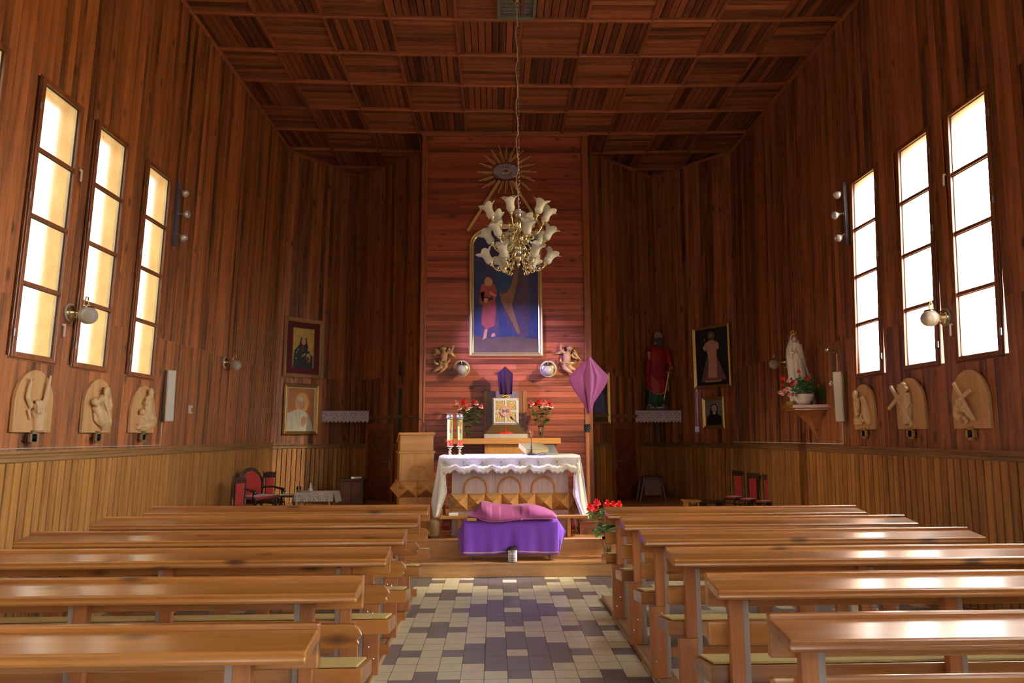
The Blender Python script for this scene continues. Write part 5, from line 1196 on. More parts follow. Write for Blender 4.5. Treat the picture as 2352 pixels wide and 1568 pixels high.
def rel2(B, X, Z, w, h):
    B.ball((X(.40), -.065, Z(.82)), (.046,.04,.055), 14)
    for i in range(8): cap(B, X, Z, [(.27+i*.035,.88,.009,-.09),(.26+i*.04,.78,.009,-.105),(.30+i*.04,.72,.007,-.09)], n=6)
    cap(B, X, Z, [(.42,.70,.05),(.44,.52,.062),(.42,.34,.055),(.40,.14,.055),(.42,.09,.04)]); cap(B, X, Z, [(.52,.66,.024,-.06),(.58,.50,.022,-.07),(.48,.40,.02,-.09)]); cap(B, X, Z, [(.20,.40,.02),(.18,.24,.02)])
    cap(B, X, Z, [(.08,.74,.012,-.07),(.10,.66,.012,-.07)])
    beam(B, X, Z, (.03,.86), (.74,.06), -.11, .036); beam(B, X, Z, (-.12,.41), (.66,.80), -.11, .036)
def rel3(B, X, Z, w, h):
    beam(B, X, Z, (.20,.79), (.70,.14), -.09, .034); beam(B, X, Z, (.42,.53), (.68,.63), -.09, .034)
    cap(B, X, Z, [(.26,.47,.035),(.20,.34,.050,-.06),(.14,.24,.045),(.26,.17,.04)]); cap(B, X, Z, [(.30,.44,.045,-.06),(.40,.30,.05,-.06)]); B.ball((X(.42), -.115, Z(.43)), (.038,.036,.045), 14)
    cap(B, X, Z, [(.40,.34,.024,-.09),(.54,.30,.02,-.11),(.66,.18,.014,-.115)]); cap(B, X, Z, [(.32,.20,.025),(.40,.12,.018),(.34,.08,.012)])
    for i in range(5): cap(B, X, Z, [(.36+i*.03,.49,.007,-.14),(.38+i*.03,.40,.007,-.145)], n=6)
numL = wood('numeral_brown', (.10,.06,.025), (.26,.17,.08), 'Z', rough=.5, knots=0); numR = wood('numeral_tan', (.30,.16,.06), (.58,.34,.14), 'Z', rough=.5, knots=0)
station('carved arched plaque marked XII, bowed figure with both arms raised', 'L', 25, 114, 848, 993, 'XII', rel12, numL)
station('carved arched plaque marked XIII, standing figure holding a limp body', 'L', 185, 251, 869, 994, 'XIII', rel13, numL)
station('carved arched plaque marked XIV, bearded man above a wrapped body', 'L', 295, 350, 884, 994, 'XIV', rel14, numL)
station('carved arched plaque marked I, figure over a basin with another bending', 'R', 1967, 2014, 882, 986, 'I', rel1, numR)
station('carved arched plaque marked II, figure carrying a large crossed beam', 'R', 2065, 2130, 867, 985, 'II', rel2, numR)
station('carved arched plaque marked III, kneeling figure fallen under a cross', 'R', 2194, 2278, 848, 984, 'III', rel3, numR)
# ================================================================ CHERUBS
cskin = pbr('cherub_skin', (.42,.24,.13), .5, var=.15, scale=20); cgold = pbr('worn_gilding', (.48,.34,.12), .4, .6, var=.4, scale=50, bump=.4); chair_c = pbr('cherub_hair', (.30,.18,.08), .5, var=.4, scale=90, bump=.5)
def cherub(label, ox, oy, sc, org, P):
    """P: joints in zoomed pixels"""
    kk = FRONT/FOC/sc; o = atY(org[0], org[1], FRONT-.05)
    t = thing('cherub', label, 'figure', (o.x, FRONT-.004, o.z))
    def L(x, y, d=-.055): p = atY(ox+x/sc, oy+y/sc, FRONT-.05)-o; return Vector((p.x, d, p.z))
    B = MB(); head = L(*P['head'], -.085)
    B.tube([head+Vector((0,.01,-.02)), L(*P['neck']), L(*P['chest']), L(*P['belly'], -.065), L(*P['hip'])], [.030,.036,.062,.060,.056], 14)
    B.ball(head, (.046,.046,.052), 16); B.ball(head+Vector((-.004,-.047,-.008)), (.008,.010,.010), 8); B.ball(head+Vector((-.017,-.030,-.014)), .014, 8); B.ball(head+Vector((.014,-.030,-.014)), .014, 8); B.ball(head+Vector((-.003,-.032,-.034)), (.012,.01,.008), 8)
    for arm in P['arms']:
        q = [L(*a) for a in arm]; B.tube(q, [.028,.024,.021,.017][:len(q)] if len(q) > 3 else [.028,.023,.018], 10)
        d = (q[-1]-q[-2]).normalized(); s_ = Vector((d.z, 0, -d.x))
        B.ball(q[-1]+d*.008, (.014,.010,.014), 8)
        for k in (-1.2, -.4, .4, 1.2): B.tube([q[-1]+s_*.008*k, q[-1]+d*(.026-abs(k)*.003)+s_*.012*k, q[-1]+d*.034+s_*.012*k+Vector((0,-.008,0))], [.0055,.005,.004], 6)
        B.tube([q[-1]+s_*.012, q[-1]+s_*.026+d*.008], [.006,.0045], 6)
    for leg in P['legs']:
        q = [L(*a) for a in leg]; B.tube(q, [.047,.038,.030,.019,.017][:len(q)], 12)
        d = (q[-1]-q[-2]); B.tube([q[-1], q[-1]+d.normalized()*.03+Vector((0,-.012,0))], [.013,.008], 8)
    B.build('body', cskin, t, remesh=.0055)
    B = MB()
    for i in range(26):
        a = i*2.4; z = .052-.0024*i*1.1; r = .046*math.sqrt(max(.05, 1-(z/.056)**2)); yy = math.sin(a)*r
        if yy < -.02 and z < .018: continue
        B.ball(head+Vector((math.cos(a)*r, yy, z)), .0125, 6)
    B.build('hair', chair_c, t, smooth=180)
    for wing in P['wings']:
        q = [L(*a, -.035) for a in wing]; B = MB(); root_, tip, low = q[0], q[1], q[2]
        for i in range(7):
            f = i/6; e = tip.lerp(low, f); B.tube([root_.lerp(tip, .1), root_.lerp(e, .55)+Vector((0,-.012,.01*(1-f))), e], [.012,.016,.006], 6)
        B.build('wing', cgold, t, remesh=.005)
    B = MB()
    for dr in P['drape']:
        q = [L(*a, -.09) for a in dr]
        for k in (-1, 0, 1): B.tube([p+Vector((0, .012*abs(k), .013*k)) for p in q], [.010]+[.014]*(len(q)-2)+[.007], 8)
    B.build('gilt_drape', cgold, t, smooth=180)
    return t
cherub('gilt-winged cherub on the left of the altar wall, one arm raised', 980, 780, 17.425, (1018, 825), dict(
    head=(670,370), neck=(680,480), chest=(690,570), belly=(680,720), hip=(670,860),
    arms=[[(820,520),(950,480),(1030,420),(1060,300)], [(560,530),(470,560),(390,520),(370,440)]],
    legs=[[(600,900),(550,1110),(400,1200),(300,1270)], [(740,920),(760,1080),(650,1200),(560,1290)]],
    wings=[[(560,520),(370,330),(170,680)], [(800,520),(930,290),(1180,700)]],
    drape=[[(500,870),(560,960),(640,1020),(740,930),(860,900),(940,800)], [(480,1000),(340,960),(300,830)]]))
cherub('gilt-winged cherub on the right of the altar wall beside the purple veil', 1260, 780, 7.125, (1303, 825), dict(
    head=(340,150), neck=(325,205), chest=(300,250), belly=(300,320), hip=(295,390),
    arms=[[(270,215),(225,195),(200,150),(205,100)], [(370,240),(410,290),(445,300)]],
    legs=[[(265,410),(270,470),(330,515),(375,540)], [(330,420),(370,470),(430,490)]],
    wings=[[(255,215),(240,130),(100,230)], [(385,215),(445,155),(535,335)]],
    drape=[[(230,370),(290,420),(350,390),(440,390)], [(225,390),(190,340),(205,310)]]))
# ================================================================ PROCESSIONAL CROSS UNDER ITS VEIL
PY = 8.82
def P3(x, y, Y=PY): return atY(x, y, Y)
o = P3(1353, 1180); T = thing('veiled_processional_cross', 'tall wooden processional cross draped in magenta-purple cloth right of the altar', 'veiled cross', (o.x, PY, ST2))
def Lp(x, y): p = P3(x, y); return Vector((p.x-o.x, 0, p.z-ST2))
tp_ = Lp(1353, 822)
B = MB(); B.tube([(0,.02,0), (0,.02,Lp(1353,979).z)], .024, 14); B.tube([(0,.02,Lp(1353,990).z+.03), (0,.02,tp_.z-.05)], .030, 4); B.build('pole', wood('orange_pole', (.30,.09,.03), (.55,.20,.07), 'Z', rough=.3, knots=.1), T, smooth=60)
B = MB(); B.t = .4
for dx, dy in ((-.16,0),(.16,0),(0,-.0),(0,.2)): B.tube([(0,.02,.06), (dx,.02+dy,0)], .022, 8)
B.build('pole_foot', dark_wood, T)
a, b = Lp(1306, 868), Lp(1398, 866)
B = MB(); B.box(a.x+.03, .005, a.z-.02, b.x-.03, .03, a.z+.02); B.build('cross_arm', dark_wood, T)
B = MB(); z0_ = Lp(1353, 990).z; z1_ = Lp(1353, 976).z
for i in range(5):
    for k in range(8): an = 2*PI*k/8+i*.4; B.ball((.032*math.cos(an), .02+.032*math.sin(an), z0_+(z1_-z0_)*i/4), .014, 6)
B.build('black_collar', black, T, smooth=180)
edgeL = [Lp(*q) for q in ((1351,819),(1306,867),(1318,894),(1341,925),(1349,949))]; edgeR = [Lp(*q) for q in ((1354,818),(1399,866),(1388,890),(1364,925),(1358,949))]
vv = [0, .37, .58, .82, 1]
def Pveil(u, v, s=1):
    k = max(i for i in range(4) if v >= vv[i]-1e-9); f = (v-vv[k])/(vv[k+1]-vv[k]); a = edgeL[k].lerp(edgeL[k+1], f); b = edgeR[k].lerp(edgeR[k+1], f); p = a.lerp(b, u)
    fold = -.055*math.exp(-((u-.53)/.10)**2)*(.3+.9*v) - .03*math.exp(-((u-.70)/.06)**2)*math.sin(PI*min(1, v*1.1)) + .03*math.exp(-((u-.38)/.07)**2)*v
    return (p.x, (-.02+fold)*math.sin(PI*min(1, .12+u*.76))**.5 if s > 0 else .05, p.z)
B = MB(); B.grid(Pveil, 44, 40); B.grid(lambda u, v: Pveil(u, v, -1), 8, 20); B.build('veil', pbr('processional_veil', (.25,.036,.15), .6, var=.1, scale=12, sheen=.4), T, solid=.004, smooth=180)
# ================================================================ CORNER SHELVES WITH LACE
cut = pbr('cutwork_holes', (.05,.03,.035), .8, var=.1); lilac_lace = pbr('white_cutwork_cloth', (.62,.58,.66), .8, var=.05)
def corner_shelf(label, lab2, C_, pL, pR, xl, xr, y0, y1, Ys):
    a, b = atY(xl, y0, Ys), atY(xr, y0, Ys); z = a.z
    t = thing('corner_shelf', label, 'shelf', (C_.x, Ys, z))
    dl = (pL-C_).normalized(); dr = (pR-C_).normalized()
    P = [(a.x-C_.x, 0), (b.x-C_.x, 0), (dr.x*(C_.y-Ys-.02)/abs(dr.y), .0), (0, C_.y-Ys-.05), (dl.x*(C_.y-Ys-.02)/abs(dl.y), 0)]
    B = MB(); B.t = .5; B.slab([P[0], P[1], P[3]], -.035, 0); B.build('shelf_board', dark_wood, t)
    c = thing('shelf_cloth', lab2, 'cloth', ((a.x+b.x)/2, Ys, z+.001)); w = (b.x-a.x)/2; h = z-atY(xl, y1, Ys).z
    n = 13
    B = MB(); B.grid(lambda u, v: (-w+2*w*u, -.006-.006*v, .003-(h-.035*(1-abs(math.sin(PI*n*u))**.6))*v), n*10, 4); B.build('scalloped_drop', lilac_lace, c, solid=.002, smooth=180)
    B = MB(); B.slab([(-w, -.004), (w, -.004), (w*.5, .22), (-w*.5, .22)], .0, .004); B.build('cloth_top', lilac_lace, c)
    B = MB(); rn = random.Random(5)
    for i in range(5):
        cx = -w+2*w*(i+.5)/5
        for k in range(5):
            an = PI*(k)/4; x, zz = cx+.055*math.cos(an), -.085+.045*math.sin(an); d = Vector((math.cos(an), 0, math.sin(an))); s_ = Vector((-d.z, 0, d.x)); p = Vector((x, -.0125, zz))
            B.add([p-d*.018, p+s_*.006, p+d*.018, p-s_*.006], [(0,1,2,3)])
        for k in (-1, 1): p = Vector((cx+k*.02, -.0125, -.13)); B.add([p+Vector((-.016,0,-.004)), p+Vector((0,0,-.008)), p+Vector((.016,0,.004)), p+Vector((0,0,.008))], [(0,1,2,3)])
        p = Vector((cx, -.0125, -.09)); B.add([p+Vector((0.008*math.cos(q), 0, .008*math.sin(q))) for q in (0, 1.5, 3, 4.5)], [(0,1,2,3)])
    B.build('cutwork', cut, c)
    return z
SLY = 12.985
corner_shelf('dark triangular corner shelf in the left apse corner, empty', 'white scalloped cutwork cloth on the empty left corner shelf', CLA, CL1, CL3, 733, 847.5, 944, 971, 12.975)
szR = corner_shelf('dark triangular corner shelf in the right apse corner under the red statue', 'white scalloped cutwork cloth on the right corner shelf under the statue', CRB, CR3, CR1, 1458.5, 1565.5, 943, 971, 12.97)
# ================================================================ STATUE IN RED MANTLE
SY = 13.065; o = atY(1509.5, 943, SY); o.z = szR+.006
T = thing('bearded_saint_statue', 'painted statue of a bearded man in red mantle and green robe holding a sword', 'statue', o)
q = .00130*.98
def Z_(y): return (1275-y)*q
def X_(x): return (x-325)*q
green = pbr('green_robe_paint', (.025,.10,.06), .45, var=.25, scale=15); redp = pbr('red_mantle_paint', (.34,.018,.022), .45, var=.2, scale=15); fl = pbr('statue_flesh', (.42,.27,.22), .5, var=.1); bd = pbr('grey_brown_beard', (.10,.085,.08), .6, var=.4, scale=60, bump=.6)
B = MB(); B.box(X_(150), -.09, 0, X_(470), .08, .088); B.build('base', pbr('slate_base', (.07,.065,.09), .5), T, bevel=.004)
words('Św. Paweł', .066, pbr('white_letters', (.85,.85,.82), .5), T, (X_(305), -.093, .060), sx=.95)
B = MB(); B.loft([(X_(315), -.01, Z_(1222), .17, .11, .10, 11), (X_(315), -.01, Z_(1100), .165, .105, .11, 11), (X_(320), -.005, Z_(900), .16, .10, .06, 11), (X_(325), 0, Z_(700), .15, .095, .02, 9)], 44); B.build('green_robe', green, T, smooth=180)
for sx_ in (200, 400): B = MB(); B.ball((X_(sx_), -.095, .10), (.035,.055,.022), 10); B.build('foot', fl, T, smooth=180)
def Pman(u, v):
    a = 2*PI*u; fr = max(0, -math.sin(a)); hem = Z_(1050)-.0+.26*(1-fr)**1.0*(0.55+.45*math.cos(a*2))*0+(.16*(1-fr)); top = Z_(295)
    z = hem+(top-hem)*v; rx = [.185,.20,.19,.175,.18,.20,.215,.17,.07]; k = v*8; i = min(7, int(k)); f = k-i; r = rx[i]*(1-f)+rx[i+1]*f; ry = r*.62 if v < .9 else r*.75
    fold = 1+.05*math.sin(9*a+z*6)*(1-v*.7)+.02*math.sin(17*a-z*14)
    return (X_(335)+r*fold*math.cos(a), ry*fold*math.sin(a)-.005, z)
B = MB(); B.grid(Pman, 60, 26); B.build('red_mantle', redp, T, smooth=180, solid=.006)
B = MB()
for i in range(9):
    t0 = i/8; B.tube([(X_(230)+.28*s_, -.125-.02*math.sin(PI*s_)-.004*i, Z_(520+i*26)-.05*math.sin(PI*s_)*(1+.2*i)+.10*s_*(1-t0)) for s_ in [k/8 for k in range(9)]], [.006]+[.011]*7+[.006], 6)
B.build('mantle_folds', redp, T, smooth=180)
B = MB(); fr = [Vector(Pman(.5+.5*i/30, 0)) for i in range(31)]
for i, p in enumerate(fr[2:-2]): B.ball(p+Vector((0,-.008,.012+.006*(i % 2))), (.013,.008,.010), 6)
for i in range(14): B.ball((X_(215)-.005*math.sin(i), -.10, Z_(570+i*9)), (.012,.008,.006), 6); 
for i in range(16): B.ball((X_(478+4*math.sin(i*1.3)), -.125, Z_(780+i*14)), (.014,.008,.009), 6)
B.build('gilt_hem', gold, T, smooth=180)
hd = Vector((X_(365), -.05, Z_(160)))
B = MB(); B.ball(hd, (.078,.086,.096), 18); B.ball(hd+Vector((0,-.090,-.012)), (.014,.020,.026), 8); B.tube([hd+Vector((0,.02,-.06)), (X_(350),0,Z_(300))], [.05,.06], 12)
for s_ in (-1, 1): B.ball(hd+Vector((s_*.030,-.070,-.028)), (.022,.016,.016), 8); B.ball(hd+Vector((s_*.070,0,-.01)), (.010,.018,.024), 8); B.tube([hd+Vector((s_*.045,-.066,.016)), hd+Vector((s_*.012,-.078,.012))], .008, 6)
B.build('head', fl, T, remesh=.006)
B = MB()
for s_ in (-1, 1): B.ball(hd+Vector((s_*.030,-.082,.001)), (.012,.007,.006), 8)
B.build('eyes', black, T, smooth=180)
B = MB(); rn = random.Random(6)
for i in range(26):
    x = rn.uniform(-.062, .062); L_ = rn.uniform(.13, .21)*(1-abs(x)*5*.6); B.tube([hd+Vector((x, -.058+abs(x)*.5, -.062)), hd+Vector((x*1.15, -.088+abs(x)*.5, -.11)), hd+Vector((x*.7+rn.uniform(-.01,.01), -.085, -.05-L_))], [.014,.016,.005], 6)
for s_ in (-1, 1):
    B.tube([hd+Vector((s_*.008,-.088,-.046)), hd+Vector((s_*.045,-.075,-.072))], [.011,.007], 6)
    for k in range(6): B.tube([hd+Vector((s_*.062,.02+k*.012,.02)), hd+Vector((s_*.080,.01+k*.010,-.03)), hd+Vector((s_*.078,.01+k*.01,-.11))], [.012,.017,.008], 6)
B.build('beard', bd, T, smooth=180)
def hand(B, w, d, s_, r=.011, L=.05):
    """palm at w pointing along d, thumb towards s_"""
    d = d.normalized(); s_ = (s_-d*s_.dot(d)).normalized(); n_ = d.cross(s_)
    B.ball(w+d*L*.4, (r*2, r*1.7, r*2.2), 8)
    for k, l in ((-1.5,.8),(-.5,1),(.5,.95),(1.5,.72)):
        b = w+d*L*.75-s_*r*1.1*k; B.tube([w+d*L*.3-s_*r*.8*k, b, b+d*L*.45*l-n_*L*.12, b+d*L*.7*l-n_*L*.4], [r,r*.85,r*.75,r*.6], 6)
    B.tube([w+d*L*.1, w+s_*r*2.4+d*L*.35, w+s_*r*2.7+d*L*.75], [r*1.1,r*.9,r*.65], 6)
B = MB(); w_ = Vector((X_(205), -.15, Z_(470))); B.tube([(X_(215),-.10,Z_(530)), w_], [.028,.022], 10); hand(B, w_, Vector((-.15,-.1,1)), Vector((1,0,.2)), .012, .06); B.build('raised_hand', fl, T, remesh=.0055)
B = MB(); w_ = Vector((X_(535), -.13, Z_(650))); B.ball(w_, (.026,.024,.032), 10)
for k in range(4): B.tube([w_+Vector((.014,-.012,.022-k*.015)), w_+Vector((-.006,-.034,.022-k*.015)), w_+Vector((-.026,-.02,.020-k*.015))], [.009,.009,.007], 6)
B.tube([w_+Vector((0,0,.02)), w_+Vector((-.02,-.02,.036))], [.01,.008], 6); B.build('sword_hand', fl, T, remesh=.0055)
B = MB(); B.loft([(X_(200),-.06,Z_(760),.045,.05,.1,7),(X_(195),-.07,Z_(640),.055,.06,.1,7),(X_(205),-.09,Z_(520),.04,.045,.06,7)], 20); B.tube([(X_(250),-.02,Z_(370)), (X_(205),-.05,Z_(520)), (X_(210),-.10,Z_(510))], [.06,.055,.035], 12); B.build('sleeve', redp, T, smooth=180)
B = MB(); B.tube([(X_(490),-.02,Z_(370)), (X_(525),-.04,Z_(530)), (X_(530),-.11,Z_(640))], [.06,.055,.032], 12); B.build('sleeve', redp, T, smooth=180)
h0, h1, h2 = Vector((X_(507), -.16, Z_(598))), Vector((X_(485), -.165, Z_(725))), Vector((X_(395), -.17, Z_(1140)))
B = MB(); B.tube([h0, h1], .010, 8); B.ball(h0, .016, 8); B.tube([h1+Vector((-.055,0,.014)), h1+Vector((.055,0,-.008))], .009, 8); B.build('sword_hilt', gold, T, smooth=180)
B = MB(); d = (h2-h1).normalized(); s_ = Vector((-d.z, 0, d.x)); B.add([h1+s_*.014, h1-s_*.014, h2+s_*-.006-d*.05, h2, h2+s_*.006-d*.05, h1+Vector((0,-.006,0)), h1+Vector((0,.006,0))], [(0,5,3,4),(5,1,2,3),(1,6,3,2),(6,0,4,3)]); B.build('sword_blade', pbr('pale_blade', (.55,.48,.42), .3, .8), T)
# ================================================================ BRACKET SHELF, STATUE IN WHITE, FLOWER BOWL
SWY = 8.86; wx = XR(2.0); zt2 = atY(1853, 930, SWY).z; zb2 = atY(1853, 943, SWY).z; zlow = atY(1880, 1017, SWY).z
T = thing('bracket_shelf', 'reddish half-octagon wooden shelf on a curved bracket, right wall', 'shelf', (wx, SWY, zb2), -PI/2)
poly = [(-.32,-.0),(-.17,-.42),(.17,-.42),(.32,-.0)]
B = MB(); B.t = .7; hh = zt2-zb2; B.slab([(x*.9, y*.92) for x, y in poly], 0, hh*.35); B.t = .9; B.slab(poly, hh*.35, hh); B.build('shelf_board', pine, T, bevel=.006)
prof = [(.0, -.002), (-.33, -.002), (-.22, -.06), (-.13, -.16), (-.08, -.28), (-.05, zlow-zb2+.06), (0, zlow-zb2)]
B = MB(); B.t = .5; n = len(prof); vs = []
for sx_ in (-1, 1):
    for y, z in prof: vs.append((sx_*(.16*(1-min(1, -z/(zb2-zlow)))**1.5+.012), y, z))
B.add(vs, [tuple(range(n)), tuple(range(2*n-1, n-1, -1))] + [((i+1)%n, i, i+n, (i+1)%n+n) for i in range(n)]); B.build('curved_bracket', pine_z, T)
zs_ = zt2+.002; so = Vector((wx-.22, SWY+.05, zs_)); k2 = so.y/FOC/5.405
cxp = 1770+340/5.405
cx_ = atY(1770+335/5.405, 900, so.y).x; so.x = cx_
T = thing('veiled_lady_statue', 'white-robed crowned lady statue with joined hands on the bracket shelf', 'statue', so)
whp = pbr('white_plaster_robe', (.66,.67,.62), .5, var=.08, scale=20); cr = pbr('cream_robe', (.70,.68,.58), .5, var=.06); fl2 = pbr('rosy_flesh', (.62,.42,.32), .45, var=.06)
H_ = lambda y: (1022-y)*k2
XW = lambda x: (x-335)*k2
B = MB(); B.slab([(-.12,-.09),(.12,-.09),(.12,.09),(-.12,.09)], 0, .05); B.build('base', pbr('gold_base', (.45,.33,.13), .5, .4), T, bevel=.005)
B = MB(); B.loft([(XW(355),0,.05,.105,.085,.05,9),(XW(350),0,H_(700),.092,.075,.07,9),(XW(345),-.005,H_(430),.074,.062,.05,9),(XW(340),-.01,H_(330),.070,.055,.03,7),(XW(330),-.005,H_(250),.055,.045,0,7),(XW(326),0,H_(222),.022,.022,0,7)], 40); B.build('robe', cr, T, smooth=180)
def Pmt(u, v):
    a = PI*(-.30+1.60*u); zz = [1015,860,700,520,400,310,240,175,138,122]; lx = [245,242,243,236,228,233,262,283,292,318]; rx = [560,545,520,462,440,420,392,368,355,330]
    k = v*9; i = min(8, int(k)); f = k-i; g = lambda l: l[i]*(1-f)+l[i+1]*f
    z = H_(g(zz)); L_, R_ = XW(g(lx)), XW(g(rx)); c = (L_+R_)/2; r = (R_-L_)/2; ry = min(.085, r*.78)
    fo = 1+.03*math.sin(14*a+z*8)*(1-v)
    return (c+r*fo*math.cos(a), .012+ry*fo*math.sin(a)+(.0 if v < .8 else 0), z)
B = MB(); B.grid(Pmt, 60, 36); B.build('veil_mantle', whp, T, solid=.006, smooth=180)
hd = Vector((XW(323), -.012, H_(185))); r_ = 36*k2
B = MB(); B.ball(hd, (r_*.92, r_, r_*1.15), 16); B.ball(hd+Vector((0,-r_,-r_*.1)), (r_*.14,r_*.2,r_*.3), 8); B.ball(hd+Vector((0,-r_*.85,-r_*.5)), (r_*.25,r_*.12,r_*.1), 8); B.tube([hd, hd+Vector((.0,.01,-r_*2.2))], [r_*.5,r_*.55], 10); B.build('head', fl2, T, remesh=.0035)
B = MB()
for s_ in (-1, 1): B.ball(hd+Vector((s_*r_*.38,-r_*.90,r_*.12)), (r_*.16,r_*.08,r_*.06), 8); B.tube([hd+Vector((s_*r_*.18,-r_*.95,r_*.34)), hd+Vector((s_*r_*.6,-r_*.82,r_*.32))], r_*.03, 5)
B.build('eyes', hairc, T, smooth=180)
B = MB(); B.tube([hd+Vector((r_*.95*math.cos(a), -r_*.45-.2*r_*math.sin(a), r_*1.05*math.sin(a))) for a in [-.5+4.1*i/12 for i in range(13)]], r_*.18, 8); B.build('hair', hairc, T, smooth=180)
hp = Vector((XW(312), -.085, H_(330)))
B = MB(); 
for s_ in (-1, 1):
    B.tube([hp+Vector((s_*.02,.01,-.03)), hp+Vector((s_*.006,0,0))], [.012,.010], 8)
    for k in range(4): B.tube([hp+Vector((s_*.005,-.004+k*.005,.0)), hp+Vector((s_*.003,-.010+k*.0055,.028-abs(k-1.5)*.003))], [.0042,.003], 6)
    B.tube([hp+Vector((s_*.006,-.006,-.002)), hp+Vector((s_*.006,-.016,.016))], [.004,.003], 6)
B.build('joined_hands', fl2, T, remesh=.0028)
for s_, e in ((-1, (XW(262), -.03, H_(380))), (1, (XW(388), -.03, H_(390)))):
    B = MB(); B.tube([(XW(335)+s_*.07,.0,H_(260)), e, hp+Vector((s_*.022,.012,-.034))], [.028,.032,.020], 12); B.tube([e, Vector(e)+Vector((0,-.02,-.05))], [.03,.018], 10); B.build('sleeve', cr, T, smooth=180)
B = MB(); B.tube([hp+Vector((0,-.012,-.01)), (XW(320),-.098,H_(420)), (XW(330),-.095,H_(520)), (XW(345),-.10,H_(570))], .0025, 6); B.ball((XW(318),-.10,H_(378)), .009, 8)
for k in range(12): B.ball((XW(320+k*1.5),-.099,H_(400+k*13)), .0042, 6)
B.build('rosary', brass, T, smooth=180)
B = MB(); cz_ = H_(128); B.lathe([(.026,0),(.028,.006),(.026,.010)], 20, Matrix.Translation((XW(325),0,cz_)), cap=False)
for k in range(6):
    a = 2*PI*k/6; ca, sa = math.cos(a), math.sin(a); B.tube([(XW(325)+.027*ca,.027*sa,cz_+.006),(XW(325)+.036*ca,.036*sa,cz_+.026),(XW(325)+.024*ca,.024*sa,cz_+.044),(XW(325),0,cz_+.046)], .003, 6)
B.ball((XW(325),0,cz_+.050), .007, 8); B.tube([(XW(325),0,cz_+.055),(XW(325),0,cz_+.072)], .002, 5); B.tube([(XW(325)-.007,0,cz_+.066),(XW(325)+.007,0,cz_+.066)], .002, 5); B.build('crown', gold, T, smooth=60)
# bowl and flowers
BYc = SWY-.12; bo = atY(1846, 929, BYc); bo.z = zt2+.001
bx = atY(1770+412/5.405, 929, BYc).x
T = thing('flower_bowl', 'white bowl in front of the lady statue on the bracket shelf', 'bowl', (bx, BYc, zt2+.001))
kb = BYc/FOC/5.405
B = MB(); B.lathe([(.001,.001),(66*kb,.001),(90*kb,40*kb),(118*kb,95*kb),(122*kb,128*kb),(112*kb,126*kb),(98*kb,70*kb),(.001,60*kb)], 32, cap=False, wob=lambda t_, v: 1+.02*math.sin(10*t_)*v); B.build('bowl_body', white, T, smooth=60)
def FB(x, y, dy=0): return atY(1770+x/5.405, 740+y/5.405, BYc+dy)
bc = Vector((bx, BYc, zt2+.10))
for i, (x, y, r, dy) in enumerate([(350,615,30,.04),(452,712,42,-.06),(568,782,46,-.04),(268,762,38,-.08),(148,695,32,-.02),(143,770,24,-.02),(688,640,28,.10),(630,645,24,.10)]):
    rose('rose', 'bright red rose in the white bowl before the lady statue', 'rose', 'red roses in the white bowl', bc+Vector((random.Random(i).uniform(-.03,.03), 0, -.01)), FB(x, y, dy), rose_red, r*kb*1.05, 5)
for i, (x, y, r) in enumerate([(120,870,30),(180,850,34),(215,830,36),(235,900,30),(290,900,26),(225,725,30),(310,735,28),(150,890,24)]):
    rose('alstroemeria', 'pale pink open flower at the left of the white bowl', 'flower', 'pale pink flowers in the white bowl', bc+Vector((random.Random(i+40).uniform(-.03,.03), 0, -.01)), FB(x, y, -.08), petal_pale, r*kb, 3)
B = MB(); rn = random.Random(12)
for i in range(150):
    an = rn.uniform(0, 2*PI); rad = rn.uniform(.02, 1)**.6; c = FB(390+rad*190*math.cos(an), 790+rad*95*math.sin(an), rn.uniform(-.10, .08)); L_ = rn.uniform(.03, .06)
    dv = Vector((rn.uniform(-1,1), rn.uniform(-1,.3), rn.uniform(-.5,.8))).normalized(); sd = dv.cross(Vector((.2,1,.3))).normalized()
    B.add([c, c+dv*L_*.5+sd*L_*.32, c+dv*L_, c+dv*L_*.5-sd*L_*.32, c+dv*L_*.5+Vector((0,-.006,0))], [(0,1,4),(1,2,4),(2,3,4),(3,0,4)])
tag(B.build('foliage', leafm, smooth=180), 'mass of small green leaves filling the white bowl of roses', 'foliage', kind='stuff')
T = thing('broad_leaf', 'large smooth green leaf drooping from the right side of the white bowl', 'leaf', FB(590, 830, .02))
o_ = FB(590, 830, .02); d1 = FB(720, 975, .0)-o_; sdv = Vector((d1.z, 0, -d1.x)).normalized()
B = MB(); B.grid(lambda u, v: d1*v + sdv*(u-.5)*.17*math.sin(PI*min(1,.08+v*.92))**.7 + Vector((0, -.03*math.sin(PI*v)-abs(u-.5)*.03, .03*math.sin(PI*v))), 8, 14); B.build('leaf_blade', pbr('glossy_leaf', (.03,.13,.025), .3, var=.2), T, smooth=180)
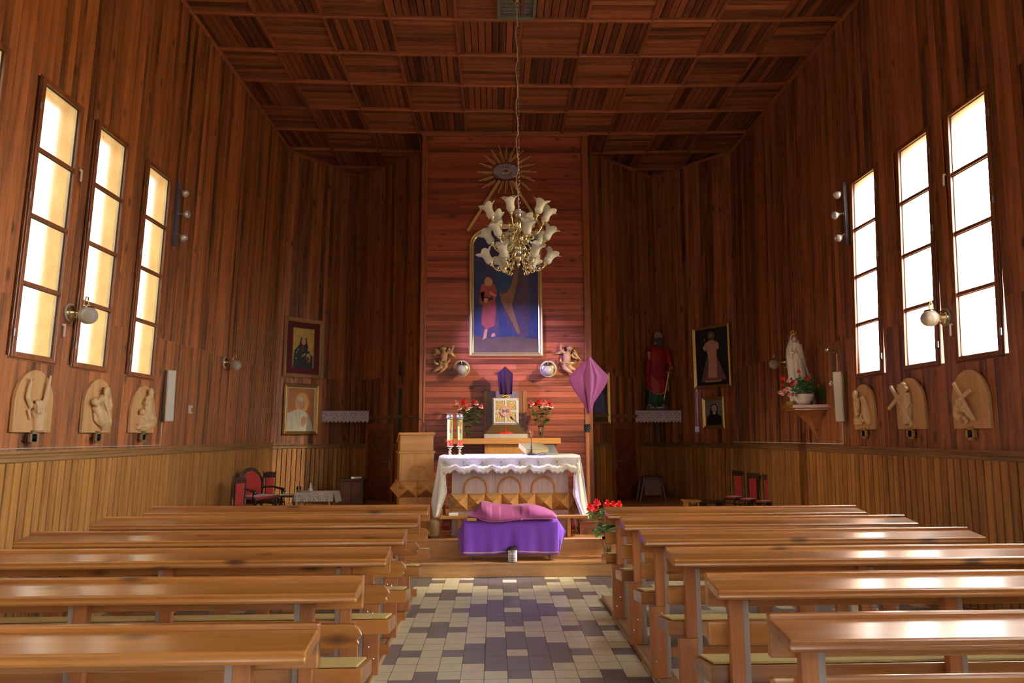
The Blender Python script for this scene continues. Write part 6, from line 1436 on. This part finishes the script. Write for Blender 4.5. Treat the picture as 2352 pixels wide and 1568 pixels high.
# ================================================================ DOORS AND LOW WALLS IN THE APSE
def door(n, p, q, xl, xr, ytop, hinge, label=None):
    A = atP(xl, 1050, p, q); B_ = atP(xr, 1050, p, q); zt = atP((xl+xr)/2, ytop, p, q).z; w = math.hypot(A.x-B_.x, A.y-B_.y); rz = math.atan2(q.y-p.y, q.x-p.x)
    c = (A+B_)/2; d = Vector((math.cos(rz), math.sin(rz), 0)); nn = Vector((d.y, -d.x, 0)); c = c+nn*.006
    t = bpy.data.objects.new('door_%d' % n, None); COL.objects.link(t); t['kind'] = 'structure'; t.location = (c.x, c.y, ST2+.004); t.rotation_euler.z = rz
    h = zt-ST2-.01; B = MB(); B.t = .6; jw = .07
    B.box(-w/2, -.035, 0, -w/2+jw, 0, h); B.box(w/2-jw, -.035, 0, w/2, 0, h); B.t = .2; B.box(-w/2+jw, -.035, h-.12, w/2-jw, 0, h); B.build('door_frame', trim_wood, t, bevel=.004)
    B = MB(); iw = w/2-jw; rn = random.Random(n)
    st_ = .075; nrow = int((h-.12)/st_)+4
    for s_ in (-1, 1):
        for i in range(-2, nrow):
            B.t = rn.random(); z0 = i*st_; z1 = z0+st_-.004; dz = iw*.9
            a, b = (0, iw*s_)
            pts = [(a, z0), (b, z0+dz), (b, z1+dz), (a, z1)]
            lo, hi = .004, h-.124
            pts = [(x, min(hi, max(lo, z))) for x, z in pts]
            if max(z for _, z in pts)-min(z for _, z in pts) < .01: continue
            if s_ > 0: pts = pts[::-1]
            B.add([(x, -.016, z) for x, z in pts], [(0,1,2,3)])
    B.t = 0; B.box(-iw, -.014, 0, iw, -.002, h-.122); B.build('door_leaf', door_wood, t)
    B = MB(); hx = hinge*(iw-.035); B.box(hx-.014, -.022, h*.40, hx+.014, -.016, h*.53); B.tube([(hx, -.016, h*.5), (hx, -.06, h*.5), (hx-hinge*.10, -.065, h*.503)], .007, 8); B.build('door_handle', steel, t, smooth=60)
    return A, B_
A1, B1 = door(1, CLA, CL3, 842, 906, 971, 1)
A2, B2_ = door(2, CR3, CRB, 1405, 1464, 969, -1)
def sl(P, p): return math.hypot(P.x-p.x, P.y-p.y)
LL = (CL3-CLA).length
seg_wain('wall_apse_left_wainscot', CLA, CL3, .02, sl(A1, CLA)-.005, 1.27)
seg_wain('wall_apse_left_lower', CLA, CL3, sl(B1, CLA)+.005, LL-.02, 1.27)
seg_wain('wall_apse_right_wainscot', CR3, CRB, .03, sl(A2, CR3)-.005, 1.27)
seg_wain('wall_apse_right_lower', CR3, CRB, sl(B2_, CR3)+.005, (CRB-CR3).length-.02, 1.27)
def rail2(nm, p, q, s0, s1, z0, z1): d = (q-p).normalized(); rail(nm, p+d*s0, p+d*s1, z0, z1, rail_x)
rail2('trim_18', CLA, CL3, .0, sl(A1, CLA)-.002, 1.27, 1.35); rail2('trim_19', CLA, CL3, sl(B1, CLA), LL, 1.27, 1.35)
rail2('trim_20', CR3, CRB, .0, sl(A2, CR3)-.002, 1.27, 1.35); rail2('trim_21', CR3, CRB, sl(B2_, CR3), (CRB-CR3).length, 1.27, 1.35)
rail2('trim_22', CLA, CL3, sl(A1, CLA)-.03, LL, 1.80, 1.86); rail2('trim_23', CR3, CRB, .0, sl(B2_, CR3)+.03, 1.80, 1.86)
for nm, P in (('trim_24', CLA), ('trim_25', CRB), ('trim_26', CL3), ('trim_27', CR3)):
    B = MB(); B.t = .1; B.tube([(P.x, P.y, 0), (P.x, P.y, 6.75)], .028, 8); struct(B.build(nm, wall_wood))
for nm, fz_ in (('trim_28', fL1), ('trim_29', fR0)):
    B = MB(); B.t = .2; B.tube([fz_(0), fz_(6.75)], .026, 8); struct(B.build(nm, wall_wood))
# altar bells and bell pull
d_ = (CL3-CLA).normalized(); rzL2 = math.atan2(d_.y, d_.x)
p = atP(917.5, 858, CLA, CL3, .03)
T = thing('wall_bells', 'dark stepped set of altar bells on the wall left of the altar pier', 'bell', p, rzL2)
dk = pbr('tarnished_metal', (.07,.08,.07), .35, .8, var=.3); B = MB(); kz = p.y/FOC/7.47
for i, (y, r) in enumerate(((265,16),(318,18),(375,22),(432,27))):
    z = (435-y)*kz; B.lathe([(r*kz*1.0,z-.012),(r*kz*1.15,z-.014),(r*kz*.9,z+.008),(r*kz*.45,z+.02),(.004,z+.05)], 18)
B.tube([(0,0,0),(0,0,.33)], .006, 8); B.build('bell_stack', dk, T, smooth=60)
B = MB(); B.tube([(0,.03,.05),(0,0,.05)], .01, 8); B.tube([(.0,0,-.01),(.004,0,-.09),(-.003,0,-.20)], .005, 6); B.build('bell_cord', dk, T)
B = MB()
for k in range(5): B.ball((.09+.01*math.sin(k*2), -.01, -.09-k*.02), .012, 8)
B.tube([(0,0,.0),(.06,-.01,-.03),(.09,-.01,-.08)], .005, 6); B.build('small_bells', dk, T, smooth=180)
p = atP(918, 1000, CLA, CL3, .02); q_ = atP(918, 892, CLA, CL3, .02)
T = thing('bell_pull', 'long narrow black embroidered strap hanging below the altar bells', 'strap', (p.x, p.y, p.z), rzL2); h = q_.z-p.z
B = MB(); B.box(-.045, -.006, 0, .045, 0, h); B.build('strap_cloth', black, T)
B = MB()
for i in range(14):
    z = .03+i*(h-.06)/13; B.tube([(.025*math.cos(a), -.008, z+.022*math.sin(a)) for a in [2*PI*k/10 for k in range(10)]], .004, 4, closed=True)
B.box(-.05,-.009,0,-.042,-.002,h); B.box(.042,-.009,0,.05,-.002,h); B.build('embroidery', pbr('dull_grey_thread', (.16,.17,.15), .7), T)
# ================================================================ CHAIRS AND SMALL FURNITURE
red_v = pbr('red_velvet', (.36,.018,.014), .85, var=.15, scale=50, sheen=.5); dkw = pbr('turned_dark_wood', (.035,.018,.012), .25, var=.3, scale=30, coat=.5)
def small_chair():
    t = thing('red_chair', 'x', 'chair'); W_, D, SH, H = .36, .36, .26, .95
    for sx_ in (-1, 1):
        B = MB(); B.lathe([(.016,0),(.018,.08),(.013,.16),(.018,SH),(.014,SH+.06),(.018,SH+.16),(.012,SH+.17),(.017,SH+.27),(.012,H-.02),(.020,H),(.008,H+.03)], 12, Matrix.Translation((sx_*W_/2, D/2, 0))); B.build('back_post', dkw, t, smooth=60)
        B = MB(); B.lathe([(.014,0),(.018,.1),(.013,.18),(.02,SH)], 12, Matrix.Translation((sx_*W_/2, -D/2, 0))); B.build('leg', dkw, t, smooth=60)
    B = MB(); B.box(-W_/2, D/2-.012, H-.14, W_/2, D/2+.012, H-.03); B.prism([(-W_/2, H-.03), (W_/2, H-.03), (W_*.25, H+.005), (-W_*.25, H+.005)], D/2-.012, D/2+.012); B.build('crest_rail', dkw, t, bevel=.004)
    B = MB(); B.box(-W_*.33, D/2-.03, SH+.02, W_*.33, D/2+.01, H-.14); B.build('back_pad', red_v, t, bevel=.012)
    B = MB(); B.box(-W_/2, -D/2, SH-.04, W_/2, D/2, SH); B.build('seat_frame', dkw, t, bevel=.004)
    B = MB(); B.box(-W_/2+.01, -D/2+.01, SH, W_/2-.01, D/2-.03, SH+.045); B.build('seat_pad', red_v, t, bevel=.015)
    B = MB(); B.tube([(-W_/2,-D/2,.12),(-W_/2,D/2,.12)], .009, 8); B.tube([(W_/2,-D/2,.12),(W_/2,D/2,.12)], .009, 8); B.tube([(-W_/2,0,.12),(W_/2,0,.12)], .009, 8); B.build('stretcher', dkw, t)
    return t
def put(o, x, ytop, Y, H, rz, label, group=None):
    p = atY(x, ytop, Y); s_ = (p.z-ST2)/H; o.location = (p.x, Y, ST2); o.scale = (s_, s_, s_); o.rotation_euler.z = rz; o['label'] = label
    if group: o['group'] = group
    return o
c0 = small_chair(); gC = 'small red chairs along the sanctuary walls'
put(c0, 566, 1092, 9.85, .98, -PI/2+.55, 'leftmost small red chair, between left wall and the tall armchair', gC); c0.rotation_euler.z = 1.15
c = copy_tree(c0); put(c, 631, 1081, 11.0, .98, 1.0, 'small red chair right of the tall armchair on the left side', gC)
for x, y, lb in ((1684, 1078, 'first red chair by the right-hand wainscot, the one nearest the altar'), (1718, 1084, 'middle one of the three red chairs by the right-hand wainscot'), (1754, 1088, 'rightmost of the three red chairs by the right-hand wainscot')):
    c = copy_tree(c0); put(c, x, y, 11.1-(x-1684)*.009, .98, -1.05, lb, gC)
# tall armchair
T = thing('tall_armchair', 'tall red-backed celebrant armchair with pointed dark crest on the left', 'chair'); Yc = 10.5
p = atY(597, 1074, Yc); T.location = (p.x, Yc, ST2); T.rotation_euler.z = 1.0; Hh = p.z-ST2; w = .24
def arc_out(k): return [(-w+k, .25)] + [(-w+k, Hh*.66)] + [((w-k)*math.cos(PI-PI*i/12)*(1-.0*i), Hh*.66+(Hh*.34-k)*math.sin(PI*i/12)**1.3) for i in range(1, 12)] + [(w-k, Hh*.66), (w-k, .25)]
B = MB(); B.prism(arc_out(0), .20, .235); B.build('back_frame', dkw, T, bevel=.006)
B = MB(); B.prism(arc_out(.05), .185, .199); B.build('back_pad', red_v, T, bevel=.005)
B = MB(); B.box(-w,-.22,.20,w,.235,.25); B.build('seat_frame', dkw, T, bevel=.005)
B = MB(); B.box(-w+.02,-.21,.25,w-.02,.18,.30); B.build('seat_pad', red_v, T, bevel=.015)
for sx_ in (-1, 1):
    B = MB(); B.tube([(sx_*w, .22, .40), (sx_*(w+.02), .0, .41), (sx_*(w+.02), -.22, .38), (sx_*(w+.02), -.26, .35)], [.018,.016,.02,.02], 10); B.tube([(sx_*(w+.015), -.20, .22), (sx_*(w+.015), -.20, .38)], .014, 10); B.build('arm_rest', dkw, T, smooth=180)
    for y in (-.2, .21):
        B = MB(); B.lathe([(.016,0),(.022,.1),(.015,.15),(.024,.2)], 12, Matrix.Translation((sx_*(w-.02), y, 0))); B.build('leg', dkw, T, smooth=60)
# side table with lace, things on it
Yt = 9.9; a, b = atY(676, 1132, Yt), atY(766, 1132, Yt); zt_ = a.z
T = thing('credence_table', 'small pale-legged table under white lace on the left of the sanctuary', 'table', ((a.x+b.x)/2, Yt, ST2)); hw = (b.x-a.x)/2; hz = zt_-ST2
B = MB(); B.t = .4; B.box(-hw+.01, 0, hz-.03, hw-.01, .36, hz-.005); B.build('table_top', oak_x, T)
for sx_ in (-1, 1):
    for y in (.03, .33):
        B = MB(); B.t = .8; B.tube([(sx_*(hw-.05), y, 0), (sx_*(hw-.07), y, hz-.03)], [.014,.02], 8); B.build('leg', oak, T, smooth=60)
C = thing('lace_cloth', 'white crochet lace cloth with pointed edge on the small side table', 'tablecloth', ((a.x+b.x)/2, Yt, zt_))
lw = lace_mat('white_crochet', (.72,.74,.66), (.22,.22,.18), 42)
B = MB(); B.box(-hw, -.005, 0, hw, .37, .004); B.build('cloth_top', linen, C)
B = MB(); B.grid(lambda u, v: (-hw+2*hw*u, -.008-.02*v-.01*v*math.sin(u*30), -(.125-.018*abs(((u*16) % 1)*2-1))*v), 128, 4); B.build('front_drop', lw, C, solid=.002)
for s_ in (-1, 1): B = MB(); B.grid(lambda u, v: (s_*(hw+.006+.03*v), u*.37-.008, -(.15-.018*abs(((u*12) % 1)*2-1))*v), 96, 4); B.build('end_drop', lw, C, solid=.002)
T = thing('cruet_tray', 'small metal cruet with stopper on the lace-covered side table', 'bottle', (atY(713, 1130, Yt+.15).x, Yt+.15, zt_+.006))
B = MB(); B.lathe([(.03,0),(.045,.01),(.04,.03),(.018,.06),(.02,.075),(.012,.09),(.016,.10),(.006,.125)], 20); B.build('cruet_body', silver, T, smooth=60); B = MB(); B.tube([(.03,0,.03),(.055,0,.05),(.03,0,.075)], .004, 6); B.build('handle', silver, T)
T = thing('glass_tumbler', 'clear glass tumbler at the left end of the lace-covered side table', 'glass', (atY(686, 1132, Yt+.1).x, Yt+.1, zt_+.006))
B = MB(); B.lathe([(.001,.003),(.026,.003),(.032,.075)], 20, cap=False); B.build('glass_body', clear, T, solid=.002, smooth=60)
B = MB(); B.t = .9; B.box(-.09,-.05,0,.09,.05,.012); tag(B.build('white_booklet', white, loc=(atY(730, 1131, Yt+.08).x, Yt+.08, zt_+.005), rz=.1, bevel=.002), 'thin white booklet lying on the lace-covered side table', 'booklet')
# dark bench between chair and side table
a, b = atY(642, 1136, 10.15), atY(676, 1136, 10.15)
T = thing('dark_side_table', 'low dark table between the red chair and the lace-covered table', 'table', ((a.x+b.x)/2, 10.2, ST2)); hw = (b.x-a.x)/2+.06; hz = a.z-ST2
B = MB(); B.box(-hw,-.15,hz-.03,hw,.15,hz); B.build('table_top', dkw, T, bevel=.004)
for sx_ in (-1, 1):
    for y in (-.12, .12): B = MB(); B.tube([(sx_*(hw-.04),y,0),(sx_*(hw-.04),y,hz-.03)], .018, 8); B.build('leg', dkw, T)
B = MB(); B.box(-.08,-.05,0,.08,.05,.01); tag(B.build('sheet_of_paper', white, loc=((a.x+b.x)/2-.02, 10.15, a.z+.001), rz=.3), 'white sheets lying on the low dark side table', 'paper')
# dark cabinet left
a, b = atY(777, 1100, 12.0), atY(836, 1100, 12.0); zt_ = a.z
T = thing('dark_cabinet', 'nearly black small cabinet with two carved doors left of the apse door', 'cabinet', ((a.x+b.x)/2, 12.0, ST2), 0.0); hw = (b.x-a.x)/2; hz = zt_-ST2
B = MB(); B.t = .1; B.box(-hw+.02, .02, 0, hw-.02, .34, hz-.03); B.box(-hw, 0, hz-.03, hw, .36, hz); B.build('cabinet_body', dark_wood, T, bevel=.004)
for s_ in (-1, 1):
    B = MB(); B.t = .8; x0_ = .006 if s_ > 0 else -hw+.035; x1_ = hw-.035 if s_ > 0 else -.006; B.box(x0_, .006, .03, x1_, .018, hz-.05); B.t = .3; B.box(x0_+.04, .0, hz*.3, x1_-.04, .006, hz*.42); o = B.build('cabinet_door', dark_wood, T, bevel=.003)
B = MB(); B.box(-.09,-.03,0,.09,.03,.03); tag(B.build('paper_roll', white, loc=((a.x+b.x)/2+.06, 12.12, zt_+.001), rz=.35, bevel=.008), 'pale folded paper on top of the dark cabinet', 'paper')
# carved stand right
a, b = atY(1475, 1095, 12.2), atY(1527, 1095, 12.2); zt_ = a.z; T = thing('plant_stand', 'brown four-legged wooden stand with panelled sides under the red statue', 'table', ((a.x+b.x)/2, 12.2, ST2)); hw = (b.x-a.x)/2; hz = zt_-ST2
bw = wood('brown_stand_wood', (.06,.03,.02), (.20,.11,.07), 'Z', rough=.4, knots=0)
B = MB(); B.slab([(hw*1.08*math.cos(2*PI*k/8+PI/8), .22+.24*math.sin(2*PI*k/8+PI/8)) for k in range(8)], hz-.03, hz); B.build('table_top', bw, T, bevel=.004)
for sx_ in (-1, 1):
    for y in (.07, .37): B = MB(); B.t = .6; B.tube([(sx_*(hw+.03),y,0),(sx_*(hw-.05),y,hz-.03)], .02, 6); B.build('leg', bw, T)
B = MB(); B.t = .4; B.box(-hw+.05,.08,hz*.25,hw-.05,.36,hz-.03); B.build('side_panel', bw, T)
B = MB(); B.t = .9
for s_ in (-1, 1): B.box(s_*.045-.03,.072,hz*.5,s_*.045+.03,.08,hz*.62); B.box(s_*.045-.03,.072,hz*.7,s_*.045+.03,.08,hz*.82)
B.build('carved_fields', bw, T)
# pale stool and dark bench, right
a, b = atY(1574, 1149.5, 10.3), atY(1611, 1149.5, 10.3); T = thing('pale_stool', 'small pale wooden stool behind the first right-hand pew', 'stool', ((a.x+b.x)/2, 10.3, ST2)); hw = (b.x-a.x)/2; hz = a.z-ST2
B = MB(); B.t = .3; B.box(-hw,-.0,hz-.02,hw,.24,hz); B.build('seat', oak_x, T, bevel=.004)
for s_ in (-1, 1): B = MB(); B.t = .1; B.box(s_*(hw-.04)-.012,.02,0,s_*(hw-.04)+.012,.22,hz-.02); B.build('leg', oak_x, T)
B = MB(); B.prism([(-.05,hz-.02),(.05,hz-.02),(.03,hz-.045),(-.03,hz-.045)],.004,.018); B.build('apron', oak_x, T)
a, b = atY(1612, 1151, 10.5), atY(1668, 1153, 10.5); T = thing('dark_bench', 'low dark bench between the pale stool and the red chairs on the right', 'bench', ((a.x+b.x)/2, 10.5, ST2)); hw = (b.x-a.x)/2; hz = a.z-ST2
B = MB(); B.box(-hw,0,hz-.035,hw,.3,hz); B.build('bench_top', dkw, T, bevel=.005)
for s_ in (-1, 1): B = MB(); B.box(s_*(hw-.06)-.02,.03,0,s_*(hw-.06)+.02,.27,hz-.035); B.build('leg', dkw, T)
# reddish footstool right of the altar
Yf = 8.35; a, b = atY(1329, 1197, Yf), atY(1376, 1197, Yf); T = thing('carved_footstool', 'reddish brown footstool with arched apron right of the altar', 'stool', ((a.x+b.x)/2, Yf, ST2)); hw = (b.x-a.x)/2; hz = a.z-ST2
rw_ = wood('mahogany', (.10,.03,.015), (.30,.10,.05), 'X', rough=.3, knots=0, coat=.4)
B = MB(); B.t = .6; B.box(-hw,0,hz-.02,hw,.22,hz); B.build('seat', rw_, T, bevel=.004)
B = MB(); B.t = .4; ar = [(-hw+.015,0),(-hw+.015,hz-.02),(hw-.015,hz-.02),(hw-.015,0),(hw-.05,0),(hw-.05,.04),(.05,.07),(0,.055),(-.05,.07),(-hw+.05,.04),(-hw+.05,0)]; B.prism(ar, .01, .03); B.build('apron', rw_, T)
B = MB(); B.prism(ar, .19, .21); B.build('apron', rw_, T)
# red kneeling cushions peeping out beside the altar
for nm, x0_, x1_, y0_, y1_, s_ in (('left', 1012, 1036, 1192, 1218, -1), ('right', 1304, 1326, 1190, 1216, 1)):
    a, b = atY(x0_, y1_, 8.62), atY(x1_, y0_, 8.62)
    T = thing('kneeler', 'oak kneeler with red cushion beside the %s end of the altar' % nm, 'kneeler', ((a.x+b.x)/2, 8.62, ST2)); hw = (b.x-a.x)/2-.002; z0_ = a.z-ST2
    B = MB(); B.t = .5; B.box(-hw,.0,0,hw,.30,z0_); B.build('kneeler_base', oak_x, T, bevel=.004)
    B = MB(); B.sect([(0,0),(.0,.05),(.28,.13),(.28,0)], -hw+.01, hw-.01); o = B.build('cushion', red_v, T, bevel=.012); o.location.z = z0_
    B = MB(); B.t = .8; B.box(min(s_*hw, s_*(hw-.036)),.301,0,max(s_*hw, s_*(hw-.036)),.33,b.z-ST2+.14); B.build('kneeler_post', oak, T)
# brown armchair-like stool at the aisle end of first left pew
a, b = atY(985, 1192, 8.2), atY(1008, 1192, 8.2); T = thing('round_stool', 'rounded olive brown stool between the first left pew and the altar', 'stool', ((a.x+b.x)/2, 8.2, ST2)); hw = .12
ob = pbr('olive_brown_cover', (.22,.13,.05), .6, var=.1); hz = a.z-ST2
B = MB(); B.lathe([(.06,0),(.065,hz*.2),(.075,hz*.75),(.078,hz*.92),(.06,hz),(.001,hz+.005)], 28); B.build('stool_cover', ob, T, smooth=60)
B = MB(); B.lathe([(.07,0),(.07,.02),(.06,.025)], 28); B.build('base_ring', dkw, T)
# ================================================================ CHANDELIER
gp = atZ(1189, 25, 6.60); CHY = 7.55
cc = atY(1190.5, 546, CHY)
cTop = 6.60
T = thing('chandelier', 'three-tier brass chandelier with frosted tulip glass shades on a long chain', 'chandelier', (cc.x, CHY, cc.z))
zr = lambda y: atY(1190, y, CHY).z-cc.z
ctop = cTop-cc.z
xtop = gp.x-cc.x
B = MB(); zc0 = zr(476); nl = 58
for i in range(nl):
    f0, f1 = i/nl, (i+1)/nl; za, zb_ = zc0+(ctop-zc0)*f0, zc0+(ctop-zc0)*f1; xm_ = .0; L_ = (zb_-za)*.62; c = Vector((.012, 0, (za+zb_)/2))
    a_v = Vector((.010, 0, 0)) if i % 2 else Vector((0, .010, 0))
    pts = [c+a_v*math.cos(t)+Vector((0,0,L_*math.sin(t))) for t in [2*PI*k/8 for k in range(8)]]; B.tube(pts, .0028, 5, closed=True)
B.build('chain', brass, T, smooth=180)
B = MB(); B.tube([(-.008+.010*math.sin(i*.9)+(.012 if i % 7 == 0 else 0), -.012, zc0-.02+(ctop-zc0)*i/40) for i in range(41)], .0045, 6); B.build('power_cable', pbr('cable_grey', (.50,.47,.42), .5), T, smooth=180)
B = MB(); B.lathe([(.001,ctop),(.05,ctop-.002),(.05,ctop-.02),(.015,ctop-.035),(.004,ctop-.05)], 20); B.build('ceiling_hook', brass, T, smooth=60)
# stem
kz = CHY/FOC
sp = [(478,2),(482,7),(486,5),(489,8),(494,8),(500,6),(506,8),(514,9),(522,7),(532,6),(540,9),(548,11),(556,8),(562,10),(568,12),(574,11),(578,8),(584,9),(590,8),(596,7),(603,3),(606,5),(610,4),(614,1)]
B = MB(); B.lathe([(max(.5, r)*kz, zr(y)) for y, r in sp][::-1], 28); B.build('stem', brass, T, smooth=60)
B = MB()
for y in (487, 575, 588): B.lathe([(7*kz, zr(y+4)), (11*kz, zr(y+3)), (11.5*kz, zr(y)), (9*kz, zr(y-3)), (6*kz, zr(y-4))], 28, cap=False)
B.build('lilac_ring', pbr('lilac_porcelain', (.55,.52,.78), .2, var=.03), T, smooth=60)
glassy = pbr('frosted_tulip_glass', (.90,.93,.80), .35, var=.05, trans=.25, coat=.3)
R0 = 73*kz
def shade_mesh(par, Mx):
    B = MB(); pr = [(.020,0),(.034,.010),(.045,.032),(.046,.052),(.041,.062),(.044,.068),(.042,.085),(.048,.110),(.062,.134),(.082,.150),(.094,.156)]
    n = 40; vs = []
    for i, (r, z) in enumerate(pr):
        w_ = max(0, (i-6)/4)
        for k in range(n):
            t = 2*PI*k/n; lobe = math.cos(5*t); rr = r*(1+.13*w_*lobe); zz = z+.024*w_*abs(math.cos(2.5*t))-.012*w_
            vs.append(Mx @ Vector((rr*math.cos(t), rr*math.sin(t), zz)))
    B.add(vs, [(i*n+k, i*n+(k+1)%n, (i+1)*n+(k+1)%n, (i+1)*n+k) for i in range(len(pr)-1) for k in range(n)])
    return B.build('glass_shade', glassy, par, smooth=180, solid=.0025)
for tier, (th0, yc, rr, tilt, zroot) in enumerate(((-17, 496, R0, 24, 528), (15, 546, R0, 30, 552), (30, 596, R0, 32, 584))):
    for k in range(6):
        th = math.radians(th0+60*k); dx, dy = math.sin(th), -math.cos(th); rad = rr*.97
        zc_ = zr(yc+14); root_ = Vector((dx*.03, dy*.03, zr(zroot))); e = Vector((dx*rad*.86, dy*rad*.86, zc_))
        B = MB(); d = Vector((dx, dy, 0)); pts = [root_]
        for i in range(1, 13):
            f = i/12; pts.append(root_.lerp(e, f)+Vector((0, 0, -.085*math.sin(PI*f)+.03*math.sin(2*PI*f))))
        B.tube(pts, [.010-.003*math.sin(PI*i/12) for i in range(13)], 8)
        # scrollwork along the arm
        s_ = Vector((-dy, dx, 0))
        for q_, (f, sgn_, rd) in enumerate(((.25, 1, .035), (.5, -1, .032), (.72, 1, .026), (.38, -1, .024))):
            c = root_.lerp(e, f)+Vector((0, 0, -.085*math.sin(PI*f)+.03*math.sin(2*PI*f)+sgn_*rd))
            B.tube([c+(d*math.cos(t)+Vector((0,0,1))*math.sin(t))*rd*(1-t/9)*sgn_ for t in [i*.6 for i in range(11)]], [.0065-.0004*i for i in range(11)], 6)
            for z_s in (-1, 1): B.ball(c+s_*z_s*.014+d*.01, (.010,.010,.016), 6)
        B.tube([root_.lerp(e, .3)+Vector((0,0,-.05)), root_.lerp(e, .3)+Vector((0,0,.03))+s_*.02, root_.lerp(e, .3)+Vector((0,0,.09))+s_*.01], [.006,.01,.003], 6)
        arm = B.build('arm', brass, T, smooth=180)
        ax = Vector((dx*math.sin(math.radians(tilt)), dy*math.sin(math.radians(tilt)), math.cos(math.radians(tilt))))
        Mx = ax.to_track_quat('Z', 'Y').to_matrix().to_4x4(); Mx.translation = e
        B = MB(); B.lathe([(.008,-.012),(.020,-.006),(.014,.004),(.024,.012),(.019,.018),(.028,.024),(.030,.032),(.022,.036)], 20, Mx); B.build('candle_cup', brass, arm, smooth=60)
        M2 = Mx.copy(); M2.translation = e+ax*.03; shade_mesh(arm, M2)
# ================================================================ SPOTS THAT LIGHT THE ALTAR
def spotlamp(name, loc, target, col, watt, size, blend=.6, rad=.04):
    l = bpy.data.lights.new(name, 'SPOT'); l.energy = watt; l.color = col; l.spot_size = math.radians(size); l.spot_blend = blend; l.shadow_soft_size = rad
    o = bpy.data.objects.new(name, l); COL.objects.link(o); o.location = loc; o.rotation_euler = (Vector(target)-Vector(loc)).to_track_quat('-Z', 'Y').to_euler(); return o
BLUE = (.50, .42, 1.0); WARM = (1.0, .78, .50)
aL = atY(440, 450, PLANES['L'][0](396, 450, 0).y); aR = atY(1912, 460, PLANES['R'][0](1951, 460, 0).y)
spotlamp('spotlight_left_top', aL+Vector((.12,.12,-.1)), (acx, 8.4, 1.05), BLUE, 2500, 13, .7)
spotlamp('spotlight_left_mid', aL+Vector((.12,.12,-.3)), (.3, 11.3, 2.9), BLUE, 1300, 19, .8)
spotlamp('spotlight_right_top', aR+Vector((-.12,.12,-.1)), (.2, 7.63, .12), (.62, .55, 1.0), 700, 8, .9)
spotlamp('spotlight_right_mid', aR+Vector((-.12,.12,-.3)), (.2, 11.2, 1.7), WARM, 800, 34, .8)
spotlamp('spotlight_left_low', aL+Vector((.12,.12,-.5)), (1.4, 9.0, 1.2), WARM, 260, 40, .8)
spotlamp('spotlight_right_low', aR+Vector((-.12,.12,-.55)), (.25, 7.9, .3), WARM, 650, 24, .9)
